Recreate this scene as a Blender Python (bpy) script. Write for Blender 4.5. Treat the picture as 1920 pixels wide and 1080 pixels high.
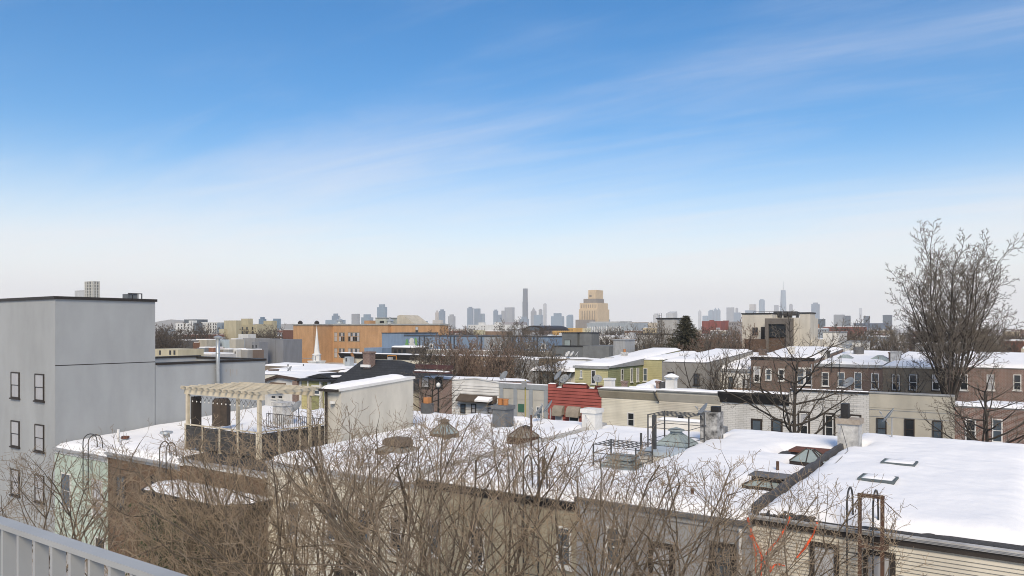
import bpy, math, random
from math import radians, sin, cos, pi, sqrt
from mathutils import Vector, noise

sc = bpy.context.scene
for _o in list(bpy.data.objects):
    bpy.data.objects.remove(_o)
C = sc.collection

# ------------------------------------------------------------------ camera
# The street grid is the world grid: x runs along the house rows, y across them.
TH = radians(34.87)
CAMZ, F, HZ, CX = 13.0, 1440.0, 615.0, 960.0
cd = bpy.data.cameras.new('camera')
cam = bpy.data.objects.new('camera', cd); C.objects.link(cam)
cam.location = (0, 0, CAMZ); cam.rotation_euler = (pi/2, 0, TH)
cd.sensor_width = 36.0; cd.lens = 36.0*F/1920; cd.shift_y = (HZ-540)/1920
cd.clip_start = 0.1; cd.clip_end = 40000
sc.camera = cam

# ------------------------------------------------------------------ world and sun
SUN_EL, SUN_AZ = radians(40), radians(146)      # azimuth clockwise from +y
w = bpy.data.worlds.new('World'); sc.world = w; w.use_nodes = True
nt = w.node_tree; N = nt.nodes; L = nt.links; N.clear()
def nd(t, **k):
    n = N.new(t)
    for a, v in k.items(): setattr(n, a, v)
    return n
def mth(op, a, b=None, clamp=False):
    n = nd('ShaderNodeMath', operation=op, use_clamp=clamp)
    for i, v in enumerate((a, b)):
        if v is None: continue
        if isinstance(v, (int, float)): n.inputs[i].default_value = v
        else: L.new(v, n.inputs[i])
    return n.outputs[0]
def mixc(f, a, b):
    n = nd('ShaderNodeMix', data_type='RGBA')
    if isinstance(f, (int, float)): n.inputs[0].default_value = f
    else: L.new(f, n.inputs[0])
    for i, v in ((6, a), (7, b)):
        if isinstance(v, tuple): n.inputs[i].default_value = v+(1,)
        else: L.new(v, n.inputs[i])
    return n.outputs[2]
sky = nd('ShaderNodeTexSky', sky_type='NISHITA', sun_disc=False, sun_elevation=SUN_EL, sun_rotation=SUN_AZ,
         altitude=20, air_density=1.0, dust_density=0.3, ozone_density=2.0)
hs = nd('ShaderNodeHueSaturation'); hs.inputs['Saturation'].default_value = SKY_SAT = 1.50
hs.inputs['Value'].default_value = 1.18
L.new(sky.outputs[0], hs.inputs['Color'])
tc = nd('ShaderNodeTexCoord'); sx = nd('ShaderNodeSeparateXYZ'); L.new(tc.outputs['Generated'], sx.inputs[0])
zc = mth('MAXIMUM', sx.outputs[2], 0.02)
# thin cirrus sheet: direction projected on a flat layer high above, streaked by the wind
cb = nd('ShaderNodeCombineXYZ'); zz = mth('ADD', zc, 0.06)
L.new(mth('DIVIDE', sx.outputs[0], zz), cb.inputs[0]); L.new(mth('DIVIDE', sx.outputs[1], zz), cb.inputs[1])
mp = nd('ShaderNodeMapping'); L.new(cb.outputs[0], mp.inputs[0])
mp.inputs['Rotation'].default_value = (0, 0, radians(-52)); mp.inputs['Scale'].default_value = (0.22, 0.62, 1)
mp.inputs['Location'].default_value = (8.74, -6.76, 0)  # offset searched so unseen cloud overhead whitens the light while the view stays blue
n1 = nd('ShaderNodeTexNoise'); n1.inputs['Scale'].default_value = 1.0; n1.inputs['Detail'].default_value = 7
n1.inputs['Roughness'].default_value = 0.52; n1.inputs['Distortion'].default_value = 0.7
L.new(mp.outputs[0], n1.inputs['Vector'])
mp2 = nd('ShaderNodeMapping'); L.new(cb.outputs[0], mp2.inputs[0]); mp2.inputs['Rotation'].default_value = (0, 0, radians(-38)); mp2.inputs['Scale'].default_value = (0.55, 2.3, 1)
n2 = nd('ShaderNodeTexNoise'); n2.inputs['Scale'].default_value = 1.0; n2.inputs['Detail'].default_value = 8; n2.inputs['Roughness'].default_value = 0.6; n2.inputs['Distortion'].default_value = 1.2
L.new(mp2.outputs[0], n2.inputs['Vector'])
both = mth('ADD', mth('MULTIPLY', n1.outputs[0], 0.72), mth('MULTIPLY', n2.outputs[0], 0.28))
mr = nd('ShaderNodeMapRange', interpolation_type='SMOOTHSTEP'); L.new(both, mr.inputs[0])
mr.inputs[1].default_value = 0.37; mr.inputs[2].default_value = 0.74; mr.inputs[3].default_value = 0.0; mr.inputs[4].default_value = 0.64
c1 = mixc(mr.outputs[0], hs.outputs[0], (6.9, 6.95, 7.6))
# milky air low down, the same all round
m2 = nd('ShaderNodeMapRange', interpolation_type='SMOOTHERSTEP'); L.new(sx.outputs[2], m2.inputs[0])
m2.inputs[1].default_value = -0.02; m2.inputs[2].default_value = 0.26; m2.inputs[3].default_value = 0.97; m2.inputs[4].default_value = 0.0
c2 = mixc(m2.outputs[0], c1, (8.5, 8.35, 8.15))
bg = nd('ShaderNodeBackground'); bg.inputs[1].default_value = 0.10; L.new(c2, bg.inputs[0])
wo = nd('ShaderNodeOutputWorld'); L.new(bg.outputs[0], wo.inputs[0])

sl = bpy.data.lights.new('sun', 'SUN'); sl.energy = 3.0; sl.angle = radians(24); sl.color = (1.0, 0.84, 0.62)
so = bpy.data.objects.new('sun', sl); C.objects.link(so); so.location = (0, -30, 60)
_sd = Vector((sin(SUN_AZ)*cos(SUN_EL), cos(SUN_AZ)*cos(SUN_EL), sin(SUN_EL)))
so.rotation_euler = _sd.to_track_quat('Z', 'Y').to_euler()

vs = sc.view_settings
vs.view_transform = 'Standard'; vs.look = 'None'; vs.exposure = 0.30; vs.gamma = 1.0; vs.use_curve_mapping = False
sc.render.engine = 'CYCLES'
sc.cycles.filter_width = 1.0
sc.cycles.max_bounces = 5; sc.cycles.diffuse_bounces = 3; sc.cycles.glossy_bounces = 2
sc.cycles.transparent_max_bounces = 6; sc.cycles.volume_bounces = 2

# ------------------------------------------------------------------ pixel of the photograph <-> place on the grid
S_, C_ = sin(TH), cos(TH)
def ray(px, py):
    k = (px-CX)/F
    return (-S_+k*C_, C_+k*S_, (HZ-py)/F)
def onY(px, py, Y):
    d = ray(px, py); t = Y/d[1]; return t*d[0], CAMZ+t*d[2]
def onX(px, py, X):
    d = ray(px, py); t = X/d[0]; return t*d[1], CAMZ+t*d[2]
def onZ(px, py, Z):
    d = ray(px, py); t = (Z-CAMZ)/d[2]; return t*d[0], t*d[1]
def atD(px, py, D):
    d = ray(px, py); return Vector((d[0]*D, d[1]*D, CAMZ+d[2]*D))

# ------------------------------------------------------------------ materials
MATS = {}
def mat(name, c, c2=None, scale=1.5, rough=0.85, bump=0.0, bscale=None, kind='noise', stretch=(1, 1, 1), spec=0.3, metal=0.0, amt=1.0, **kw):
    if name in MATS: return MATS[name]
    m = bpy.data.materials.new(name); m.use_nodes = True
    t = m.node_tree; n = t.nodes; l = t.links
    b = n['Principled BSDF']; b.inputs['Roughness'].default_value = rough
    b.inputs['Specular IOR Level'].default_value = spec; b.inputs['Metallic'].default_value = metal
    if c2 is None: c2 = tuple(v*0.8 for v in c)
    g = n.new('ShaderNodeNewGeometry')
    mpn = n.new('ShaderNodeMapping'); mpn.inputs['Scale'].default_value = stretch; l.new(g.outputs['Position'], mpn.inputs[0])
    no = n.new('ShaderNodeTexNoise'); no.inputs['Scale'].default_value = scale; no.inputs['Detail'].default_value = 6
    no.inputs['Roughness'].default_value = 0.65; l.new(mpn.outputs[0], no.inputs['Vector'])
    r = n.new('ShaderNodeMapRange'); l.new(no.outputs[0], r.inputs[0]); r.inputs[1].default_value = 0.36; r.inputs[2].default_value = 0.68
    mx = n.new('ShaderNodeMix'); mx.data_type = 'RGBA'; mx.inputs[6].default_value = c+(1,); mx.inputs[7].default_value = c2+(1,)
    l.new(r.outputs[0], mx.inputs[0]); out = mx.outputs[2]
    if kind in ('brick', 'panes', 'ribs', 'boards'):
        s = n.new('ShaderNodeSeparateXYZ'); l.new(g.outputs['Position'], s.inputs[0])
        ad = n.new('ShaderNodeMath'); ad.operation = 'ADD'; l.new(s.outputs[0], ad.inputs[0]); l.new(s.outputs[1], ad.inputs[1])
        cbn = n.new('ShaderNodeCombineXYZ'); l.new(ad.outputs[0], cbn.inputs[0]); l.new(s.outputs[2], cbn.inputs[1])
        br = n.new('ShaderNodeTexBrick'); l.new(cbn.outputs[0], br.inputs['Vector'])
        bw, bh, mo, mc = kw.get('bw', 0.22), kw.get('bh', 0.075), kw.get('mortar', 0.012), kw.get('mc', (0.4, 0.38, 0.35))
        br.inputs['Scale'].default_value = 1.0; br.inputs['Brick Width'].default_value = bw; br.inputs['Row Height'].default_value = bh
        br.inputs['Mortar Size'].default_value = mo; br.inputs['Mortar Smooth'].default_value = 0.2
        br.offset = kw.get('offset', 0.5)
        l.new(out, br.inputs['Color1'])
        dk = n.new('ShaderNodeMix'); dk.data_type = 'RGBA'; dk.blend_type = 'MULTIPLY'; dk.inputs[0].default_value = 1
        v = kw.get('vary', 0.78); l.new(out, dk.inputs[6]); dk.inputs[7].default_value = (v, v, v, 1)
        l.new(dk.outputs[2], br.inputs['Color2']); br.inputs['Mortar'].default_value = mc+(1,)
        out = br.outputs['Color']
    if amt:      # weathering: rain streaks and soft blotches
        m3 = n.new('ShaderNodeMapping'); m3.inputs['Scale'].default_value = (1.0, 1.0, 0.22); l.new(g.outputs['Position'], m3.inputs[0])
        n3 = n.new('ShaderNodeTexNoise'); n3.inputs['Scale'].default_value = 0.9; n3.inputs['Detail'].default_value = 5; l.new(m3.outputs[0], n3.inputs['Vector'])
        r3 = n.new('ShaderNodeMapRange'); l.new(n3.outputs[0], r3.inputs[0]); r3.inputs[1].default_value = 0.30; r3.inputs[2].default_value = 0.62; r3.inputs[3].default_value = 1-0.15*amt; r3.inputs[4].default_value = 1.03
        x3 = n.new('ShaderNodeVectorMath'); x3.operation = 'SCALE'; l.new(out, x3.inputs[0]); l.new(r3.outputs[0], x3.inputs['Scale']); out = x3.outputs[0]
    l.new(out, b.inputs['Base Color'])
    if bump:
        bn = n.new('ShaderNodeTexNoise'); bn.inputs['Scale'].default_value = bscale or scale*8; bn.inputs['Detail'].default_value = 4
        l.new(mpn.outputs[0], bn.inputs['Vector'])
        bp = n.new('ShaderNodeBump'); bp.inputs['Strength'].default_value = bump; bp.inputs['Distance'].default_value = kw.get('bdist', 0.03)
        l.new(bn.outputs[0], bp.inputs['Height']); l.new(bp.outputs[0], b.inputs['Normal'])
    MATS[name] = m
    return m
def glass(name, c, rough=0.08, spec=0.6):
    return mat(name, c, tuple(v*0.55 for v in c), scale=0.7, rough=rough, spec=spec, amt=0)

SNOW = mat('snow', (0.86, 0.865, 0.87), (0.81, 0.82, 0.835), scale=0.6, rough=0.75, bump=0.35, bscale=2.2, bdist=0.10, spec=0.2, amt=0)
TAR = mat('roof_tar', (0.035, 0.036, 0.038), (0.07, 0.07, 0.072), scale=1.2, bump=0.3)
TARG = mat('grey_tar', (0.10, 0.10, 0.105), (0.19, 0.19, 0.19), scale=1.6, bump=0.3)
GSTUC = mat('grey_stucco', (0.355, 0.372, 0.38), (0.315, 0.33, 0.338), scale=0.35, bump=0.12, bscale=30, bdist=0.01, stretch=(1, 1, 0.6), amt=0.45)
CAPB = mat('cap_brown', (0.035, 0.03, 0.027), rough=0.5)
WHITE = mat('white_paint', (0.74, 0.74, 0.72), (0.64, 0.64, 0.62), scale=1.0, rough=0.55)
WPEEL = mat('white_peeling', (0.62, 0.62, 0.60), (0.34, 0.34, 0.335), scale=3.0, rough=0.85, bump=0.4)
CREAMC = mat('cream_render', (0.68, 0.66, 0.61), (0.60, 0.58, 0.53), scale=2.0, bump=0.3)
BEIGES = mat('beige_siding', (0.60, 0.565, 0.485), (0.52, 0.49, 0.42), scale=0.8, stretch=(0.4, 1, 2))
CREAMS = mat('cream_siding', (0.70, 0.67, 0.57), (0.61, 0.585, 0.49), scale=0.8, stretch=(0.4, 1, 2))
OLIVEST = mat('olive_stucco', (0.42, 0.39, 0.30), (0.35, 0.325, 0.25), scale=0.7)
GREYW = mat('grey_wall', (0.37, 0.38, 0.39), (0.30, 0.31, 0.32), scale=0.7)
MINT = mat('mint_siding', (0.46, 0.54, 0.475), (0.39, 0.465, 0.405), scale=0.7)
BROWNS = mat('brown_siding', (0.145, 0.095, 0.062), (0.11, 0.072, 0.048), scale=1.2)
REDS = mat('red_siding', (0.37, 0.105, 0.088), (0.30, 0.082, 0.07), scale=0.8)
WSID = mat('white_siding', (0.70, 0.70, 0.68), (0.60, 0.60, 0.58), scale=0.7)
TANC = mat('tan_cornice', (0.46, 0.41, 0.31), (0.40, 0.36, 0.27), scale=0.8)
BLK = mat('black_paint', (0.020, 0.020, 0.022), (0.035, 0.034, 0.034), scale=2, rough=0.6)
DARKF = mat('dark_frame', (0.045, 0.038, 0.034), rough=0.6)
GREYF = mat('grey_metal', (0.36, 0.37, 0.38), (0.28, 0.29, 0.30), scale=3, rough=0.5)
STEEL = mat('galvanised', (0.52, 0.55, 0.56), (0.42, 0.45, 0.46), scale=3, rough=0.38, metal=0.55)
DSTEEL = mat('dark_steel', (0.075, 0.078, 0.08), (0.05, 0.05, 0.052), scale=5, rough=0.6)
RUST = mat('rust', (0.115, 0.065, 0.045), (0.065, 0.045, 0.037), scale=5, rough=0.85)
RUSTR = mat('rust_red', (0.17, 0.065, 0.04), (0.10, 0.05, 0.035), scale=4, rough=0.8)
TERRA = mat('terracotta', (0.48, 0.22, 0.09), (0.40, 0.18, 0.075), scale=4)
RBRICK = mat('red_brick', (0.20, 0.085, 0.058), (0.155, 0.07, 0.052), scale=1.5, kind='brick')
BBRICK = mat('brown_brick', (0.135, 0.075, 0.056), (0.21, 0.145, 0.115), scale=2.2, kind='brick', mc=(0.22, 0.19, 0.17))
OBRICK = mat('olive_brick', (0.23, 0.19, 0.135), (0.19, 0.155, 0.11), scale=0.9, kind='brick', mc=(0.25, 0.22, 0.18))
WBRICK = mat('white_brick', (0.66, 0.66, 0.645), (0.57, 0.57, 0.55), scale=1.0, kind='brick', bw=0.42, bh=0.14, mortar=0.013, mc=(0.38, 0.38, 0.37), vary=0.94)
SBRICK = mat('school_brick', (0.50, 0.305, 0.165), (0.43, 0.26, 0.14), scale=0.3, kind='brick', bw=0.5, bh=0.2, mortar=0.02, mc=(0.46, 0.27, 0.13), vary=0.9)
BLUEW = mat('blue_wall', (0.21, 0.285, 0.385), (0.17, 0.235, 0.33), scale=0.12)
SLATE = mat('dark_shingle', (0.046, 0.05, 0.056), (0.034, 0.037, 0.042), scale=1.0, kind='brick', bw=0.5, bh=0.22, mortar=0.02, mc=(0.025, 0.027, 0.03), vary=0.8)
PERG = mat('pale_timber', (0.64, 0.58, 0.455), (0.54, 0.48, 0.37), scale=3, rough=0.8)
AWN = mat('taupe_awning', (0.33, 0.29, 0.235), (0.26, 0.23, 0.19), scale=3)
GL_D = glass('glass_dark', (0.035, 0.04, 0.045))
GL_B = glass('glass_blue', (0.10, 0.13, 0.16))
GL_G = mat('glass_frosted', (0.32, 0.38, 0.38), (0.24, 0.29, 0.29), scale=1.2, rough=0.3)
BLIND = mat('blind', (0.44, 0.45, 0.47), (0.38, 0.39, 0.41), scale=4, rough=0.35, spec=0.5, stretch=(6, 6, 0.2))
DISHM = mat('dish_grey', (0.27, 0.29, 0.305), (0.21, 0.225, 0.235), scale=3, rough=0.5)
RAILM = mat('rail_paint', (0.40, 0.41, 0.41), (0.36, 0.37, 0.37), scale=4, rough=0.45)
TAPE = mat('orange_tape', (0.85, 0.12, 0.035), (0.75, 0.10, 0.03), scale=6, rough=0.5)
BARK = mat('bark', (0.15, 0.12, 0.09), (0.095, 0.077, 0.058), scale=4, bump=0.4, stretch=(1, 1, 0.3))
TWIG = mat('twig', (0.30, 0.24, 0.175), (0.20, 0.16, 0.118), scale=1.2)
TWIGT = mat('twig_tan', (0.38, 0.295, 0.20), (0.235, 0.18, 0.125), scale=1.2)
TWIGG = mat('twig_grey', (0.185, 0.158, 0.128), (0.125, 0.108, 0.09), scale=1.2)
TWIGR = mat('twig_red', (0.235, 0.165, 0.125), (0.165, 0.12, 0.094), scale=1.2)
NEEDLE = mat('needles', (0.066, 0.064, 0.042), (0.04, 0.04, 0.028), scale=1.0)
IVY = mat('ivy', (0.04, 0.06, 0.028), (0.026, 0.04, 0.02), scale=2.0)

# ------------------------------------------------------------------ mesh building
class MB:
    def __init__(s): s.v = []; s.f = []
    def quad(s, *p):
        i = len(s.v); s.v += [tuple(q) for q in p]; s.f.append(tuple(range(i, i+len(p)))); return s
    def hexa(s, p):          # 4 bottom, 4 top corners
        i = len(s.v); s.v += [tuple(q) for q in p]
        s.f += [tuple(i+k for k in q) for q in ((3, 2, 1, 0), (4, 5, 6, 7), (0, 1, 5, 4), (1, 2, 6, 5), (2, 3, 7, 6), (3, 0, 4, 7))]; return s
    def box(s, x0, y0, z0, x1, y1, z1):
        x0, x1 = min(x0, x1), max(x0, x1); y0, y1 = min(y0, y1), max(y0, y1); z0, z1 = min(z0, z1), max(z0, z1)
        return s.hexa([(x0, y0, z0), (x1, y0, z0), (x1, y1, z0), (x0, y1, z0), (x0, y0, z1), (x1, y0, z1), (x1, y1, z1), (x0, y1, z1)])
    def slope(s, x0, y0, z0, x1, y1, zf, zr):   # box whose top runs from zf at y0 to zr at y1
        return s.hexa([(x0, y0, z0), (x1, y0, z0), (x1, y1, z0), (x0, y1, z0), (x0, y0, zf), (x1, y0, zf), (x1, y1, zr), (x0, y1, zr)])
    def prism(s, poly, y0, y1):                 # polygon in x,z pushed along y
        n = len(poly); i = len(s.v)
        s.v += [(a, y0, b) for a, b in poly]+[(a, y1, b) for a, b in poly]
        s.f.append(tuple(range(i, i+n))); s.f.append(tuple(range(i+2*n-1, i+n-1, -1)))
        for k in range(n): s.f.append((i+k, i+n+k, i+n+(k+1) % n, i+(k+1) % n))
        return s
    def prismx(s, poly, x0, x1):                # polygon in y,z pushed along x
        n = len(poly); i = len(s.v)
        s.v += [(x0, a, b) for a, b in poly]+[(x1, a, b) for a, b in poly]
        s.f.append(tuple(range(i+n-1, i-1, -1))); s.f.append(tuple(range(i+n, i+2*n)))
        for k in range(n): s.f.append((i+k, i+(k+1) % n, i+n+(k+1) % n, i+n+k))
        return s
    def tube(s, pts, rad, n=6, cap=True):
        pts = [Vector(p) for p in pts]
        if isinstance(rad, (int, float)): rad = [rad]*len(pts)
        i0 = len(s.v); u = None
        for k, p in enumerate(pts):
            d = (pts[min(k+1, len(pts)-1)]-pts[max(k-1, 0)])
            if d.length < 1e-9: d = Vector((0, 0, 1))
            d.normalize()
            if u is None:
                u = d.cross(Vector((0.31, 0.17, 0.93)))
                if u.length < 0.05: u = d.cross(Vector((1, 0, 0)))
            u = (u-d*u.dot(d)).normalized(); v = d.cross(u); r = rad[k]
            for j in range(n):
                a = 2*pi*j/n; q = p+u*(r*cos(a))+v*(r*sin(a)); s.v.append((q.x, q.y, q.z))
        for k in range(len(pts)-1):
            for j in range(n):
                a = i0+k*n+j; b = i0+k*n+(j+1) % n; s.f.append((a, b, b+n, a+n))
        if cap:
            s.f.append(tuple(range(i0+n-1, i0-1, -1))); e = i0+(len(pts)-1)*n; s.f.append(tuple(range(e, e+n)))
        return s
    def lathe(s, prof, c, n=16):                # (r,z) profile turned about z at c
        i0 = len(s.v)
        for r, z in prof:
            for j in range(n):
                a = 2*pi*j/n; s.v.append((c[0]+r*cos(a), c[1]+r*sin(a), c[2]+z))
        for k in range(len(prof)-1):
            for j in range(n):
                a = i0+k*n+j; b = i0+k*n+(j+1) % n; s.f.append((a, b, b+n, a+n))
        return s
    def mesh(s, name, m, smooth=False, org=(0, 0, 0)):
        me = bpy.data.meshes.new(name)
        ox, oy, oz = org
        me.from_pydata([(x-ox, y-oy, z-oz) for x, y, z in s.v], [], s.f)
        if smooth: me.polygons.foreach_set('use_smooth', [True]*len(me.polygons))
        me.materials.append(m); me.update(); return me
    def build(s, name, m, parent=None, smooth=False, stuff=False, label=None):
        r = parent
        while r is not None and r.parent is not None: r = r.parent
        org = r.location if r is not None else (0, 0, 0)
        o = bpy.data.objects.new(name, s.mesh(name, m, smooth, org)); C.objects.link(o)
        o.parent = parent
        if stuff: o['kind'] = 'stuff'
        if label: o['label'] = label
        return o
LABELS = {}
def tag(o, label, cat, group=None):
    o['label'] = label; o['category'] = cat
    if group: o['group'] = group
    return o
def thing(name, label, cat, loc, group=None):
    o = bpy.data.objects.new(name, None); C.objects.link(o); o.location = loc; o.empty_display_size = 0.2
    return tag(o, label, cat, group)
def solo(name, mb, m, label, cat, loc, smooth=False, group=None):     # a thing that is a single mesh
    o = bpy.data.objects.new(name, mb.mesh(name, m, smooth, loc)); C.objects.link(o); o.location = loc
    return tag(o, label, cat, group)
def structure(name, mb, m):
    o = mb.build(name, m); o['kind'] = 'structure'; return o
def piece(name, me, loc, parent, rot=None):     # a repeat sharing mesh data, loc in world
    o = bpy.data.objects.new(name, me); C.objects.link(o); r = parent
    while r.parent is not None: r = r.parent
    o.parent = parent; o.location = Vector(loc)-r.location
    if rot: o.rotation_euler = rot
    return o
def copy_tree(o, parent=None):
    c = o.copy(); C.objects.link(c); c.parent = parent
    for ch in list(o.children): copy_tree(ch, c)
    return c
def nz(x, y, z=0.0): return noise.noise(Vector((x, y, z)))

# ------------------------------------------------------------------ building kit
def fmap(face):
    ax, P = face
    return (lambda u, n, z: (u, P-n, z)) if ax == 'y' else (lambda u, n, z: (P+n, u, z))
def fbox(mb, face, u0, n0, z0, u1, n1, z1):
    f = fmap(face); a = f(u0, n0, z0); b = f(u1, n1, z1); mb.box(*a, *b)
def window(parent, face, u, z, wd, h, fr=WHITE, gl=GL_D, fw=0.07, sash=True, sill=True, outer=None, ow=0.10, blind=0.0):
    """u,z lower left corner of the opening; frame, two sashes, sill"""
    if gl is GL_D:
        k_ = (int(abs(u)*37)+int(z*11)) % 7
        if k_ == 0: blind = 1.0
        elif k_ in (1, 4): gl = GL_B
        elif k_ == 5: blind = 2.0
    m = MB()
    for a in ((u, z, u+fw, z+h), (u+wd-fw, z, u+wd, z+h), (u+fw, z+h-fw, u+wd-fw, z+h), (u+fw, z, u+wd-fw, z+fw)):
        fbox(m, face, a[0], 0.0, a[1], a[2], 0.075, a[3])
    wn = m.build('window', fr, parent)
    i0, i1, j0, j1 = u+fw, u+wd-fw, z+fw, z+h-fw
    if sash:
        zm = (j0+j1)/2
        p = MB(); fbox(p, face, i0, 0.005, zm+0.02, i1, 0.045, j1); p.build('pane', BLIND if blind > 0.5 else gl, wn)
        p = MB(); fbox(p, face, i0, 0.005, j0, i1, 0.028, zm-0.02); p.build('pane', BLIND if blind > 1.5 else gl, wn)
        p = MB(); fbox(p, face, i0, 0.005, zm-0.02, i1, 0.062, zm+0.02); p.build('meeting_rail', fr, wn)
    else:
        p = MB(); fbox(p, face, i0, 0.005, j0, i1, 0.035, j1); p.build('pane', gl, wn)
    if outer:
        m = MB()
        for a in ((u-ow, z-ow*0.3, u-0.003, z+h+ow), (u+wd+0.003, z-ow*0.3, u+wd+ow, z+h+ow), (u-0.003, z+h+0.003, u+wd+0.003, z+h+ow)):
            fbox(m, face, a[0], 0.0, a[1], a[2], 0.055, a[3])
        m.build('casing', outer, wn)
    if sill:
        m = MB(); fbox(m, face, u-0.08, 0.0, z-0.09, u+wd+0.08, 0.13, z-0.004); m.build('sill', outer or fr, wn)
    return wn
def pxwin(parent, face, px0, py0, px1, py1, **k):
    fn = onY if face[0] == 'y' else onX
    u0, z1 = fn(px0, py0, face[1]); u1, z0 = fn(px1, py1, face[1])
    u0, u1 = min(u0, u1), max(u0, u1)
    return window(parent, face, u0, min(z0, z1), u1-u0, abs(z1-z0), **k)
def snow(parent, x0, x1, y0, y1, zf, t=0.28, holes=(), res=0.3, seed=0, wob=0.18, name='snow', drift=0.10):
    """blanket of snow over a roof plane zf(x,y); thins out raggedly at edges and round holes (x0,y0,x1,y1,margin)"""
    nx = max(3, int((x1-x0)/res)); ny = max(3, int((y1-y0)/res)); mb = MB()
    for j in range(ny+1):
        for i in range(nx+1):
            x = x0+(x1-x0)*i/nx; y = y0+(y1-y0)*j/ny
            d = min(x-x0, x1-x, y-y0, y1-y)
            for h in holes:
                dx = max(h[0]-x, x-h[2], 0); dy = max(h[1]-y, y-h[3], 0)
                d = min(d, sqrt(dx*dx+dy*dy)-h[4]) if (dx or dy) else -0.3
            d += wob*(nz(x*1.7, y*1.7, seed)*0.8+nz(x*5, y*5, seed+9)*0.3)
            edge = (i in (0, nx)) or (j in (0, ny))
            if edge: d = min(d, 0)
            hgt = -0.03 if d <= 0 else t*(1-math.exp(-d/0.22))+drift*nz(x*0.5, y*0.5, seed+3)*min(1, d)+0.03*nz(x*2, y*2, seed)*min(1, d)
            mb.v.append((x, y, zf(x, y)+max(hgt, -0.03)))
    for j in range(ny):
        for i in range(nx):
            a = j*(nx+1)+i; mb.f.append((a, a+1, a+nx+2, a+nx+1))
    return mb.build(name, SNOW, parent, smooth=True)
def siding(parent, face, u0, u1, z0, z1, pitch, m, name='siding'):
    """lapped boards too fine to pick apart: one saw-tooth sheet"""
    mb = MB(); f = fmap(face); n = max(1, int(round((z1-z0)/pitch))); p = (z1-z0)/n
    for k in range(n):
        za, zb = z0+k*p, z0+(k+1)*p
        mb.quad(f(u0, 0.035, za), f(u1, 0.035, za), f(u1, 0.008, zb), f(u0, 0.008, zb))
        mb.quad(f(u0, 0.0, za), f(u1, 0.0, za), f(u1, 0.035, za), f(u0, 0.035, za))
    return mb.build(name, m, parent, stuff=True)
def boards(parent, face, u0, u1, z0, z1, pitch, m, gap=0.018):
    """each lapped board its own piece"""
    n = max(1, int(round((z1-z0)/pitch))); p = (z1-z0)/n; mb = MB()
    sgn = -1 if face[0] == 'y' else 1
    for q in range(1):
        if face[0] == 'y':
            mb.prismx([(0.0, 0.0), (-0.055, 0.0), (-0.012, p-gap), (0.0, p-gap)], 0, u1-u0)
        else:
            mb.prism([(0.0, 0.0), (0.055, 0.0), (0.012, p-gap), (0.0, p-gap)], 0, u1-u0)
    me = mb.mesh('siding_board', m)
    for k in range(n):
        loc = (u0, face[1]-0.001, z0+k*p) if face[0] == 'y' else (face[1]+0.001, u0, z0+k*p)
        piece('siding_board', me, loc, parent)
def house(name, label, cat, x0, x1, y0, y1, zf, zr, wall, group=None, roof=TAR, rt=0.10):
    r = thing(name, label, cat, ((x0+x1)/2, y0, 0), group)
    MB().slope(x0, y0, 0, x1, y1, zf-rt, zr-rt).build('wall', wall, r)
    rf = MB().hexa([(x0, y0+0.004, zf-rt+0.003), (x1, y0+0.004, zf-rt+0.003), (x1, y1+0.02, zr-rt+0.003), (x0, y1+0.02, zr-rt+0.003),
                    (x0, y0+0.004, zf), (x1, y0+0.004, zf), (x1, y1+0.02, zr), (x0, y1+0.02, zr)]).build('roof', roof, r)
    s = (zr-zf)/(y1-y0)
    return r, rf, (lambda x, y: zf+(y-y0)*s)
def roofpt(px, py, zf, zr, y0, y1, dz=0.0):
    s = (zr-zf)/(y1-y0); d = ray(px, py); t = (zf+dz-s*y0-CAMZ)/(d[2]-s*d[1]); return Vector((t*d[0], t*d[1], CAMZ+t*d[2]))
def chimney(parent, x, y, z0, z1, wx, wy, m, cap=True, pots=0, potm=TERRA, capm=None, poth=0.35):
    mb = MB().box(x-wx/2, y-wy/2, z0, x+wx/2, y+wy/2, z1-0.22)
    c = mb.build('chimney', m, parent)
    e = 0.07 if cap else 0.0
    MB().box(x-wx/2-e, y-wy/2-e, z1-0.218, x+wx/2+e, y+wy/2+e, z1).build('chimney_cap', capm or m, c)
    for k in range(pots):
        px = x+(k-(pots-1)/2)*wx*0.42
        MB().lathe([(0.001, 0), (0.15, 0), (0.15, poth*0.85), (0.175, poth*0.87), (0.175, poth), (0.11, poth), (0.11, poth-0.1), (0.001, poth-0.1)], (px, y, z1+0.002), 12).build('chimney_pot', potm, c, smooth=False)
    return c
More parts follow.
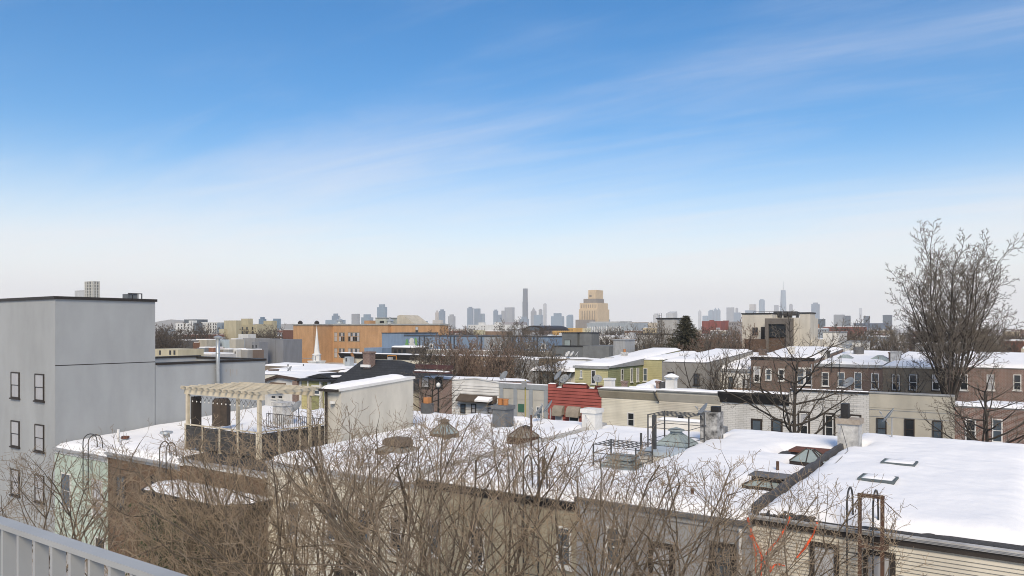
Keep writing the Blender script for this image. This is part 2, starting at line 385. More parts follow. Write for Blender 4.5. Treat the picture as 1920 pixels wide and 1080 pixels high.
def pyramid_skylight(parent, x, y, z, wx, wy, h, fm, gm, curb=0.25, cap=True, nribs=3, capm=None):
    mb = MB()
    for a in ((x-wx/2, y-wy/2, x+wx/2, y-wy/2+0.1), (x-wx/2, y+wy/2-0.1, x+wx/2, y+wy/2), (x-wx/2, y-wy/2+0.1, x-wx/2+0.1, y+wy/2-0.1), (x+wx/2-0.1, y-wy/2+0.1, x+wx/2, y+wy/2-0.1)):
        mb.box(a[0], a[1], z, a[2], a[3], z+curb)
    sk = mb.build('skylight', fm, parent)
    zb, zt = z+curb, z+curb+h; tx, ty = wx*0.11, wy*0.11
    B = [(x-wx/2, y-wy/2), (x+wx/2, y-wy/2), (x+wx/2, y+wy/2), (x-wx/2, y+wy/2)]
    T = [(x-tx, y-ty), (x+tx, y-ty), (x+tx, y+ty), (x-tx, y+ty)]
    rb = MB()
    for k in range(4):
        b0, b1, t0, t1 = B[k], B[(k+1) % 4], T[k], T[(k+1) % 4]
        for q in range(nribs):
            f0, f1 = q/nribs, (q+1)/nribs
            lp = lambda a, b, f: (a[0]+(b[0]-a[0])*f, a[1]+(b[1]-a[1])*f)
            p0, p1, p2, p3 = lp(b0, b1, f0), lp(b0, b1, f1), lp(t0, t1, f1), lp(t0, t1, f0)
            MB().hexa([(p0+(zb-0.02,)), (p1+(zb-0.02,)), (p2+(zt-0.02,)), (p3+(zt-0.02,)), (p0+(zb,)), (p1+(zb,)), (p2+(zt,)), (p3+(zt,))]).build('pane', gm, sk)
            rb.tube([p0+(zb+0.01,), p3+(zt+0.01,)], 0.035 if q == 0 else 0.025, 4)
    rb.build('ribs', fm, sk)
    if cap:
        MB().lathe([(0.001, 0), (tx*1.7, 0), (tx*1.7, 0.12), (tx*2.4, 0.14), (tx*2.2, 0.2), (0.001, 0.3)], (x, y, zt-0.03), 10).build('vent_cap', capm or fm, sk)
    return sk
def dish(p, az, r, label, pole=0.7, m=DISHM, group=None):
    """satellite dish at p (foot); az = compass direction it faces, clockwise from +y"""
    t = thing('satellite_dish', label, 'satellite dish', p, group)
    p = Vector(p); top = p+Vector((0, 0, pole))
    MB().tube([p, top], 0.035, 8).build('mount_pole', GREYF, t)
    dv = Vector((sin(az)*0.8, cos(az)*0.8, 0.6)).normalized(); q = dv.to_track_quat('Z', 'Y')
    mb = MB(); c = top+dv*0.12; rings = [(0.001, 0), (r*0.35, 0.02*r), (r*0.7, 0.10*r), (r, 0.22*r), (r*1.02, 0.20*r), (r*0.7, 0.06*r), (0.001, -0.04*r)]
    mb.lathe(rings, (0, 0, 0), 20); mb.v = [tuple(c+q @ Vector(v)) for v in mb.v]
    mb.build('reflector', m, t, smooth=True)
    fe = c+dv*(r*1.25)+Vector((0, 0, -r*0.25))
    MB().tube([c-Vector((0, 0, r*0.95)), fe], 0.018, 5).tube([fe, fe-dv*0.14], 0.045, 6).build('feed_arm', GREYF, t)
    return t
# ================================================================== ground and streets
structure('ground', MB().box(-12000, -3000, -1, 6000, 14000, 0), mat('winter_ground', (0.30, 0.28, 0.26), (0.55, 0.55, 0.55), scale=0.25))
ASPH = mat('asphalt', (0.055, 0.055, 0.058), (0.10, 0.10, 0.10), scale=0.6)
CONC = mat('concrete', (0.36, 0.355, 0.34), (0.52, 0.52, 0.52), scale=0.5)
structure('street', MB().box(-400, 43.5, 0.002, 120, 53.0, 0.006), ASPH)
structure('pavement', MB().box(-400, 38.6, 0.002, 120, 43.5, 0.14), CONC)
structure('pavement', MB().box(-400, 53.0, 0.002, 120, 57.8, 0.14), CONC)

# ================================================================== the balcony the camera stands on
r = thing('balcony', 'grey balcony slab under the railing at the bottom left corner', 'balcony', (-2, 0.3, 11.1))
MB().box(-7.5, -1.6, 11.1, 2.5, 1.06, 11.35).build('slab', GREYW, r)
r = thing('balcony_railing', 'pale grey metal balcony railing with flat pickets, bottom left corner', 'railing', (-2, 0.98, 11.352))
RY = 0.985
MB().box(-7.4, RY-0.021, 12.425, 2.4, RY+0.021, 12.440).build('top_rail', RAILM, r)
MB().box(-7.4, RY-0.022, 11.45, 2.4, RY+0.022, 11.48).build('bottom_rail', RAILM, r)
me = MB().box(-0.006, -0.0175, 0, 0.006, 0.0175, 0.945).mesh('picket', RAILM)
x = -7.35
while x < 2.4:
    piece('picket', me, (x, RY, 11.48), r); x += 0.098
for x in (-7.2, -4.4, -1.6, 1.2): MB().box(x-0.02, RY-0.02, 11.351, x+0.02, RY+0.02, 12.424).build('post', RAILM, r)

# ================================================================== grey stucco building on the left
Y0, Y1 = 22.8, 38.4
GX = -50.3
r = thing('grey_building', 'tall plain grey stucco building with dark roof edge at far left', 'building', (GX-8, Y0, 0))
zh = onX(291, 562, GX)[1]; zl = onX(400, 676.5, GX)[1]; ym = onX(291, 600, GX)[0]; ye = onX(497, 673, GX)[0]
MB().box(GX-16, Y0, 0, GX, ym, zh-0.15).build('wall', GSTUC, r, label='tall windowless block')
MB().box(GX-16.1, Y0-0.1, zh-0.15+0.003, GX+0.1, ym+0.1, zh+0.03).build('roof_cap', CAPB, r)
seam = onX(220, 681, GX)[1]
MB().box(GX+0.001, Y0, seam-0.03, GX+0.006, ym, seam+0.02).build('wall_joint', CAPB, r)
MB().box(GX-0.02, ym-0.03, 4, GX+0.006, ym+0.02, zl).build('wall_joint', mat('joint_grey', (0.2, 0.21, 0.22)), r)
lw = MB().box(GX-0.3, ym, 0, GX, ye, zl-0.15).box(GX-16, ye-0.3, 0, GX-0.3, ye, zl-0.15).box(GX-9, ym, 0, GX-8.7, ye-0.3, zl-0.05).box(GX-8.7, ym, 0, GX-0.3, ye-0.3, zl-1.2)
lw.build('wing_wall', GSTUC, r)
MB().box(GX-0.38, ym+0.1, zl-0.147, GX+0.08, ye+0.08, zl+0.02).build('wing_cap', CAPB, r)
MB().box(GX-8.62, ye-0.38, zl-0.147, GX-0.38, ye+0.08, zl+0.02).box(GX-9.08, ym+0.1, zl-0.047, GX-8.62, ye+0.08, zl+0.10).build('wing_cap', CAPB, r)
snow(r, GX-8.6, GX-0.4, ym+0.15, ye-0.4, lambda x, y: zl-1.2, 0.25, res=0.5)
for u in (GX-13, GX-9.5, GX-6, GX-2.6):
    for z in (2.0, 5.2, 8.4): window(r, ('y', Y0), u, z, 1.2, 1.7, fr=DARKF)
st = mat('rust_stain', (0.30, 0.27, 0.22), (0.40, 0.41, 0.42), scale=5, stretch=(1, 2, 0.15))
for px, ln in ((424, 5), (432, 14), (437, 9), (444, 12)):
    y, z = onX(px, 692, GX); MB().box(GX+0.0005, y-0.05, z-ln*0.04, GX+0.003, y+0.05, z).build('stain', st, r)
# rooftop frame
y, z = onX(262, 560, GX)
t = thing('rooftop_equipment', 'small dark metal unit and open frame on the tall grey roof', 'roof unit', (GX-1, y, zh+0.03))
ya, yb, yc, z1 = onX(249, 552, GX)[0], onX(266, 552, GX)[0], onX(275, 552, GX)[0], onX(262, 551, GX)[1]
MB().box(GX-1.3, ya, zh+0.031, GX-0.6, (ya+yb)/2-0.03, z1).build('unit', mat('unit_grey', (0.16, 0.18, 0.2)), t)
MB().box(GX-1.3, (ya+yb)/2+0.03, zh+0.031, GX-0.6, yb, z1).build('unit', MATS['unit_grey'], t)
m = MB().box(GX-0.6, yb+0.02, zh+0.031, GX-0.54, yb+0.07, z1).box(GX-0.6, yc-0.05, zh+0.031, GX-0.54, yc, z1).box(GX-0.6, ya, z1+0.001, GX-0.54, yc, z1+0.06)
m.build('frame', DSTEEL, t)
# flue duct on the low wall
t = thing('flue_duct', 'round galvanised flue duct rising up the low grey wall', 'duct', (GX+0.3, onX(408, 660, GX+0.25)[0], 8))
y, zt = onX(408.5, 636, GX+0.25); zb = onX(408.5, 722, GX+0.25)[1]
MB().tube([(GX+0.25, y, zb), (GX+0.25, y, zt)], 0.15, 14).build('pipe', STEEL, t, smooth=True)
for zz in (zb+1.2, zb+2.3): MB().lathe([(0.151, 0), (0.165, 0.01), (0.165, 0.05), (0.151, 0.06)], (GX+0.25, y, zz), 14).build('band', STEEL, t)
MB().tube([(GX+0.25, y, zb), (GX+0.27, y+0.02, zb-0.15), (GX+0.32, y+0.35, zb-0.34)], 0.15, 12).build('elbow', STEEL, t, smooth=True)
MB().lathe([(0.15, 0), (0.17, 0.02), (0.30, 0.12), (0.30, 0.17), (0.12, 0.26), (0.001, 0.27)], (GX+0.25, y, zt), 16).build('rain_cap', STEEL, t)

# ================================================================== near row of houses (their back walls face the camera)
def gutter(parent, x0, x1, z, m, fm=None, d=0.14, h=0.13, out=0.0):
    MB().box(x0, Y0-d-0.03-out, z-h, x1, Y0-0.025, z-0.005).build('gutter', m, parent)
    if fm: MB().box(x0, Y0-0.06, z-h-0.2, x1, Y0-0.003, z-h-0.003).build('fascia', fm, parent)
def party(parent, x, za, zb, m, wd=0.30, hgt=0.22, ya=Y0+0.05, yb=Y1, wig=0.05):
    mb = MB(); n = 26
    for k in range(n+1):
        y = ya+(yb-ya)*k/n; z = za+(zb-za)*(y-Y0)/(Y1-Y0); a = wig*nz(y*1.3, x); h = hgt+wig*nz(y*0.9, x, 5)
        mb.v += [(x-wd/2+a, y, z-0.05), (x-wd/2+a+0.03, y, z+h), (x+wd/2+a-0.03, y, z+h*0.95), (x+wd/2+a, y, z-0.05)]
    for k in range(n):
        for j in range(3): a = 4*k+j; mb.f.append((a, a+1, a+5, a+4))
    mb.f += [(0, 1, 2, 3), (4*n+3, 4*n+2, 4*n+1, 4*n)]
    return mb.build('party_wall', m, parent)
def hoop_ladder(name, label, x, z, gap, m, h=1.0, down=3.0, back=0.75, y=None, rad=0.03, rungs=True):
    """gooseneck ladder over the eave"""
    y = Y0-0.32 if y is None else y
    t = thing(name, label, 'ladder', (x, y, z-down))
    for s in (0, gap):
        pts = [(x+s, y, z-down), (x+s, y, z+h-0.35)]
        for k in range(1, 9):
            a = pi*k/8; pts.append((x+s, y+back/2-back/2*cos(a), z+h-0.35+0.42*sin(a)))
        pts.append((x+s, y+back+0.05, z+0.12))
        MB().tube(pts, rad, 8).build('rail', m, t, smooth=True)
    if rungs:
        me = MB().tube([(0, 0, 0), (gap, 0, 0)], 0.014, 6).mesh('rung', m)
        k = 0.25
        while k < down+0.2:
            piece('rung', me, (x, y, z-down+k), t); k += 0.33
    return t

# ---- beige house, right
BX0, BX1, BZF, BZR = -7.16, -0.35, 7.5, 7.98
BR = lambda px, py, dz=0.2: roofpt(px, py, BZF, BZR, Y0, Y1, dz)
r, rf, zfun = house('row_house', 'beige sided house with two dark windows and snowy roof, nearest at right', 'house', BX0, BX1, Y0, Y1, BZF, BZR, BEIGES, roof=TAR)
boards(r, ('y', Y0), BX0+0.12, BX1, 2.4, BZF-0.36, 0.105, BEIGES, gap=0.012)
MB().box(BX0, Y0-0.05, 0, BX0+0.115, Y0-0.002, BZF-0.36).build('corner_trim', BEIGES, r)
STEPG = mat('gutter_white', (0.50, 0.50, 0.49), (0.36, 0.36, 0.36), scale=4, stretch=(0.5, 1, 1))
m = MB().box(BX0-0.05, Y0-0.16, BZF-0.13, BX1, Y0-0.03, BZF-0.09).box(BX0-0.05, Y0-0.19, BZF-0.088, BX1, Y0-0.03, BZF-0.05).box(BX0-0.05, Y0-0.22, BZF-0.048, BX1, Y0-0.03, BZF-0.005)
m.build('gutter', STEPG, r)
MB().box(BX0-0.05, Y0-0.10, BZF-0.30, BX1, Y0-0.045, BZF-0.132).build('fascia', DARKF, r)
f1, f2 = ('y', Y0-0.035), ('y', Y0-0.035)
for (a, b, c_, d_) in ((1524, 1019, 1569, 1105), (1624, 1034, 1674, 1120)):
    pxwin(r, f1, a, b, c_, d_, fr=DARKF, gl=BLIND, sash=False, outer=DARKF, ow=0.07, fw=0.06)
sk = []
for pts, nm in ((((1605, 898), (1675, 905), (1688, 895), (1619, 886)), 0), (((1648, 867), (1715, 874.5), (1724, 865), (1660, 859)), 1)):
    q = [BR(*p, 0.36) for p in pts]
    cx = sum(v.x for v in q)/4; cy = sum(v.y for v in q)/4; wx = max(v.x for v in q)-min(v.x for v in q); wy = max(v.y for v in q)-min(v.y for v in q)
    wx *= 0.93; wy *= 0.86; z = zfun(cx, cy)
    sk.append((cx-wx/2, cy-wy/2, cx+wx/2, cy+wy/2, -0.05))
    m = MB()
    for a in ((cx-wx/2, cy-wy/2, cx+wx/2, cy-wy/2+0.07), (cx-wx/2, cy+wy/2-0.07, cx+wx/2, cy+wy/2), (cx-wx/2, cy-wy/2+0.07, cx-wx/2+0.07, cy+wy/2-0.07), (cx+wx/2-0.07, cy-wy/2+0.07, cx+wx/2, cy+wy/2-0.07)):
        m.box(a[0], a[1], z, a[2], a[3], z+0.38)
    fr = m.build('skylight', mat('skylight_frame', (0.12, 0.145, 0.155), (0.09, 0.11, 0.12)), r)
    MB().box(cx-wx/2+0.07, cy-wy/2+0.07, z+0.2, cx+wx/2-0.07, cy+wy/2-0.07, z+0.36).build('pane', GL_G, fr)
    snow(fr, cx-wx/2+0.08, cx+wx/2-0.04, cy-wy/2+0.16, cy+wy/2-0.02, lambda x, y, z=z: z+0.375, 0.06, res=0.09, wob=0.1, drift=0.02, seed=nm)
cq = BR(1632, 838, 0.1)
# chimney on the party wall with flue and dish
chx, chy = BX0+0.25, cq.y-0.1
snow(r, BX0+0.1, BX1, Y0-0.10, Y1, zfun, 0.30, holes=[(chx-0.5, chy-0.5, chx+0.5, chy+0.5, 0.03), (BX0+1.2, Y0-0.3, BX1, Y0-0.05, 0.22), (BX0+3.0, Y0-0.3, BX1, Y0+0.05, 0.25), (BX0+4.6, Y0-0.3, BX1, Y0+0.2, 0.25)], res=0.17, seed=4, wob=0.16)
party(r, BX0, BZF+0.05, BZR, mat('kerb_tar', (0.065, 0.066, 0.07), (0.10, 0.10, 0.105), scale=2, bump=0.3), wd=0.20, hgt=0.24, yb=chy, wig=0.08)
zc0 = zfun(0, chy)
hc = 45/1440*(-S_*chx+C_*chy)
chimney(r, chx, chy, zc0-0.1, zc0+0.25+hc, 0.82, 0.82, WPEEL, capm=mat('chimney_top', (0.42, 0.37, 0.31), (0.28, 0.24, 0.2), scale=4))
q = BR(1626, 793, 0)
MB().box(chx-0.32, chy-0.25, zc0+0.25+hc+0.002, chx-0.02, chy+0.12, zc0+hc+0.25+0.62).build('flue', BLK, r)
dish(BR(1672, 820, 0.25), radians(262), 0.40, 'grey satellite dish on a bent pole right of the white chimney', 0.85)
MB().tube([(chx-0.3, chy-0.3, zc0+hc), BR(1590, 845, 0.3), BR(1565, 870, 0.25)], 0.012, 5).build('cable', DSTEEL, r)
# black crumpled membrane at the eave corner
m = MB()
for k in range(26):
    x = BX0+0.1+k*0.062+0.06*nz(k*1.7, 3); hh = 0.03+0.14*abs(nz(k*0.7, 8))
    m.tube([(x, Y0-0.1+0.08*nz(k, 1), BZF), (x+0.05, Y0+0.12, BZF+hh), (x+0.1, Y0+0.4, BZF+0.02)], [0.04, 0.06+0.04*nz(k*2.3, 4), 0.02], 5)
m.build('roofing_felt', TAR, r)
# ladder and rusty frame
x0, z0 = onY(1588, 975, Y0-0.3); x1, _ = onY(1637, 975, Y0-0.3)
hoop_ladder('roof_ladder', 'thin dark steel gooseneck ladder over the beige house eave', x0, BZF, x1-x0, DSTEEL, h=1.0, down=3.2, y=Y0-0.3, rad=0.027)
t = thing('rusty_frame', 'rusty square steel goalpost frame beside the gooseneck ladder', 'frame', (onY(1632, 980, Y0-0.45)[0], Y0-0.45, 3))
xa, zt = onY(1612, 931, Y0-0.45); xb, _ = onY(1654.5, 936, Y0-0.45)
for x in (xa, xb): MB().box(x-0.045, Y0-0.49, 3.0, x+0.045, Y0-0.41, zt).build('post', RUST, t)
MB().box(xa-0.05, Y0-0.50, zt+0.001, xb+0.05, Y0-0.40, zt+0.09).build('crossbar', RUST, t)
zk = onY(1630, 1027, Y0-0.45)[1]
for (a, b, c_, d_) in ((xa, Y0-0.55, xb+0.1, Y0-0.492), (xa, Y0-0.07, xb+0.1, Y0-0.045)): MB().box(a, b, zk, c_, d_, zk+0.07).build('bracket_bar', RUST, t)
for x in (xa+0.1, xb+0.05): MB().box(x, Y0-0.489, zk+0.005, x+0.06, Y0-0.075, zk+0.065).build('bracket_bar', RUST, t)
MB().tube([(xa, Y0-0.45, zt-0.02), (xa-0.3, Y0+0.5, BZF+0.3)], 0.012, 5).tube([(xb, Y0-0.45, zt-0.02), (xb+0.3, Y0+0.6, BZF+0.3)], 0.012, 5).build('stay_rod', RUST, t)
# orange tape hanging from the eave
def ribbon(pts, wd, lb):
    P = []
    for k in range(len(pts)-1):
        for q in range(5):
            f = q/5; a, b = pts[k], pts[k+1]; P.append((a[0]+(b[0]-a[0])*f, a[1]+(b[1]-a[1])*f))
    P.append(pts[-1]); mb = MB(); W = [];
    for k, (px, py) in enumerate(P):
        yy = Y0-0.16-0.05*sin(k*0.8); x, z = onY(px, py, yy); W.append((x, yy, z))
    for k, p in enumerate(W):
        a = W[max(k-1, 0)]; b = W[min(k+1, len(W)-1)]; tx, tz = b[0]-a[0], b[2]-a[2]; ln = sqrt(tx*tx+tz*tz) or 1
        tw = 0.5+0.5*abs(cos(k*0.35)); nx_, nz_ = -tz/ln*wd/2*tw, tx/ln*wd/2*tw
        mb.v += [(p[0]-nx_, p[1], p[2]-nz_), (p[0]+nx_, p[1]-0.02*sin(k), p[2]+nz_), (p[0]+nx_, p[1]-0.004-0.02*sin(k), p[2]+nz_), (p[0]-nx_, p[1]-0.004, p[2]-nz_)]
    for k in range(len(W)-1):
        for j in range(4): mb.f.append((4*k+j, 4*k+(j+1) % 4, 4*k+4+(j+1) % 4, 4*k+4+j))
    solo('warning_tape', mb, TAPE, lb, 'tape', W[0])
ribbon([(1402, 970), (1407, 990), (1411, 1005), (1420, 1022), (1428, 1040), (1436, 1058), (1447, 1066)], 0.075, 'orange tape strip hanging from the house corner and curling at its end')
ribbon([(1406, 1002), (1412, 1016), (1417, 1035), (1417, 1075)], 0.06, 'orange tape strip hanging straight, leftmost of the four below the eave')
ribbon([(1482, 969), (1473, 989), (1462, 1008), (1450, 1022), (1436, 1040)], 0.065, 'orange tape strip slanting left from the eave, left of the first window')
ribbon([(1533, 979), (1524, 1004), (1510, 1026), (1494, 1046)], 0.065, 'orange tape strip slanting left from the eave just above the first window')
ribbon([(1428, 1040), (1427, 1060), (1427, 1085)], 0.05, 'orange tape strip dropping from the curled strip near the house corner')
ribbon([(1443, 1073), (1452, 1059), (1460, 1058), (1472, 1061)], 0.06, 'short orange tape end blowing right at the bottom of the tape tangle')

# ---- next house along, just past the right edge of the view
r, rf, zfun = house('row_house', 'grey sided house continuing the row beyond the beige house', 'house', BX1+0.004, BX1+6.6, Y0, Y1, BZF-0.1, BZR-0.1, GREYW)
siding(r, ('y', Y0), BX1+0.01, BX1+6.6, 2.4, BZF-0.5, 0.12, GREYW); gutter(r, BX1+0.01, BX1+6.6, BZF-0.1, GREYF, WHITE)
for u_ in (BX1+1.2, BX1+4.0): window(r, ('y', Y0-0.03), u_, 4.6, 0.95, 1.7)
snow(r, BX1+0.05, BX1+6.6, Y0-0.05, Y1, zfun, 0.30, res=0.3, seed=5)
# ---- grey house next to it
HX = [-50.3, -43.9, -36.8, -29.7, -25.2, -20.4, -13.2, BX0]
GZF, GZR = 7.25, 7.72
GR = lambda px, py, dz=0.15: roofpt(px, py, GZF, GZR, Y0, Y1, dz)
r, rf, zfun = house('row_house', 'grey house whose snowy roof carries the dark lantern skylight beside the long kerb', 'house', HX[6], HX[7], Y0, Y1, GZF, GZR, GREYW)
x, _ = onY(1392, 1000, Y0)
MB().tube([(HX[7]-0.35, Y0-0.12, 0), (HX[7]-0.35, Y0-0.12, GZF-0.25)], 0.05, 8).build('downpipe', WHITE, r)
gutter(r, HX[6], HX[7], GZF, TARG, GREYW)
for px in (1240, 1355): pxwin(r, ('y', Y0), px-18, 1020, px+20, 1095, fr=DARKF, outer=DARKF)
holes = []
q = GR(1518, 863, 0.3); z = zfun(q.x, q.y); pyramid_skylight(r, q.x, q.y, z, 1.25, 1.1, 0.42, DARKF, GL_G, curb=0.30, cap=False, nribs=2); holes.append((q.x-.6, q.y-.55, q.x+.6, q.y+.55, 0.0))
# rusty hatch with bare tar round it
q = GR(1582, 848, 0.3); z = zfun(q.x, q.y); hx = min(q.x, HX[7]-0.95)
MB().box(hx-0.75, q.y-0.55, z, hx+0.75, q.y+0.55, z+0.22).build('hatch', BLK, r)
MB().box(hx-0.82, q.y-0.62, z+0.222, hx+0.82, q.y+0.62, z+0.30).build('hatch_lid', RUSTR, r); holes.append((hx-1.3, q.y-.8, hx+.9, q.y+.8, 0.12))
# lantern skylight
q = GR(1443, 911, 0.2); z = zfun(q.x, q.y)
lw_, ll = 1.55, 1.15
sk = pyramid_skylight(r, q.x, q.y, z, lw_, ll, 0.24, DARKF, GL_G, curb=0.24, cap=False, nribs=3)
MB().box(q.x-0.52, q.y-0.34, z+0.42, q.x+0.52, q.y+0.34, z+0.55).build('vent_box', DARKF, sk)
MB().slope(q.x-0.62, q.y-0.42, z+0.552, q.x+0.62, q.y+0.42, z+0.585, z+0.60).build('vent_lid', TARG, sk); holes.append((q.x-.75, q.y-.55, q.x+.75, q.y+.55, 0.05))
for (px, py0, py1, m_) in ((1458, 865, 886, RUST), (1494, 890, 904, DSTEEL), (1298, 916, 936, RUST), (1243, 905, 918, RUST)):
    b = GR(px, py1, 0.15); tz = b.z+(py1-py0)/1440*(-S_*b.x+C_*b.y)
    MB().tube([(b.x, b.y, b.z-0.2), (b.x, b.y, tz)], 0.055, 10).build('vent_pipe', m_, r)
q = GR(1375, 822, 0.1); tx, ty = HX[6], q.y-0.3; z = zfun(0, ty)
mt = mat('tarred_chimney', (0.50, 0.50, 0.49), (0.03, 0.03, 0.032), scale=3.2, rough=0.8, bump=0.5)
chimney(r, tx, ty, z-0.1, z+1.35, 0.85, 0.85, mt, cap=False); holes.append((tx-.45, ty-.45, tx+.45, ty+.45, 0.05))
snow(r, HX[6]+0.05, HX[7]-0.1, Y0-0.05, Y1, zfun, 0.30, holes=holes, res=0.17, seed=7)
MB().box(tx+0.02, ty-0.2, z+1.352, tx+0.4, ty+0.2, z+1.62).build('flue', BLK, r)
dish((tx-0.12, ty-0.48, z+0.75), radians(238), 0.38, 'grey satellite dish leaning on the black and white tarred chimney', 0.62)

# ---- olive stucco house
OZF, OZR = 7.05, 7.38
OR = lambda px, py, dz=0.15: roofpt(px, py, OZF, OZR, Y0, Y1, dz)
r, rf, zfun = house('row_house', 'olive stucco house whose snowy roof carries two caged skylights', 'house', HX[5], HX[6]-0.004, Y0, Y1, OZF, OZR, OLIVEST)
gutter(r, HX[5], HX[6]-0.05, OZF, BLK, BLK)
for px in (895, 1058, 1150): pxwin(r, ('y', Y0), px-13, 985, px+14, 1065, fr=WHITE, outer=None)
holes = []
# skylight in the nearer cage
q = OR(1167, 868, 0.3); z = zfun(q.x, q.y)
sk = pyramid_skylight(r, q.x, q.y, z, 1.35, 1.2, 0.28, mat('skylight_metal', (0.30, 0.35, 0.36), (0.24, 0.28, 0.29)), GL_G, curb=0.25, cap=False)
MB().slope(q.x-0.55, q.y-0.40, z+0.47, q.x+0.55, q.y+0.40, z+0.60, z+0.62).build('vent_lid', MATS['skylight_metal'], sk); holes.append((q.x-.65, q.y-.6, q.x+.65, q.y+.6, 0))
def cage(label, x, y, z, wx, wy, h, nb=9):
    t = thing('skylight_cage', label, 'cage', (x, y, z))
    pm = MB().box(-0.025, -0.025, 0, 0.025, 0.025, h).mesh('post', DSTEEL)
    for sx_ in (-1, 1):
        for sy in (-1, 1): piece('post', pm, (x+sx_*wx/2, y+sy*wy/2, z), t)
    b1 = MB().tube([(-wx/2, 0, 0), (wx/2, 0, 0)], 0.015, 5).mesh('bar', DSTEEL); b2 = MB().tube([(0, -wy/2, 0), (0, wy/2, 0)], 0.015, 5).mesh('bar', DSTEEL)
    for k in range(1, 4):
        for s in (-1, 1):
            piece('bar', b1, (x, y+s*wy/2, z+h*k/3-0.02), t); piece('bar', b2, (x+s*wx/2, y, z+h*k/3-0.02), t)
    for k in range(1, nb): piece('bar', b2, (x-wx/2+wx*k/nb, y, z+h-0.02), t)
    for k in range(1, 4): piece('bar', b1, (x, y-wy/2+wy*k/4, z+h-0.02), t)
cage('dark steel bar cage over the flat skylight, nearer of the two cages', q.x, q.y+0.05, z+0.05, 1.9, 1.55, 1.05)
# hatch between, pale blue lid
q = OR(1222, 868, 0.2); z = zfun(q.x, q.y)
MB().box(q.x-0.55, q.y, z, q.x+0.75, q.y+1.5, z+0.52).build('hatch', CREAMC, r)
MB().box(q.x-0.62, q.y-0.07, z+0.522, q.x+0.82, q.y+1.57, z+0.68).build('hatch_lid', mat('hatch_blue', (0.42, 0.48, 0.52), (0.36, 0.41, 0.45)), r); holes.append((q.x-.6, q.y-.05, q.x+.8, q.y+1.5, 0))
p = OR(1229.5, 866, 0.1); hz_ = 88/1440*(-S_*p.x+C_*p.y)
t = thing('timber_post', 'tall square dark post standing by the pale blue roof hatch', 'post', (p.x, p.y-0.15, p.z-0.2))
MB().box(p.x-0.075, p.y-0.225, p.z-0.2, p.x+0.075, p.y-0.075, p.z+hz_).build('shaft', DSTEEL, t)
MB().box(p.x-0.13, p.y-0.28, p.z-0.2, p.x+0.13, p.y-0.02, p.z+0.25).build('foot_bracket', BLK, t)
p = OR(1202, 856, 0.1); hz_ = 44/1440*(-S_*p.x+C_*p.y)
solo('steel_pole', MB().tube([(p.x, p.y, p.z-0.2), (p.x, p.y, p.z+hz_)], 0.05, 8), DSTEEL, 'short thin dark pole left of the tall square roof post', 'pole', (p.x, p.y, p.z))
q = OR(1268, 838, 0.3); z = zfun(q.x, q.y)
sk = pyramid_skylight(r, q.x, q.y, z, 1.5, 1.5, 0.52, MATS['skylight_metal'], GL_G, curb=0.42, cap=True, nribs=3); holes.append((q.x-.75, q.y-.75, q.x+.75, q.y+.75, 0))
cage('dark steel bar cage over the glass pyramid skylight, farther of the two cages', q.x, q.y, z+0.1, 1.95, 1.85, 1.72)
# cream parapet at the street edge
xa = onY(1215, 780, Y1-0.3)[0]; xb = onY(1328, 780, Y1-0.3)[0]
MB().box(xa, Y1-0.35, zfun(0, Y1)-0.1, xb, Y1-0.03, zfun(0, Y1)+0.78).build('parapet', CREAMC, r)
MB().box(xb+0.003, Y1-0.5, zfun(0, Y1)-0.1, xb+0.25, Y1-0.03, zfun(0, Y1)+0.70).build('parapet', WHITE, r)
snow(r, xa+0.6, xb-0.3, Y1-0.42, Y1+0.05, lambda x, y: zfun(0, Y1)+0.785, 0.14, res=0.1, wob=0.05, drift=0.05)
p = OR(1348, 793, 0); MB().box(xb+0.3, Y1-0.5, zfun(0, Y1), xb+0.95, Y1-0.1, zfun(0, Y1)+0.62).build('hatch_box', mat('box_grey', (0.24, 0.25, 0.26)), r)
cy = OR(1152, 809, 0.1).y-0.2; cz = zfun(0, cy)
chimney(r, HX[5]+0.1, cy, cz-0.1, cz+1.28, 0.82, 0.82, mat('white_rough', (0.72, 0.72, 0.70), (0.60, 0.60, 0.58), scale=3, bump=0.6)); holes.append((HX[5]-.4, cy-.45, HX[5]+.5, cy+.45, 0.0))
snow(r, HX[5]+0.05, HX[6]+0.0, Y0-0.05, Y1, zfun, 0.30, holes=holes, res=0.17, seed=11)
for q_ in ((1113, 815), (1120, 812)):
    e_ = OR(q_[0], q_[1], 0.3); MB().tube([(HX[5]-0.2, cy-0.3, cz+1.0), ((HX[5]-0.2+e_.x)/2, (cy-0.3+e_.y)/2, cz+0.62), e_], 0.011, 4).build('cable', GREYF, r)
party(r, HX[5], OZF-0.02, OZR, mat('kerb_pale', (0.5, 0.49, 0.46), (0.4, 0.39, 0.37)), wd=0.34, hgt=0.30, wig=0.05)
p = OR(1005, 925, 0.1)
hoop_ladder('roof_ladder', 'dark gooseneck ladder hooped over the olive house eave behind the twigs', onY(982, 900, Y0-0.3)[0], OZF, 0.62, DSTEEL, h=1.35, down=3.6, back=0.55)
p = OR(1019, 908, 0.1); solo('vent_stack', MB().tube([(p.x, p.y, p.z-0.2), (p.x, p.y, p.z+0.95)], 0.07, 8), RUST, 'thick rusty vent stack near the olive house eave', 'pipe', (p.x, p.y, p.z))

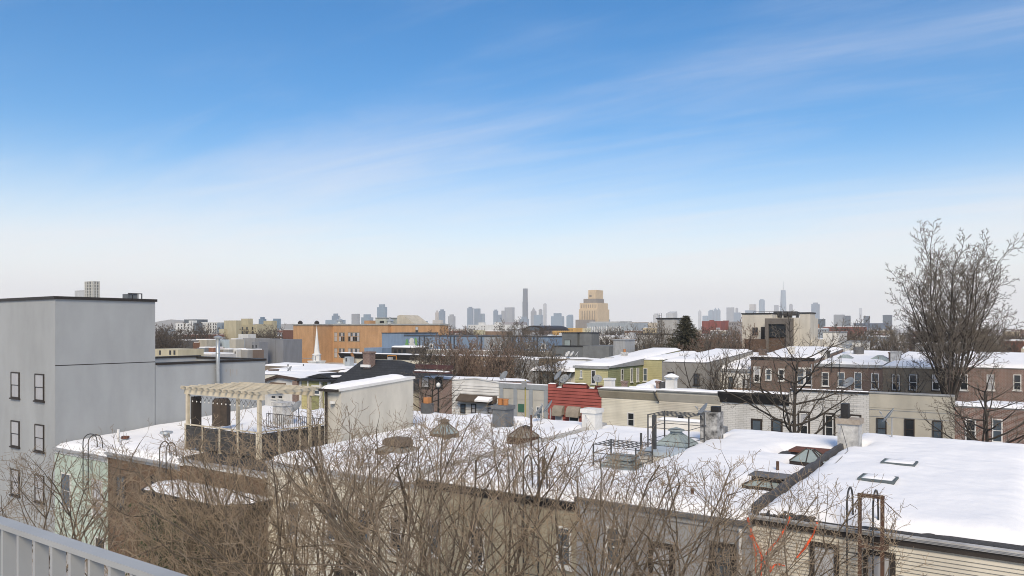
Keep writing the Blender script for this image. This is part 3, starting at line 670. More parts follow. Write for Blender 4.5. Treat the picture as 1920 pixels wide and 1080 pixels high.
# ---- two cream houses
CZF, CZR = 6.85, 7.42
CR = lambda px, py, dz=0.15: roofpt(px, py, CZF, CZR, Y0, Y1, dz)
rA, rfA, zfun = house('row_house', 'cream sided house whose snowy roof holds two dark pyramid skylights side by side', 'house', HX[4], HX[5]-0.004, Y0, Y1, CZF, CZR, CREAMS)
rB, rfB, _ = house('row_house', 'cream sided house whose snowy roof holds the large brown domed skylight', 'house', HX[3], HX[4]-0.004, Y0, Y1, CZF, CZR, CREAMS)
for rr, a, b, zm_ in ((rA, HX[4], HX[5]-0.05, 0), (rB, HX[3], HX[4]-0.004, 0)):
    siding(rr, ('y', Y0), a, b, 0.3, CZF-0.4, 0.12, CREAMS); gutter(rr, a, b, CZF, GREYF, WHITE)
WD = []
for px in (550, 622, 683): pxwin(rB, ('y', Y0-0.03), px-9, 938+(px-550)*0.11, px+12, 1008+(px-550)*0.11, fr=WHITE)
for px in (742, 815): pxwin(rA, ('y', Y0-0.03), px-10, 965+(px-742)*0.11, px+13, 1035+(px-742)*0.11, fr=WHITE)
for px in (560, 640): pxwin(rB, ('y', Y0-0.03), px-9, 1060, px+12, 1130, fr=WHITE)
hA, hB = [], []
for (px, py, wx, wy, h, rr, hl, cap, fm, curb) in ((990, 829, 1.15, 1.1, 0.42, rA, hA, False, RUST, 0.32), (1047, 833, 1.15, 1.15, 0.46, rA, hA, True, DARKF, 0.12), (862, 818, 1.1, 1.1, 0.5, rB, hB, True, mat('brown_metal', (0.16, 0.125, 0.095), (0.12, 0.095, 0.075)), 0.15)):
    q = CR(px, py, 0.25); z = zfun(q.x, q.y); 
    q.x = min(max(q.x, (HX[4] if rr is rA else HX[3])+0.7), (HX[5] if rr is rA else HX[4])-0.75)
    pyramid_skylight(rr, q.x, q.y, z, wx, wy, h, fm, GL_G if cap else mat('skylight_dusty', (0.28, 0.27, 0.24), (0.2, 0.19, 0.17)), curb=curb+0.2, cap=cap, nribs=3); hl.append((q.x-wx/2, q.y-wy/2, q.x+wx/2, q.y+wy/2, 0.0))
q = CR(746, 848, 0.2); z = zfun(q.x, q.y); bm_ = MATS['brown_metal']
sk = pyramid_skylight(rB, q.x, q.y, z, 1.7, 1.3, 0.34, bm_, mat('skylight_dusty', (0.28, 0.27, 0.24)), curb=0.3, cap=False)
MB().prism([(q.x-0.6, z+0.55), (q.x+0.6, z+0.55), (q.x+0.6, z+0.74), (q.x+0.4, z+0.88), (q.x-0.4, z+0.88), (q.x-0.6, z+0.74)], q.y-0.42, q.y+0.42).build('vent_dome', bm_, sk); hB.append((q.x-.9, q.y-.7, q.x+.9, q.y+.7, 0.05))
q = CR(967, 801, 0.1); cx, cy = HX[4]+0.0, q.y-0.3; cz = zfun(0, cy)
chimney(rA, cx, cy, cz-0.1, cz+1.35, 0.9, 0.8, mat('dark_render', (0.12, 0.13, 0.14), (0.19, 0.20, 0.21), scale=3, bump=0.4), cap=True, pots=2); hA.append((cx-.5, cy-.45, cx+.5, cy+.45, 0.05)); hB.append(hA[-1])
snow(rA, HX[4], HX[5]-0.1, Y0-0.05, Y1, zfun, 0.32, holes=hA, res=0.17, seed=21)
snow(rB, HX[3]+0.1, HX[4]+0.05, Y0-0.05, Y1, zfun, 0.34, holes=hB, res=0.17, seed=22)
for (px, py0, py1, rad, lb, m_) in ((996, 778, 852, 0.045, 'tall thin rusty pole rising beside the dark pyramid skylights', RUST), ):
    b = CR(px, py1, 0.1); tz = b.z+(py1-py0)/1440*(-S_*b.x+C_*b.y)
    solo('steel_pole', MB().tube([(b.x, b.y, b.z-0.2), (b.x, b.y, tz)], rad, 8), m_, lb, 'pole', b)
for (px, py, h) in ((943, 868, 0.35), (980, 856, 0.25)):
    b = CR(px, py, 0.1); MB().tube([(b.x, b.y, b.z-0.3), (b.x, b.y, b.z+h)], 0.09, 8).build('vent_pipe', RUSTR, rA)
dish(CR(1014, 793, 0.25), radians(250), 0.45, 'tilted grey satellite dish nearest the dark chimney with clay pots', 0.55)
dish(CR(1032, 785, 0.25), radians(235), 0.45, 'upright grey satellite dish just before the red house', 0.6)

# ---- the house with the roof deck, and its pale penthouse wing
PZF, PZR = 6.3, 7.3
PR = lambda px, py, dz=0.15: roofpt(px, py, PZF, PZR, Y0, Y1, dz)
r, rf, zfun = house('row_house', 'brown sided house under the timber pergola and roof deck', 'house', HX[2], HX[3]-0.004, Y0, Y1, PZF, PZR, BROWNS)
siding(r, ('y', Y0), HX[2], HX[3]-0.02, 0.3, PZF-0.4, 0.16, BROWNS); gutter(r, HX[2], HX[3], PZF, GREYF, WHITE)
for px in (430, 480): pxwin(r, ('y', Y0-0.03), px-8, 925, px+8, 990, fr=DARKF)
DX0, DX1, DY0, DY1 = -38.7, -32.5, 24.3, 27.6
snow(r, HX[2]+0.05, HX[3]-0.05, DY1+2.2, Y1, zfun, 0.3, res=0.3, seed=31, holes=[(-31.2, 27, -29.7, 33, 0.1)])
# penthouse wing
wz0 = onX(640, 730, -29.72)[1]; wy0 = onX(640, 730, -29.72)[0]; wy1 = onX(775, 707, -29.72)[0]; wz1 = onX(775, 707, -29.72)[1]
wx0 = onY(608, 740, wy0)[0]
MB().slope(wx0, wy0, PZF, -29.72, wy1, wz0-0.1, wz1-0.1).build('penthouse_wall', mat('putty_render', (0.58, 0.555, 0.49), (0.50, 0.48, 0.425), scale=1.2, stretch=(1, 1, 0.4)), r)
MB().hexa([(wx0-0.1, wy0-0.15, wz0-0.097), (-29.66, wy0-0.15, wz0-0.097), (-29.66, wy1+0.1, wz1-0.097), (wx0-0.1, wy1+0.1, wz1-0.097), (wx0-0.1, wy0-0.15, wz0+0.03), (-29.66, wy0-0.15, wz0+0.03), (-29.66, wy1+0.1, wz1+0.03), (wx0-0.1, wy1+0.1, wz1+0.03)]).build('penthouse_roof', WHITE, r)
MB().box(wx0-0.12, wy0-0.3, wz0-0.14, -29.75, wy0-0.153, wz0+0.0).build('gutter', DARKF, r)
MB().tube([(wx0+0.25, wy0-0.1, PZF), (wx0+0.25, wy0-0.1, wz0-0.14)], 0.07, 8).build('downpipe', DARKF, r)
ws = (wz1-wz0)/(wy1-wy0)
snow(r, wx0-0.05, -29.78, wy0-0.2, wy1-0.4, lambda x, y: wz0+0.03+(y-wy0)*ws, 0.22, res=0.12, seed=33, wob=0.12)
MB().lathe([(0.001, 0), (0.16, 0), (0.16, 0.12), (0.001, 0.14)], (wx0+0.75, wy0-0.1, wz0-0.75), 12).build('wall_light', WHITE, r)
# white chimney block and dish behind the deck
q = PR(531, 790, 0.1); chimney(r, q.x, q.y, q.z-0.6, q.z+1.25, 0.95, 0.9, WPEEL)
dish(PR(560, 790, 0.2)+Vector((0, 0, 0.0)), radians(190), 0.42, 'round grey satellite dish right of the white chimney behind the pergola', 0.85)

# deck fence
FZ0, FZ1 = PZF+0.05, 7.72
t = thing('deck_fence', 'dark panelled privacy fence with pale posts round the roof deck', 'fence', (DX0, DY0, FZ0))
PAN = mat('fence_panel', (0.045, 0.045, 0.045), (0.085, 0.083, 0.08), scale=6, kind='brick', bw=0.45, bh=0.2, mortar=0.02, mc=(0.085, 0.085, 0.085))
nfx = 4; stx = (DX1-DX0)/nfx
for k in range(nfx):
    MB().box(DX0+k*stx+0.06, DY0-0.02, FZ0+0.15, DX0+(k+1)*stx-0.06, DY0+0.02, FZ1-0.06).build('panel', PAN, t)
fy1 = 29.6; nfy = 4; sty = (fy1-DY0)/nfy
for k in range(nfy): MB().box(DX1-0.02, DY0+k*sty+0.06, FZ0+0.15, DX1+0.02, DY0+(k+1)*sty-0.06, FZ1-0.06).build('panel', PAN, t)
pm = MB().box(-0.055, -0.055, 0, 0.055, 0.055, FZ1-FZ0-0.001).mesh('post', PERG)
for k in range(nfx+1): piece('post', pm, (DX0+k*stx, DY0, FZ0), t)
for k in range(1, nfy+1): piece('post', pm, (DX1, DY0+k*sty, FZ0), t)
MB().box(DX0-0.07, DY0-0.07, FZ1, DX1+0.07, DY0+0.07, FZ1+0.05).build('top_rail', PERG, t)
MB().box(DX1-0.07, DY0+0.075, FZ1, DX1+0.07, fy1+0.05, FZ1+0.05).build('top_rail', PERG, t)
d = thing('roof_deck', 'timber roof deck inside the dark fence', 'deck', ((DX0+DX1)/2, DY0, PZF))
nb = 22
me = MB().box(DX0+0.1, -0.065, 0, DX1-0.1, 0.065, 0.04).mesh('deck_board', PERG)
for k in range(nb): piece('deck_board', me, (0, DY0+0.2+k*0.145, 6.86), d)
for x in (DX0+0.3, (DX0+DX1)/2, DX1-0.3): MB().box(x-0.05, DY0+0.1, 6.4, x+0.05, DY1, 6.855).build('joist', PERG, d)
snow(d, DX0+0.3, DX1-0.3, DY0+0.6, DY1+0.1, lambda x, y: 6.90, 0.2, res=0.25, seed=35)
# pergola
zp = 9.38
t = thing('pergola', 'pale timber pergola on the roof deck', 'pergola', ((DX0+DX1)/2, (DY0+DY1)/2, 6.9))
for x in (DX0, DX1):
    for y in (DY0+0.12, DY1): MB().box(x-0.085, y-0.085, FZ0 if y < DY1 else 6.4, x+0.085, y+0.085, zp-0.001).build('post', PERG, t)
for y in (DY0+0.12, DY1): MB().box(DX0-0.25, y-0.07, zp, DX1+0.35, y+0.07, zp+0.26).build('beam', PERG, t)
n = 13
me = MB().prismx([(DY0-0.25, 0.06), (DY0-0.15, 0.0), (DY1+0.45, 0.0), (DY1+0.55, 0.06), (DY1+0.55, 0.16), (DY0-0.25, 0.16)], -0.028, 0.028).mesh('rafter', PERG)
for k in range(n): piece('rafter', me, (DX0-0.1+(DX1-DX0+0.25)*k/(n-1), 0, zp+0.262), t)
me = MB().box(DX0-0.3, -0.03, 0, DX1+0.4, 0.03, 0.035).mesh('slat', PERG)
for k in range(8): piece('slat', me, (0, DY0-0.1+(DY1-DY0+0.4)*k/7, zp+0.424), t)
MB().box(DX0+0.09, DY0+0.25, 6.95, DX0+0.30, DY0+0.75, zp-0.15).build('rolled_screen', DARKF, t)
s = thing('string_lights', 'string of small white bulbs hanging under the pergola front beam', 'string lights', ((DX0+DX1)/2, DY0+0.2, zp-0.35))
wp = []; bl = MB().lathe([(0.001, -0.09), (0.03, -0.07), (0.035, -0.04), (0.015, 0.0), (0.001, 0.0)], (0, 0, 0), 8).mesh('bulb', WHITE)
for k in range(33):
    x = DX0+0.1+(DX1-DX0-0.2)*k/32; z = zp-0.06-(0.28 if k % 2 else 0.02); wp.append((x, DY0+0.22, z))
    if k % 2: piece('bulb', bl, (x, DY0+0.22, z-0.012), s)
MB().tube(wp, 0.011, 4).build('wire', BLK, s)
# things on the deck behind the pergola
xg, zg = onY(415, 790, DY1+1.4)
t = thing('covered_grill', 'tall dark covered heater against the grey wall behind the pergola', 'heater', (xg, DY1+1.4, 6.9))
MB().lathe([(0.001, 0), (0.55, 0), (0.55, 1.5), (0.42, 1.7), (0.001, 1.72)], (xg, DY1+1.4, 6.9), 8).build('cover', mat('brown_cover', (0.085, 0.065, 0.05), (0.05, 0.042, 0.036), scale=3), t)
# iron rail at back of the deck
t = thing('roof_rail', 'thin black iron railing at the back of the roof deck', 'railing', (DX0, DY1+2.0, 7.0))
for z in (7.05, 7.85): MB().tube([(DX0, DY1+2.0, z), (DX1+1.2, DY1+2.0, z)], 0.02, 5).build('rail', BLK, t)
me = MB().box(-0.01, -0.01, 0, 0.01, 0.01, 0.8).mesh('picket', BLK)
for k in range(44): piece('picket', me, (DX0+k*(DX1+1.2-DX0)/43, DY1+2.0, 7.05), t)

# ---- brown house
NZF, NZR = 5.95, 6.9
r, rf, zfun = house('row_house', 'dark brown sided house with melting snow roof left of the pergola', 'house', HX[1], HX[2]-0.004, Y0, Y1, NZF, NZR, BROWNS)
boards(r, ('y', Y0), HX[1]+0.1, HX[2]-0.02, 0.3, NZF-0.42, 0.2, BROWNS); gutter(r, HX[1]-0.1, HX[2], NZF, GREYF, GREYF, d=0.2)
MB().box(HX[1], Y0-0.06, 0, HX[1]+0.095, Y0-0.002, NZF-0.35).build('corner_trim', BROWNS, r)
for px in (228, 292): pxwin(r, ('y', Y0-0.03), px-8, 890, px+8, 955, fr=DARKF)
q = roofpt(312, 820, NZF, NZR, Y0, Y1, 0.2)
snow(r, HX[1]+0.05, HX[2]+0.3, Y0-0.1, Y1, zfun, 0.32, res=0.22, seed=41)
MB().lathe([(0.001, 0), (0.2, 0), (0.2, 0.2), (0.38, 0.24), (0.36, 0.36), (0.001, 0.42)], (q.x, q.y, q.z), 12).build('roof_vent', STEEL, r, smooth=False)
hoop_ladder('roof_ladder', 'dark gooseneck ladder hooped over the brown house eave', onY(300, 850, Y0-0.3)[0], NZF, 0.6, DSTEEL, h=1.0, down=3.0, back=0.55)
# snow covered bay roof
bx0, bz0 = onY(247, 912, Y0-2.2); bx1, _ = onY(437, 908, Y0-2.2)
bz = bz0
r = thing('bay_canopy', 'dark edged angular bay roof with snow, below the pergola', 'canopy', ((bx0+bx1)/2, Y0-1.2, bz-0.6))
poly = [(bx0, Y0-1.0), (bx0+1.0, Y0-2.3), (bx1-1.2, Y0-2.3), (bx1, Y0-1.2), (bx1, Y0-0.1), (bx0+0.5, Y0-0.1)]
m = MB(); nP = len(poly); m.v = [(x, y, bz-0.25) for x, y in poly]+[(x, y, bz) for x, y in poly]
m.f = [tuple(range(nP-1, -1, -1)), tuple(range(nP, 2*nP))]+[(k, (k+1) % nP, nP+(k+1) % nP, nP+k) for k in range(nP)]
m.build('roof', BLK, r)
m = MB(); cxp, cyp = sum(p[0] for p in poly)/nP, sum(p[1] for p in poly)/nP
sh = lambda f, z: [(cxp+(x-cxp)*f, cyp+(y-cyp)*f, z) for x, y in poly]
m.v = sh(0.95, bz+0.002)+sh(0.90, bz+0.12)+sh(0.7, bz+0.18)+[(cxp, cyp, bz+0.21)]
for q in range(2): m.f += [(q*nP+k, q*nP+(k+1) % nP, (q+1)*nP+(k+1) % nP, (q+1)*nP+k) for k in range(nP)]
m.f += [(2*nP+k, 2*nP+(k+1) % nP, 3*nP) for k in range(nP)]
m.build('snow', SNOW, r, smooth=True)
m = MB(); m.v = sh(0.9, 0)+sh(0.9, bz-0.252); m.f = [(k, (k+1) % nP, nP+(k+1) % nP, nP+k) for k in range(nP)]
m.build('bay_wall', mat('bay_dark', (0.06, 0.05, 0.042), (0.09, 0.075, 0.06)), r)

# ---- mint house
r, rf, zfun = house('row_house', 'mint green sided house with white window trim at the far left', 'house', HX[0]+0.003, HX[1]-0.004, Y0, Y1, 5.65, 6.75, MINT)
siding(r, ('y', Y0), HX[0], HX[1]-0.02, 0.3, 5.25, 0.11, MINT); gutter(r, HX[0], HX[1]-0.01, 5.65, GREYF, WHITE, d=0.2)
for px, py in ((177, 897), (183, 1005)): pxwin(r, ('y', Y0-0.03), px-3, py, px+16, py+70, fr=WHITE)
pxwin(r, ('y', Y0-0.03), 116, 885, 134, 955, fr=WHITE)
snow(r, HX[0]+0.02, HX[1], Y0-0.05, Y1, zfun, 0.3, res=0.25, seed=43)
for (px, py, h, rad, m_) in ((222, 836, 1.0, 0.08, WHITE),):
    q = roofpt(px, py, 5.65, 6.75, Y0, Y1, 0.1); MB().tube([(q.x, q.y, q.z-0.3), (q.x, q.y, q.z+h)], rad, 10).build('vent_pipe', m_, r)
q = roofpt(235, 829, 5.65, 6.75, Y0, Y1, 0.2)
MB().tube([(q.x, q.y, q.z-0.4), (q.x, q.y, q.z+0.22)], 0.14, 12).build('roof_vent', STEEL, r)
MB().lathe([(0.001, 0), (0.23, 0), (0.23, 0.14), (0.001, 0.17)], (q.x, q.y, q.z+0.222), 12).build('vent_cap', RUSTR, r)
hoop_ladder('roof_ladder', 'dark gooseneck ladder hooped over the mint house eave', onY(158, 850, Y0-0.25)[0], 5.65, 0.6, DSTEEL, h=1.05, down=2.2, back=0.8)
# ================================================================== second row, across the street
R2, R2E = 58.0, 72.0
def X2(px): return onY(px, 700, R2)[0]
def Z2(px, py): return onY(px, py, R2)[1]
def row2(label, p0, p1, zf, zr, wall, seed, cat='house', t=0.28, sn=True, roof=TARG):
    x0, x1 = X2(p0)+0.004, X2(p1)-0.004
    r, rf, zfun = house('row_house', label, cat, x0, x1, R2, R2E, zf, zr, wall, roof=roof)
    if sn: snow(r, x0, x1, R2+0.15, R2E, zfun, t, res=0.4, seed=seed)
    return r, x0, x1, zfun
FC = ('y', R2)
# white sided house with peaked parapet
r, x0, x1, zf_ = row2('white sided house with brown hood over its windows, left of the grey panelled house', 848, 936, 7.2, 6.2, WSID, 51)
za, zb, zc_ = Z2(848, 713), Z2(890, 710), Z2(936, 718)
MB().prism([(x0, 7.0), (x1, 7.0), (x1, zc_), ((x0+x1)/2, zb), (x0, za)], R2-0.03, R2+0.2).build('parapet', WSID, r)
boards(r, ('y', R2-0.035), x0, x1, 4.2, zc_-0.15, 0.26, WSID, gap=0.03)
MB().prism([(x0-0.05, za), (x0-0.05, za+0.08), ((x0+x1)/2, zb+0.09), (x1, zc_+0.08), (x1, zc_), ((x0+x1)/2, zb)], R2-0.1, R2+0.25).build('coping', WSID, r)
xa, z_ = onY(857, 744, R2-0.5); xb, _ = onY(927, 744, R2-0.5)
MB().prismx([(R2-0.05, 0), (R2-0.75, -0.55), (R2-0.75, -0.68), (R2-0.05, -0.60)], xa, xb).build('hood', mat('brown_hood', (0.10, 0.08, 0.062), (0.075, 0.06, 0.05)), r).location.z = onY(890, 740, R2-0.1)[1]
xa2 = onY(895, 748, R2-0.9)[0]; h2 = onY(910, 748, R2-0.9)[1]
MB().prismx([(R2-0.8, h2+0.2), (R2-1.35, h2-0.1), (R2-1.35, h2-0.25), (R2-0.8, h2-0.1)], xa2, xb).build('small_hood', SNOW, r)
for p in (868, 888, 919): pxwin(r, ('y', R2-0.075), p-4, 757, p+5, 775, fr=DARKF, sill=False)
for px in (865, 918):
    x, z = onY(px, 712, R2+0.3)
    t = thing('roof_bracket', 'small steel bracket on the white parapet, %s of two' % ('left' if px < 900 else 'right'), 'bracket', (x, R2+0.2, z-0.25))
    for s in (-0.4, 0.4): MB().tube([(x+s, R2+0.05, z-0.25), (x+s*0.8, R2+0.45, z+0.2)], 0.03, 5).build('leg', DSTEEL, t)
    MB().box(x-0.5, R2+0.1, z-0.06, x+0.5, R2+0.16, z-0.01).build('bar', DSTEEL, t)
# grey panelled
r, x0, x1, zf_ = row2('grey house front with pale recessed panels, left of the red house', 936, 1028, 7.0, 6.0, mat('pale_panel', (0.50, 0.485, 0.43), (0.44, 0.43, 0.39), scale=1.2), 52)
zt = Z2(980, 720); pil = mat('pilaster_grey', (0.33, 0.36, 0.38), (0.28, 0.30, 0.32))
MB().box(x0, R2-0.02, 6.5, x1, R2+0.25, zt-0.45).build('parapet', MATS['pale_panel'], r)
MB().box(x0, R2-0.09, zt-0.447, x1, R2+0.25, zt).build('frieze', pil, r)
for px in (941, 967, 996, 1024):
    x = X2(px); MB().box(x-0.2, R2-0.08, 0, x+0.2, R2-0.023, zt-0.45).build('pilaster', pil, r)
snow(r, x0, x1, R2-0.1, R2+0.3, lambda x, y: zt, 0.12, res=0.1, wob=0.05, drift=0.03)
pxwin(r, ('y', R2-0.022), 1006, 762, 1018, 790, fr=WHITE); pxwin(r, ('y', R2-0.022), 950, 758, 962, 786, fr=WHITE)
MB().box(X2(972), R2-0.06, Z2(972, 772), X2(983), R2-0.024, Z2(972, 757)).build('sign_panel', mat('green_sign', (0.06, 0.16, 0.11)), r)
# red house
r, x0, x1, zf_ = row2('red clapboard house with stepped top and three taupe awnings', 1028, 1128, 7.0, 6.0, mat('red_gap_shade', (0.10, 0.024, 0.020)), 53)  # wall behind the boards coloured darker, painting shade lines into the gaps
Pp = [(1028, 719), (1043, 719), (1044, 726), (1054, 726), (1054, 721), (1066, 719), (1080, 717.5), (1092, 718.5), (1099, 721), (1104, 727), (1115, 728), (1116, 723), (1129, 723)]
pl = [(x0, 6.0)]+[(min(max(X2(a), x0), x1), Z2(a, b)) for a, b in Pp]+[(x1, 6.0)]
MB().prism(list(reversed(pl)), R2-0.012, R2+0.22).build('parapet', MATS['red_gap_shade'], r)
zlow = min(z for _, z in pl[1:-1])
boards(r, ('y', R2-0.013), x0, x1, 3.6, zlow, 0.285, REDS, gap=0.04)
for k in range(3):     # boards between the low notches and the crown
    z0_ = zlow+k*0.285*0.8
for (a, b, zz) in ((1028, 1043, 719.5), (1056, 1100, 721)):
    MB().prismx([(R2-0.014, Z2(a, 726)), (R2-0.05, Z2(a, 726)), (R2-0.024, Z2(a, zz)), (R2-0.014, Z2(a, zz))], max(X2(a), x0), X2(b)).build('siding_board', REDS, r)
for (a, b, zz) in ((1044, 1054, 726), (1104, 1115, 727.5), (1028, 1043, 719), (1060, 1098, 718.6)):
    xs, xe = max(X2(a), x0)+0.02, X2(b)-0.02; zq = Z2((a+b)/2, zz)
    snow(r, xs, xe, R2-0.08, R2+0.24, lambda x, y, zq=zq: zq, 0.10, res=0.08, wob=0.03, drift=0.02)
AWS = []
for px0, px1, py in ((1036, 1057, 760), (1062, 1088, 762), (1093, 1119, 763.5)):
    xa, xb = onY(px0+1, py, R2-0.3)[0], onY(px1-1, py, R2-0.3)[0]; zt = onY((px0+px1)/2, py, R2-0.1)[1]; zb = zt-1.0
    a = MB(); prof = [(R2-0.06, zt)]+[(R2-0.06-0.5*sin(k*pi/12), zt-0.62*(1-cos(k*pi/12))) for k in range(1, 7)]+[(R2-0.58, zt-0.78), (R2-0.06, zt-0.78)]
    a.prismx(prof, xa, xb); aw = a.build('awning', AWN, r)
    MB().box(xa+0.02, R2-0.585, zt-0.90, xb-0.02, R2-0.565, zt-0.782).build('valance', AWN, aw)
    pxwin(r, ('y', R2-0.055), px0+6, py+13, px1-2, py+42, fr=WHITE)
# beige pair
r, x0, x1, zf_ = row2('beige sided house with ribbed tan cornice, right of the red house', 1128, 1235, 7.75, 6.75, CREAMS, 54)
zt, zm_ = Z2(1180, 729), Z2(1180, 748)
cm = MB().prismx([(R2-0.003, zm_), (R2-0.05, zm_), (R2-0.42, zt-0.28), (R2-0.42, zt-0.1), (R2-0.003, zt-0.1)], x0-0.12, x1-0.003); cm.build('cornice', TANC, r)
me = MB().quad((0, R2-0.052, zm_), (0.02, R2-0.06, zm_), (0.02, R2-0.43, zt-0.28), (0, R2-0.422, zt-0.28)).quad((0.02, R2-0.06, zm_), (0.04, R2-0.052, zm_), (0.04, R2-0.422, zt-0.28), (0.02, R2-0.43, zt-0.28))
rb = MB(); n = int((x1-x0)/0.14)
for k in range(n):
    for q in (0, 1): rb.quad(*[(x0+k*0.14+v[0], v[1], v[2]) for v in me.v[q*4:q*4+4]])
rb.build('cornice_ribs', TANC, r, stuff=True)
MB().box(x0-0.14, R2-0.55, zt-0.097, x1-0.003, R2+0.1, zt).build('gutter', GREYF, r)
siding(r, FC, x0, x1, 2.0, zm_-0.02, 0.13, CREAMS)
pxwin(r, ('y', R2-0.036), 1177, 773, 1190, 800, fr=WHITE, gl=GL_D)
snow(r, x0, x1, R2-0.5, R2+0.4, lambda x, y: zt, 0.13, res=0.12, wob=0.06, drift=0.04)
MB().tube([(x1-0.2, R2-0.5, zt-0.05), (x1-0.05, R2-0.45, zt-0.5), (x1+0.05, R2-0.1, zm_-0.1)], 0.06, 7).build('downpipe', DSTEEL, r)
r, x0, x1, zf_ = row2('beige lapboard house between the ribbed cornice and the black cornice', 1235, 1350, 7.75, 6.75, BEIGES, 55)
zt = Z2(1290, 733)
MB().prismx([(R2-0.003, zm_), (R2-0.04, zm_), (R2-0.36, zt-0.3), (R2-0.36, zt-0.1), (R2-0.003, zt-0.1)], x0, x1+0.05).build('cornice', BEIGES, r)
siding(r, FC, x0, x1, 2.0, zm_-0.02, 0.13, BEIGES)
MB().box(x0, R2-0.5, zt-0.097, x1, R2+0.1, zt).build('gutter', GREYF, r)
snow(r, x0, x1, R2-0.48, R2+0.4, lambda x, y: zt, 0.14, res=0.12, wob=0.06, drift=0.04)
pxwin(r, ('y', R2-0.036), 1326, 776, 1340, 806, fr=WHITE); pxwin(r, ('y', R2-0.036), 1270, 776, 1284, 806, fr=WHITE)
# black cornice house
r, x0, x1, zf_ = row2('white brick house under a deep black cornice', 1350, 1480, 7.7, 6.7, WBRICK, 56)
zt, zm_ = Z2(1420, 736), Z2(1420, 757)
MB().prismx([(R2-0.003, zm_), (R2-0.10, zm_), (R2-0.55, zt-0.15), (R2-0.55, zt), (R2-0.003, zt)], x0, x1-0.003).build('cornice', BLK, r)
snow(r, x0, x1, R2-0.5, R2+0.4, lambda x, y: zt, 0.16, res=0.12, wob=0.05, drift=0.04)
for px in (1419, 1457): pxwin(r, FC, px-9, 786, px+9, 830, fr=DARKF, gl=GL_B, outer=DARKF, ow=0.06)
# white brick house
r, x0, x1, zf_ = row2('white brick house with three dark framed tall windows', 1480, 1630, 7.8, 6.8, WBRICK, 57)
zt = Z2(1550, 732)
MB().box(x0, R2-0.02, 7.5, x1, R2+0.25, zt-0.12).build('parapet', WBRICK, r)
MB().box(x0, R2-0.12, zt-0.117, x1, R2+0.3, zt).build('coping', BLK, r)
snow(r, x0, x1, R2-0.05, R2+0.3, lambda x, y: zt, 0.14, res=0.12, wob=0.08, drift=0.06)
for px, py in ((1507.5, 774), (1555, 777), (1603.5, 780)): pxwin(r, ('y', R2-0.002), px-8, py, px+8, py+48, fr=WHITE, gl=GL_D, outer=DARKF, ow=0.13)
# grey beige house
r, x0, x1, zf_ = row2('plain grey beige stucco house at the right end of the second row', 1630, 1790, 7.8, 6.8, mat('greige', (0.48, 0.455, 0.385), (0.42, 0.40, 0.345), scale=0.6), 58)
zt = Z2(1700, 737)
MB().box(x0, R2-0.02, 7.5, x1, R2+0.25, zt-0.1).build('parapet', MATS['greige'], r); MB().box(x0, R2-0.08, zt-0.097, x1, R2+0.3, zt).build('coping', GREYF, r)
for py in (771, 784): MB().box(x0, R2-0.026, Z2(1700, py)-0.015, x1, R2-0.021, Z2(1700, py)+0.015).build('joint', GREYF, r)
for px, py in ((1653, 783), (1705.5, 785), (1758, 788)): pxwin(r, ('y', R2-0.002), px-9.5, py, px+9.5, py+40, fr=DARKF, gl=GL_D, sill=False)
r, x0, x1, zf_ = row2('dark red brick house end beyond the grey beige stucco house', 1790, 1960, 7.9, 6.9, RBRICK, 59)
for px in (1820, 1870): pxwin(r, FC, px-10, 785, px+10, 830, fr=WHITE)
# brick house left of the white siding one
r, x0, x1, zf_ = row2('small red brick house with dark red top band behind the black street lamp', 786, 848, 8.0, 7.0, RBRICK, 60)
zt = Z2(815, 684)
MB().box(x0-0.3, R2-0.25, Z2(815, 692), x1, R2+0.2, zt).build('cornice', mat('maroon', (0.09, 0.045, 0.045), (0.07, 0.035, 0.035)), r)
snow(r, x0, x1, R2-0.9, R2-0.2, lambda x, y: Z2(815, 696), 0.15, res=0.12)
MB().box(x0, R2-0.9, Z2(815, 699), x1, R2-0.003, Z2(815, 696)).build('ledge', mat('maroon', (0.09, 0.045, 0.045)), r)
for p in (798, 824): pxwin(r, FC, p-7, 706, p+7, 727, fr=DARKF)
# black roofed house
x0, x1 = X2(621), X2(773); ze = Z2(621, 722)
r = thing('gable_house', 'house with large dark shingled hip roof and brick chimney', 'house', ((x0+x1)/2, R2, 0))
MB().box(x0+0.3, R2, 0, x1-0.3, R2E-2, ze-0.1).build('wall', CREAMS, r)
yr = R2+5; zr_ = onY(700, 674, yr)[1]; xr0, xr1 = onY(681, 674, yr)[0], onY(753, 674, yr)[0]; zeR = Z2(773, 708)
m = MB(); m.v = [(x0, R2-0.4, ze), (x1, R2-0.4, ze), (x1, R2E-2, ze), (x0, R2E-2, ze), (xr0, yr, zr_), (xr1, yr, zr_)]
m.f = [(0, 1, 5, 4), (1, 2, 5), (2, 3, 4, 5), (3, 0, 4), (3, 2, 1, 0)]; m.build('roof', SLATE, r)
cx_, cz_ = onY(692, 672, yr-1.5); zc_ = onY(692, 659, yr-1.5)[1]
chimney(r, cx_, yr-1.5, cz_-1.5, zc_, 1.05, 0.9, RBRICK)
MB().box(cx_-0.7, yr-2.15, onY(692, 687, yr-2)[1]-0.1, cx_+0.7, yr-1.95, onY(692, 684, yr-2)[1]).build('flashing', SNOW, r)
gx, gz = onY(640, 716, R2-0.5)
MB().prism([(gx-0.6, gz-0.8), (gx+0.6, gz-0.8), (gx, gz)], R2-0.6, R2+1.0).build('dormer', WHITE, r)
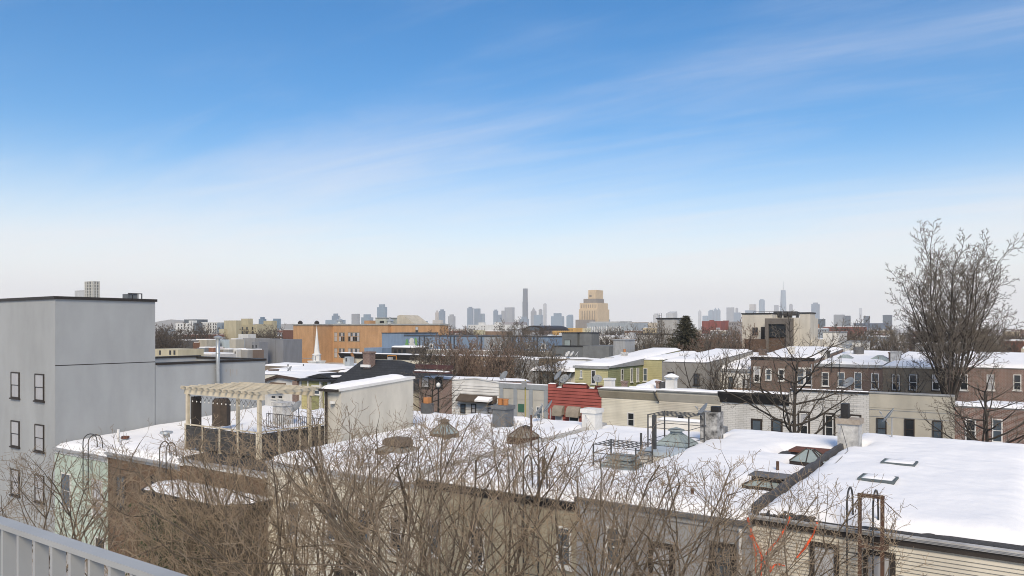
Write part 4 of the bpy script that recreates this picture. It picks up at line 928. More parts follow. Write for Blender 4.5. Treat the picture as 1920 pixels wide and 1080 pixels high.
# yellow green bay house
x0, x1 = X2(566), X2(620); zt = Z2(590, 709)
r = thing('bay_house', 'yellow and olive clapboard bay house with white framed windows', 'house', ((x0+x1)/2, R2, 0))
YEL = mat('yellow_siding', (0.52, 0.47, 0.24), (0.46, 0.41, 0.21)); OLV = mat('olive_siding', (0.32, 0.32, 0.16), (0.28, 0.28, 0.14))
xm, xn = X2(581), X2(604)
MB().box(x0, R2+0.003, 0, x1, R2+5, zt-0.3).build('wall', OLV, r)
siding(r, FC, x0, xm-0.12, 2, zt-0.3, 0.3, YEL); siding(r, ('y', R2-0.25), xm+0.12, xn-0.12, 2, zt-0.3, 0.3, OLV); siding(r, FC, xn+0.12, x1-0.1, 2, zt-0.3, 0.3, OLV)
MB().box(xm-0.1, R2-0.25, 0, xn+0.1, R2+0.0, zt-0.3).build('bay_wall', OLV, r)
for x in (xm, xn, x1-0.08): MB().box(x-0.11, R2-0.31, 1, x+0.11, R2-0.02, zt-0.3).build('corner_trim', WHITE, r)
MB().slope(x0-0.2, R2-0.6, zt-0.297, x1+0.2, R2+5, zt-0.1, zt-0.05).build('roof', SLATE, r)
MB().prism([(x0-0.1, zt), (x1-0.6, zt), ((x0+x1)/2, zt+0.5)], R2+0.5, R2+4).build('roof_ridge', SLATE, r)
snow(r, X2(600), X2(611), R2+1.0, R2+3, lambda x, y: zt+0.02, 0.3, res=0.2)
pxwin(r, ('y', R2-0.29), 586, 724, 600, 740, fr=WHITE, gl=GL_B, outer=WHITE, ow=0.14); pxwin(r, ('y', R2-0.04), 570, 725, 577, 738, fr=WHITE, gl=GL_B, outer=WHITE, ow=0.12)
# white gabled house
x0, x1 = X2(496), X2(566)-0.1; zt = Z2(530, 708)
r = thing('gable_house', 'white rendered house with low brown edged gable and brick chimney breast', 'house', ((x0+x1)/2, R2, 0))
xc = X2(524); zl_, zr2 = Z2(500, 716), Z2(566, 713)
MB().prism([(x0, 0), (x1, 0), (x1, zr2), (xc, zt), (x0, zl_)], R2, R2+6).build('wall', WSID, r)
BRW = mat('brown_trim', (0.085, 0.06, 0.05))
m = MB().prism([(x0-0.3, zl_-0.15), (xc, zt+0.02), (xc, zt+0.32), (x0-0.3, zl_+0.15)], R2-0.4, R2-0.2).prism([(xc, zt+0.02), (x1+0.1, zr2-0.05), (x1+0.1, zr2+0.22), (xc, zt+0.32)], R2-0.4, R2-0.2); m.build('bargeboard', BRW, r)
m = MB().prism([(x0-0.3, zl_+0.0), (xc, zt+0.17), (xc, zt+0.36), (x0-0.3, zl_+0.2)], R2-0.19, R2+6).prism([(xc, zt+0.17), (x1+0.1, zr2+0.05), (x1+0.1, zr2+0.26), (xc, zt+0.36)], R2-0.19, R2+6); m.build('roof', SNOW, r)
MB().box(X2(552), R2-0.3, 0, X2(560.5), R2-0.003, Z2(556, 714)).build('chimney_breast', RBRICK, r)
a, b = X2(508), X2(536); zz = Z2(520, 722); MB().prismx([(R2-0.01, zz+0.3), (R2-1.0, zz-0.25), (R2-1.0, zz-0.35), (R2-0.01, zz-0.3)], a, b).build('hood', mat('brown_hood2', (0.16, 0.115, 0.085)), r)
for px in (513, 526): pxwin(r, FC, px-4, 741, px+5, 748, fr=WHITE, sash=False)
# further row 2 houses seen left of those behind the grey wing
for k, (p0, p1, top, m_, lb) in enumerate(((430, 494, 700, CREAMS, 'cream house mostly hidden behind the low grey wing'),)):
    r, x0, x1, zf_ = row2(lb, p0, p1, Z2((p0+p1)/2, top), Z2((p0+p1)/2, top)-0.8, m_, 70+k)
# roof furniture of row 2
def rpt2(px, py, zf=7.75, zr=8.2, dz=0.1): return roofpt(px, py, zf, zr, R2, R2E, dz)
def roof_thing(name, label, cat, px, y, zb, pyt, mb_fn): pass
def stack(label, px, py0, y, wd, m_, z0, capm=None, pots=0):
    x, zt = onY(px, py0, y); t = thing('chimney_stack', label, 'chimney', (x, y, z0))
    c = MB().box(x-wd/2, y-wd/2, z0, x+wd/2, y+wd/2, zt-0.15).build('shaft', m_, t)
    MB().box(x-wd/2-0.06, y-wd/2-0.06, zt-0.148, x+wd/2+0.06, y+wd/2+0.06, zt).build('cap', capm or m_, t)
    return t
t = stack('white tapered chimney with snowy hood on the beige roofs', 1259, 707, R2+1.0, 0.72, WHITE, 8.0)
x, zt = onY(1259, 707, R2+1.0); MB().lathe([(0.62, 0), (0.62, 0.05), (0.25, 0.25), (0.001, 0.3)], (x, R2+1.0, zt+0.002), 10).build('hood', SNOW, t)
stack('white box chimney behind the right end of the red house', 1143, 709, R2+1.5, 0.72, WHITE, 7.6)
stack('broken orange brick chimney stub behind the ribbed cornice', 1171, 714, R2+3, 0.4, RBRICK, 7.6)
stack('brick chimney stub beside the blue drum on the second row roofs', 1234, 714, R2+3, 0.3, RBRICK, 7.6)
x, z = onY(1241, 716, R2+3.2); solo('roof_drum', MB().lathe([(0.001, -0.9), (0.3, -0.9), (0.3, 0), (0.001, 0.02)], (x, R2+3.2, z), 12), DSTEEL, 'dark drum beside the brick chimney stub on the second row roofs', 'drum', (x, R2+3.2, z-0.9))
x, z = onY(1205, 700, R2+7)
m = MB()
t = thing('snow_mound', 'mound of drifted snow piled on the beige roof behind the cornice', 'snow pile', (x, R2+4, 7.9))
snow(t, onY(1192, 720, R2+4)[0], onY(1238, 720, R2+4)[0], R2+2, R2+7, lambda x, y: 7.3, 0.9, res=0.25, wob=0.5, drift=0.5)
for k, (px, py, az, rr, lb) in enumerate(((947, 706, 200, 0.5, 'grey satellite dish above the grey panelled house, left'), (1049, 706, 215, 0.5, 'dark satellite dish above the red house notch'), (1059, 712, 180, 0.45, 'pale satellite dish above the red house, middle of three'), (1069, 710, 230, 0.45, 'grey satellite dish above the red house, right of three'),
        (1594, 720, 215, 0.45, 'grey satellite dish above the white brick house before the brick row'), (1120, 712, 140, 0.4, 'small white satellite dish left of the white box chimney'))):
    x, z = onY(px, py, R2+1.5); dish((x, R2+1.5, z-0.75), radians(az), rr, lb, 0.75)
x, z = onY(985, 712, R2-6); zb = 0
t = thing('sign_pole', 'thin yellow pole with a small grey box standing before the grey panelled house', 'pole', (x, R2-6, 0))
MB().tube([(x, R2-6, 0), (x, R2-6, z)], 0.06, 8).build('shaft', mat('yellow_pole', (0.42, 0.36, 0.14)), t); MB().box(x-0.18, R2-6.3, z-0.6, x+0.18, R2-6.062, z-0.1).build('box', GREYF, t)
x, z = onY(822, 722, 44.0)
t = thing('street_lamp', 'black street lamp with white globe right of the pale penthouse', 'street lamp', (x, 44, 0.14))
MB().tube([(x, 44, 0.14), (x, 44, z-0.1)], [0.12, 0.06], 8).build('pole', BLK, t); MB().lathe([(0.001, -0.2), (0.14, -0.14), (0.17, 0), (0.13, 0.14), (0.001, 0.2)], (x, 44, z), 12).build('globe', WHITE, t, smooth=True)
x, z = onY(801, 782, Y1+0.2)
t = thing('dark_chimney', 'dark round chimney shaft with orange clay pot right of the penthouse', 'chimney', (x, Y1-1.0, 6.5))
x, zt = onY(801, 756, Y1-1.0); MB().lathe([(0.001, -2), (0.42, -2), (0.42, 0), (0.001, 0.0)], (x, Y1-1.0, zt), 12).build('shaft', mat('dark_render2', (0.10, 0.105, 0.11), (0.07, 0.075, 0.08), scale=3), t)
MB().box(x-0.16, Y1-1.18, zt+0.002, x+0.2, Y1-0.82, zt+0.38).build('pot', TERRA, t)

# ================================================================== third row
R3 = 84.0
def X3(px, Y=R3): return onY(px, 690, Y)[0]
def row3(label, p0, p1, top, wall, seed, Y=R3, dep=14, rise=0.9, side=False, name='row_house', sn=True):
    x0, x1 = X3(p0, Y)+0.004, X3(p1, Y)-0.004; z = onY((p0+p1)/2, top, Y)[1]
    r, rf, zfun = house(name, label, 'house', x0, x1, Y, Y+dep, z, z+rise, wall, roof=TARG)
    if sn: snow(r, x0, x1, Y+0.1, Y+dep, zfun, 0.28, res=0.55, seed=seed)
    return r, x0, x1, z
r, x0, x1, z = row3('dark brown brick house with four white framed back windows', 1408, 1527, 674, BBRICK, 81)
MB().box(x0-0.05, R3-0.12, z-0.02, x1, R3+0.25, z+0.22).build('coping', CAPB, r)
for a, b, c_, d_ in ((1414, 688, 1425, 716), (1436, 692, 1446, 713), (1460, 692, 1470, 714), (1495, 690, 1508, 722), (1510, 690, 1522, 722)): pxwin(r, ('y', R3), a, b, c_, d_, fr=WHITE, outer=WHITE, ow=0.06)
MB().tube([(x1-0.25, R3-0.1, 2), (x1-0.25, R3-0.1, z-0.4)], 0.07, 6).build('downpipe', GREYF, r)
r, x0, x1, z = row3('weathered brown brick house with arched window heads in the brick row', 1527, 1655, 684, BBRICK, 82)
MB().box(x0, R3-0.15, z-0.25, x1, R3-0.003, z+0.05).build('cornice', GREYF, r)
for a, b, c_, d_ in ((1541, 698, 1554, 724), (1571, 698, 1584, 726), (1602, 698, 1616, 730), (1634, 700, 1648, 730)):
    w_ = pxwin(r, ('y', R3), a, b, c_, d_, fr=WHITE, gl=GL_B if a in (1571, 1602) else GL_D)
    u0, zt = onY(a, b, R3); u1, _ = onY(c_, b, R3); pts = [(u0-0.08, zt), (u1+0.08, zt)]+[((u0+u1)/2+(u1-u0+0.16)/2*cos(k*pi/6), zt+0.2*sin(k*pi/6)) for k in range(1, 6)]
    MB().prism(list(reversed(pts)), R3-0.06, R3-0.002).build('arch', RBRICK, r)
r, x0, x1, z = row3('olive brick house with two white framed windows at the right end of the brick row', 1655, 1775, 688, OBRICK, 83)
MB().box(x0, R3-0.12, z-0.12, x1, R3-0.003, z+0.05).build('cornice', WHITE, r)
for a, c_ in ((1673, 1687), (1705, 1720), (1748, 1762)): pxwin(r, ('y', R3), a, 702, c_, 732, fr=WHITE, outer=DARKF, ow=0.05)
r, x0, x1, z = row3('red brick house at the far right behind the tall tree', 1775, 1960, 690, RBRICK, 84)
for a in (1800, 1850, 1900): pxwin(r, ('y', R3), a, 702, a+15, 732, fr=WHITE)
r, x0, x1, z = row3('white sided house behind the forked tree, left of the brick row', 1325, 1408, 692, WSID, 85, Y=R3+0.5, rise=1.3)
siding(r, ('y', R3+0.5), x0, x1, 2, z-0.2, 0.14, WSID); MB().box(x0, R3+0.3, z-0.22, x1, R3+0.497, z+0.03).build('gutter', GREYF, r)
for a, b, c_, d_ in ((1337, 705, 1346, 730), (1366, 706, 1375, 732), (1393, 710, 1404, 732)): pxwin(r, ('y', R3+0.46), a, b, c_, d_, fr=DARKF)
xq, zq = onY(1387, 731, R3-1.2)
t = thing('wood_fence', 'small brown picket balcony fence below the white sided house', 'fence', (xq, R3-1.2, 5)); xa = onY(1371, 731, R3-1.2)[0]; xb = onY(1404, 731, R3-1.2)[0]; zt = onY(1387, 727, R3-1.2)[1]
me = MB().box(-0.06, -0.02, 0, 0.06, 0.02, 1.5).mesh('picket', mat('cedar', (0.24, 0.15, 0.085), (0.19, 0.115, 0.065)))
k = xa
while k < xb: piece('picket', me, (k, R3-1.2, zt-1.5), t); k += 0.17
MB().box(xa, R3-1.15, 4.5, xb, R3-1.1, zt-0.3).build('rail', MATS['cedar'], t)
r, x0, x1, z = row3('plain grey rendered house beside the green house', 1241, 1325, 679, mat('warm_grey', (0.29, 0.28, 0.26), (0.24, 0.235, 0.22)), 86, Y=80, dep=16)
pxwin(r, ('y', 80), 1252, 697, 1264, 706, fr=DARKF); pxwin(r, ('y', 80), 1301, 700, 1312, 722, fr=DARKF)
# green house: extension with side wall and main block
GRN = mat('green_siding', (0.30, 0.315, 0.17), (0.26, 0.275, 0.15)); YGR = mat('yellowgreen_siding', (0.48, 0.45, 0.255), (0.42, 0.395, 0.22))
ex0, ez = onY(1078, 685, 78); ex1, _ = onY(1140, 684, 78); ey1, ez1 = onX(1205, 672, ex1); ex2 = onY(1241, 670, ey1)[0]
r, rf, zfun = house('green_house', 'green and yellow sided house with long side wall and snowy roof', 'house', ex0, ex1, 78, ey1+12, ez, ez1+0.8, YGR, roof=TARG)
siding(r, ('y', 78), ex0, ex1, 2, ez-0.35, 0.22, YGR); siding(r, ('x', ex1), 78, ey1, 2, ez-0.2, 0.22, GRN)
MB().slope(ex1+0.003, ey1, 0, ex2, ey1+12, ez1-0.1, ez1+0.4).build('main_wall', YGR, r); siding(r, ('y', ey1), ex1+0.05, ex2, 2, ez1-0.3, 0.22, YGR)
MB().box(ex0-0.15, 77.75, ez-0.3, ex1+0.15, 77.96, ez-0.02).build('gutter', GREYF, r)
MB().slope(ex1+0.04, 78, ez-0.18, ex1+0.2, ey1, ez-0.02, ez1-0.02).build('eave_board', GREYF, r)
for a, b, c_, d_ in ((1088, 694, 1092, 708), (1109, 694, 1117, 720)): pxwin(r, ('y', 77.96), a, b, c_, d_, fr=WHITE)
for a, b, c_, d_ in ((1164, 692, 1168, 713), (1182, 690, 1186, 716), (1193, 690, 1197.5, 715)): pxwin(r, ('x', ex1+0.04), a, b, c_, d_, fr=WHITE)
pxwin(r, ('y', ey1-0.04), 1206, 690, 1214, 715, fr=WHITE, gl=GL_B)
snow(r, ex0, ex1+0.1, 78, ey1+12, zfun, 0.3, res=0.5, seed=88); snow(r, ex1+0.1, ex2+0.1, ey1-0.1, ey1+12, lambda x, y: ez1-0.1+(y-ey1)*0.5/12, 0.3, res=0.5, seed=89)
bxa, bza = onY(1150, 638, 92); bxb = onY(1172, 638, 92)[0]; byb = onX(1190, 640, bxb)[0]
CORR = mat('corrugated', (0.34, 0.35, 0.36), (0.27, 0.28, 0.29), scale=2.5, stretch=(3, 3, 0.15))
MB().box(bxa, 92, 8, bxb, byb, bza).build('stair_head', CORR, r); MB().box(bxa-0.1, 91.9, bza+0.003, bxb+0.1, byb+0.1, bza+0.15).build('stair_head_roof', GREYF, r)
MB().box(bxa+0.3, 91.95, 8.2, bxa+1.3, 91.998, bza-0.5).build('door', GREYF, r)
x, z = onY(1171, 660, 86.5); chimney(r, x, 86.5, 8.5, z, 0.6, 0.6, WPEEL, pots=1)
x, z = onY(1143, 670, 84); chimney(r, x, 84, 8.5, z, 0.7, 0.7, WPEEL)
# roof things on the brick row
for lb, px, py, y, wd, m_ in (('dark brick chimney left on the brick row roof', 1430, 655, R3+1.5, 0.7, BBRICK), ('cream chimney with clay pot left of the slender tree', 1484, 650, R3+4, 0.65, CREAMC), ('white chimney behind the brick row coping', 1543, 657, R3+5, 0.95, WPEEL), ('dark pipe-like chimney right of the white one on the brick row', 1553.5, 657, R3+5, 0.3, DSTEEL), ('wide white chimney near the tall tree on the brick row', 1680, 658, R3+4, 0.9, WPEEL), ('dark red chimney beside the wide white one', 1670, 660, R3+4, 0.35, RBRICK)):
    stack(lb, px, py, y, wd, m_, 9.2)
x, z = onY(1610, 651, R3+9); solo('roof_tank', MB().lathe([(0.001, -1), (0.55, -1), (0.55, 0), (0.5, 0.02), (0.001, 0.03)], (x, R3+9, z), 16), TARG, 'dark round metal tank on the snowy brick row roof', 'tank', (x, R3+9, z-1))
dish((onY(1594, 650, R3+9)[0], R3+9, onY(1594, 662, R3+9)[1]), radians(210), 0.4, 'grey satellite dish left of the dark round roof tank', 0.7)
dish((onY(1584, 651, R3+10)[0], R3+10, onY(1584, 660, R3+10)[1]), radians(170), 0.35, 'pale thin satellite dish farther left of the roof tank', 0.7)
for px, lb in ((1585, 'pyramid skylight in the snow, left of two on the brick row'), (1650, 'pyramid skylight in the snow, right of two on the brick row')):
    x, y = onY(px, 668, R3+4)[0], R3+4
    t = thing('roof_skylight', lb, 'skylight', (x, y, 9.4)); pyramid_skylight(t, x, y, 9.45, 1.9, 1.4, 0.5, STEEL, GL_G, curb=0.2, cap=False)
x0_, z_ = onY(1560, 676, R3); hoop_ladder('roof_ladder', 'small hooped ladder rails on the brick row eave', x0_, onY(1565, 684, R3)[1], 0.8, DSTEEL, h=0.9, down=0.8, back=0.6, y=R3-0.2, rungs=True)

# left part of the third row: walls behind the reddish trees
r, x0, x1, z = row3('corrugated grey wall house behind the reddish bare trees', 964, 1011, 674, CORR, 90, Y=92, dep=10, rise=-0.7)
r, x0, x1, z = row3('brown clapboard house between grey and white walls', 1011, 1062, 672, mat('brown_clap', (0.22, 0.17, 0.115), (0.18, 0.14, 0.095)), 91, Y=92, dep=10, rise=-0.7); siding(r, ('y', 92), x0, x1, 3, z-0.1, 0.25, MATS['brown_clap'])
r, x0, x1, z = row3('white walled house with satellite dishes beside the green house', 1062, 1098, 673, WSID, 92, Y=92, dep=10, rise=-0.7)
for k, px in enumerate((1066, 1074, 1083)): dish((onY(px, 670, 93)[0], 93, onY(px, 673, 93)[1]), radians(200+20*k), 0.45, 'white satellite dish on the white walled roof, %s of three' % ('left', 'middle', 'right')[k], 0.6, m=WHITE)
r, x0, x1, z = row3('low cream shed with thick snow roof left of the green house', 1016, 1078, 695, CREAMS, 93, Y=84, dep=7, rise=0.6, sn=False)
snow(r, x0-1.2, x1+0.3, 83, 91.2, lambda x, y: z+0.06+(y-84)*0.6/7, 0.4, res=0.3, seed=94, wob=0.3); MB().box(x0-0.9, 83.2, z-0.25, x1, 83.997, z-0.1).build('eave', CAPB, r)
pxwin(r, ('y', 84), 1050, 702, 1056, 712, fr=DARKF)
r, x0, x1, z = row3('long tan brick back wall behind the reddish bare trees', 850, 964, 668, mat('tan_wall', (0.42, 0.33, 0.23), (0.36, 0.28, 0.19)), 95, Y=104, dep=12, rise=-0.8)
for px in (872, 905, 940): pxwin(r, ('y', 104), px, 676, px+8, 690, fr=DARKF)

# cream house with snow roof behind the gabled ones, steeple, dark cornice block
Y4 = 84.0
r, x0, x1, z = row3('cream house with broad snow roof right below the church steeple', 578, 640, 697, CREAMS, 96, Y=Y4, dep=10, rise=0.7)
MB().box(x0-0.2, Y4-0.25, z-0.22, x1-0.8, Y4-0.003, z+0.04).build('fascia', BRW, r)
for px in (586, 617): pxwin(r, ('y', Y4), px-2, 704, px+3, 712, fr=WHITE)
r, x0, x1, z = row3('low snow roofed house with brick chimneys behind the white gabled house', 495, 576, 697, mat('drab', (0.26, 0.22, 0.18)), 97, Y=Y4-6, dep=9, rise=0.3)
stack('square brick chimney left on the snow roofs behind the white gable', 513, 692, Y4-8, 1.1, RBRICK, 5.5); stack('wide brick chimney right on the snow roofs behind the white gable', 554, 697, Y4-9, 1.3, RBRICK, 5.5)
dish((onY(545, 692, Y4-9)[0], Y4-9, onY(545, 703, Y4-9)[1]), radians(200), 0.5, 'grey satellite dish beside the wide brick chimney behind the white gable', 0.8)
for px, lb in ((540, 'left'), (569, 'right')):
    x, z = onY(px, 683, Y4+8); solo('vent_stack', MB().tube([(x, Y4+8, 6), (x, Y4+8, z)], 0.12, 8), DSTEEL, 'thin dark vent pipe before the orange school, %s of two' % lb, 'pipe', (x, Y4+8, 6))
r, x0, x1, z = row3('long low snow covered roof in front of the orange school', 492, 610, 688, mat('drab', (0.26, 0.22, 0.18)), 98, Y=104, dep=6, rise=0.3)
x, z = onY(655, 671, Y4+6); t = thing('roof_cooler', 'upright grey ventilation box on the cream house snow roof', 'vent', (x, Y4+6, 6.5))
MB().box(x-0.6, Y4+5.5, 6.5, x+0.6, Y4+6.5, onY(655, 680, Y4+6)[1]+1.0).build('box', STEEL, t); MB().box(x-0.35, Y4+5.47, 7.4, x-0.05, Y4+5.498, z).build('louvre', DSTEEL, t)
# steeple
SY = 112.0
def SX(px, py): return onY(px, py, SY)
x, zt = SX(594, 611); t = thing('church_steeple', 'white pointed church steeple in front of the orange school', 'steeple', (x, SY, 4))
z1, z2, z3 = SX(594, 664)[1], SX(594, 677)[1], SX(594, 690)[1]
MB().lathe([(0.62, 0), (0.001, zt-z1)], (x, SY, z1+0.15), 8).build('spire', WHITE, t)
MB().lathe([(0.95, -0.15), (0.98, 0.0), (0.62, 0.148), (0.001, 0.148)], (x, SY, z1), 8).build('cornice', WHITE, t)
MB().lathe([(0.82, z2-z1), (0.82, -0.152), (0.001, -0.152)], (x, SY, z1), 8).build('lantern', WHITE, t)
for k in (-0.4, 0.4): MB().box(x+k-0.13, SY-0.86, z2+0.3, x+k+0.13, SY-0.72, z1-0.35).build('louvre', GREYF, t)
MB().box(x-1.25, SY-1.25, 2, x+1.25, SY+1.25, z2-0.1).build('base', WHITE, t); MB().box(x-1.4, SY-1.4, z2-0.098, x+1.4, SY+1.4, z2+0.08).build('base_cornice', WHITE, t)
MB().box(x+1.26, SY-0.8, 2, x+2.6, SY+1.25, z3+1.0).build('porch', WHITE, t)
# black cornice building
Y5 = 118.0
x0, zt = onY(640, 661, Y5); x1, _ = onY(826, 661, Y5); zb = onY(640, 671, Y5)[1]
r = thing('flat_block', 'flat roofed cream building with deep black cornice behind the dark hip roof', 'building', ((x0+x1)/2, Y5, 0))
MB().box(x0+0.6, Y5, 0, x1, Y5+5, zb).build('wall', CREAMS, r)
MB().prismx([(Y5-0.1, zb+0.003), (Y5-0.9, zt-0.3), (Y5-0.9, zt-0.05), (Y5+5, zt-0.35), (Y5+5, zb+0.003)], x0, x1+0.3).build('cornice', BLK, r)
snow(r, x0, x1, Y5-0.8, Y5+5, lambda x, y: zt-0.05-0.05*(y-Y5+0.9), 0.2, res=0.5)
for px, py, pt, lb in ((662, 677, 661, 'orange clay flue pipe on the black cornice roof, left'),):
    x, z = onY(px, pt, Y5-1.5); solo('flue_pipe', MB().tube([(x, Y5-1.5, 5), (x, Y5-1.5, z-0.9), (x-0.35, Y5-1.5, z-0.4), (x-0.35, Y5-1.5, z)], 0.32, 8), mat('rusty_flue', (0.28, 0.15, 0.07)), lb, 'pipe', (x, Y5-1.5, 5))
x, z = onY(735, 668, Y5-2); t = thing('lift_frame', 'orange steel hoop frame on the black cornice roof', 'frame', (x, Y5-2, 7))
xa, xb = onY(727, 668, Y5-2)[0], onY(743, 668, Y5-2)[0]; z1 = onY(735, 667, Y5-2)[1]; z0 = onY(735, 674, Y5-2)[1]
MB().tube([(xa, Y5-2, z0), (xa, Y5-2, z1), (xb, Y5-2, z1), (xb, Y5-2, z0)], 0.09, 6).build('hoop', mat('orange_steel', (0.55, 0.24, 0.05)), t); MB().box(xa+0.3, Y5-2.4, z0-0.4, xa+1.3, Y5-1.8, z1-0.3).build('unit', GREYF, t)
# ================================================================== orange school
SCY = 190.0
def bl(parent, p0, p1, top, Y, m, dep, name='wall', zb=0.0):
    x0, z = onY(p0, top, Y); x1, _ = onY(p1, top, Y)
    MB().box(x0, Y, zb, x1, Y+dep, z).build(name, m, parent); return x0, x1, z
xa, za = onY(550, 610, SCY)
sch = thing('school', 'large orange brick school building left of centre', 'school', (xa+40, SCY, 0))
x0, x1, z = bl(sch, 550, 587, 610, SCY, SBRICK, 40)
COPG = mat('coping_grey', (0.36, 0.37, 0.36), (0.28, 0.29, 0.29))
MB().box(x0-0.3, SCY-0.3, z+0.003, x1+0.3, SCY+40, z+0.5).build('coping', COPG, sch)
yb, _ = onX(624, 610, x1); x2, _ = onY(683, 610, yb); x3, _ = onY(727, 610, yb-1.6); x4, _ = onY(824, 612, yb); yE = onX(835, 612, x4)[0]
MB().box(x1+0.003, yb, 0, x2, yb+32, z).build('wall', SBRICK, sch); MB().box(x2+0.003, yb-1.6, 0, x3, yb+32, z-0.02).build('wall', SBRICK, sch); MB().box(x3+0.003, yb, 0, x4, yE, z-0.04).build('wall', SBRICK, sch)
MB().box(x1+0.31, yb-0.3, z+0.003, x2+0.3, yb+32, z+0.5).build('coping', COPG, sch); MB().box(x2+0.31, yb-1.9, z+0.003, x3+0.3, yb+32, z+0.55).build('coping', COPG, sch); MB().box(x3+0.31, yb-0.3, z+0.003, x4+0.3, yE+0.2, z+0.5).build('coping', COPG, sch)
def scw(p0, p1, t, b, n=1, Y=None):
    Y = yb if Y is None else Y
    u0, zt = onY(p0, t, Y); u1, zb = onY(p1, b, Y); m = MB().box(u0-0.15, Y-0.06, zb-0.25, u1+0.15, Y-0.002, zb).box(u0-0.15, Y-0.06, zt, u1+0.15, Y-0.002, zt+0.2)
    m.box(u0-0.15, Y-0.06, zb, u0, Y-0.002, zt).box(u1, Y-0.06, zb, u1+0.15, Y-0.002, zt)
    w_ = m.build('window', mat('window_stone', (0.30, 0.25, 0.18)), sch)
    for k in range(n):
        a = u0+(u1-u0)*k/n; b_ = u0+(u1-u0)*(k+1)/n; zm = zb+(zt-zb)*0.55
        MB().box(a+0.08, Y-0.03, zb, b_-0.08, Y-0.002, zm-0.06).build('pane', GL_D if (k+int(p0)) % 3 else BLIND, w_); MB().box(a+0.08, Y-0.03, zm+0.06, b_-0.08, Y-0.002, zt).build('pane', BLIND if (k+int(p0)) % 2 else GL_B, w_)
    return w_
for (t, b) in ((624, 639.5), (653.5, 670)):
    for p0, p1, n in ((627, 632, 1), (636, 646, 3), (653, 674, 5), (677.5, 679, 1)): scw(p0, p1, t, b, n)
for p0, p1, n in ((748, 766, 4), (794, 821, 7), (779, 784, 1)): scw(p0, p1, 613.5 if n == 1 else 624, 625 if n == 1 else 640, n)
x, zz = onY(704, 597, yb+6)
xb_ = onY(723, 597, yb+6)[0]; MB().box(x, yb+6, z, xb_, yb+12, zz).build('roof_house', mat('pale_green_render', (0.46, 0.48, 0.42), (0.40, 0.42, 0.37)), sch); MB().box(x+2.2, yb+5.95, z+0.8, x+4.4, yb+5.998, zz-0.9).build('roof_house_door', BLK, sch); MB().box(x-0.2, yb+5.8, zz+0.003, xb_+0.2, yb+12.2, zz+0.3).build('roof_house_cap', COPG, sch)
xs = [onY(p, 600, yb+4)[0] for p in (744, 745, 750, 756, 777)]; zs = [onY(750, q, yb+4)[1] for q in (607, 592, 590.5, 591)]
MB().prism([(xs[0], zs[0]), (xs[4], zs[0]), (xs[3], zs[3]), (xs[2], zs[2]), (xs[1], zs[1])], yb+4, yb+12).build('roof_bulkhead', mat('bulkhead_cream', (0.50, 0.46, 0.38), (0.43, 0.40, 0.33)), sch)
xq = onY(683, 602, yb-1)[0]; MB().box(xq, yb-1, z, onY(693, 602, yb-1)[0], yb+2, onY(688, 601, yb-1)[1]).build('chimney', SBRICK, sch)
for k, px in enumerate((637, 731)):
    x, zt = onY(px, 594, yb+8); t = MB().lathe([(2.0, 0), (2.0, 0.9), (1.3, 1.1), (1.3, 1.8), (1.7, 1.9), (0.8, 2.5), (0.25, 2.7), (0.25, 3.3), (0.001, 3.4)], (x, yb+8, zt-3.4), 10); t.build('roof_ventilator', STEEL, sch)
for px in (563, 594): x, zt = onY(px, 604, SCY+5); MB().lathe([(0.9, -2), (0.9, 0), (0.4, 0.5), (0.001, 0.6)], (x, SCY+5, zt), 8).build('roof_ventilator', CAPB, sch)
# low wing with snow roof
xw, zw = onY(487, 660, SCY-4); xw2, _ = onY(549.5, 660, SCY-4)
MB().box(xw, SCY-4, 0, xw2, SCY+10, zw).build('low_wing', SBRICK, sch); MB().box(xw-0.2, SCY-4.2, zw+0.003, xw2, SCY+10, zw+0.4).build('low_wing_coping', COPG, sch)
snow(sch, onY(524, 660, SCY)[0], xw2, SCY-3, SCY+9, lambda x, y: zw+0.4+max(0, (x-xw)*0.06), 1.0, res=0.8)
for px in (527, 535): scw(px, px+5, 667, 680, 1, SCY-4)
xa, zb_ = onY(551, 671, SCY-3); xb = onY(587, 671, SCY-3)[0]; zc_ = onY(551, 680, SCY-3)[1]
MB().box(xa, SCY-3, 0, xb, SCY-0.003, zc_).build('entrance_block', mat('tan_block', (0.42, 0.33, 0.22)), sch)
MB().tube([(xa, SCY-3, zb_), (xb, SCY-3, zb_)], 0.12, 5).build('entrance_rail', GREYF, sch)
# white gabled dormer thing before the school
x0, z0 = onY(513, 676, 150); x1 = onY(533, 676, 150)[0]; zt = onY(520, 674, 150)[1]
r = thing('small_shed', 'small white shed roof dormer before the low orange school wing', 'shed', (x0, 150, 5)); MB().prism([(x0, 4), (x1, 4), (x0+(x1-x0)*0.6, zt), (x0, zt)], 150, 156).build('wall', WSID, r); MB().box(x0+0.4, 149.95, zt-1.9, x0+1.4, 149.998, zt-0.6).build('window', GL_D, r)

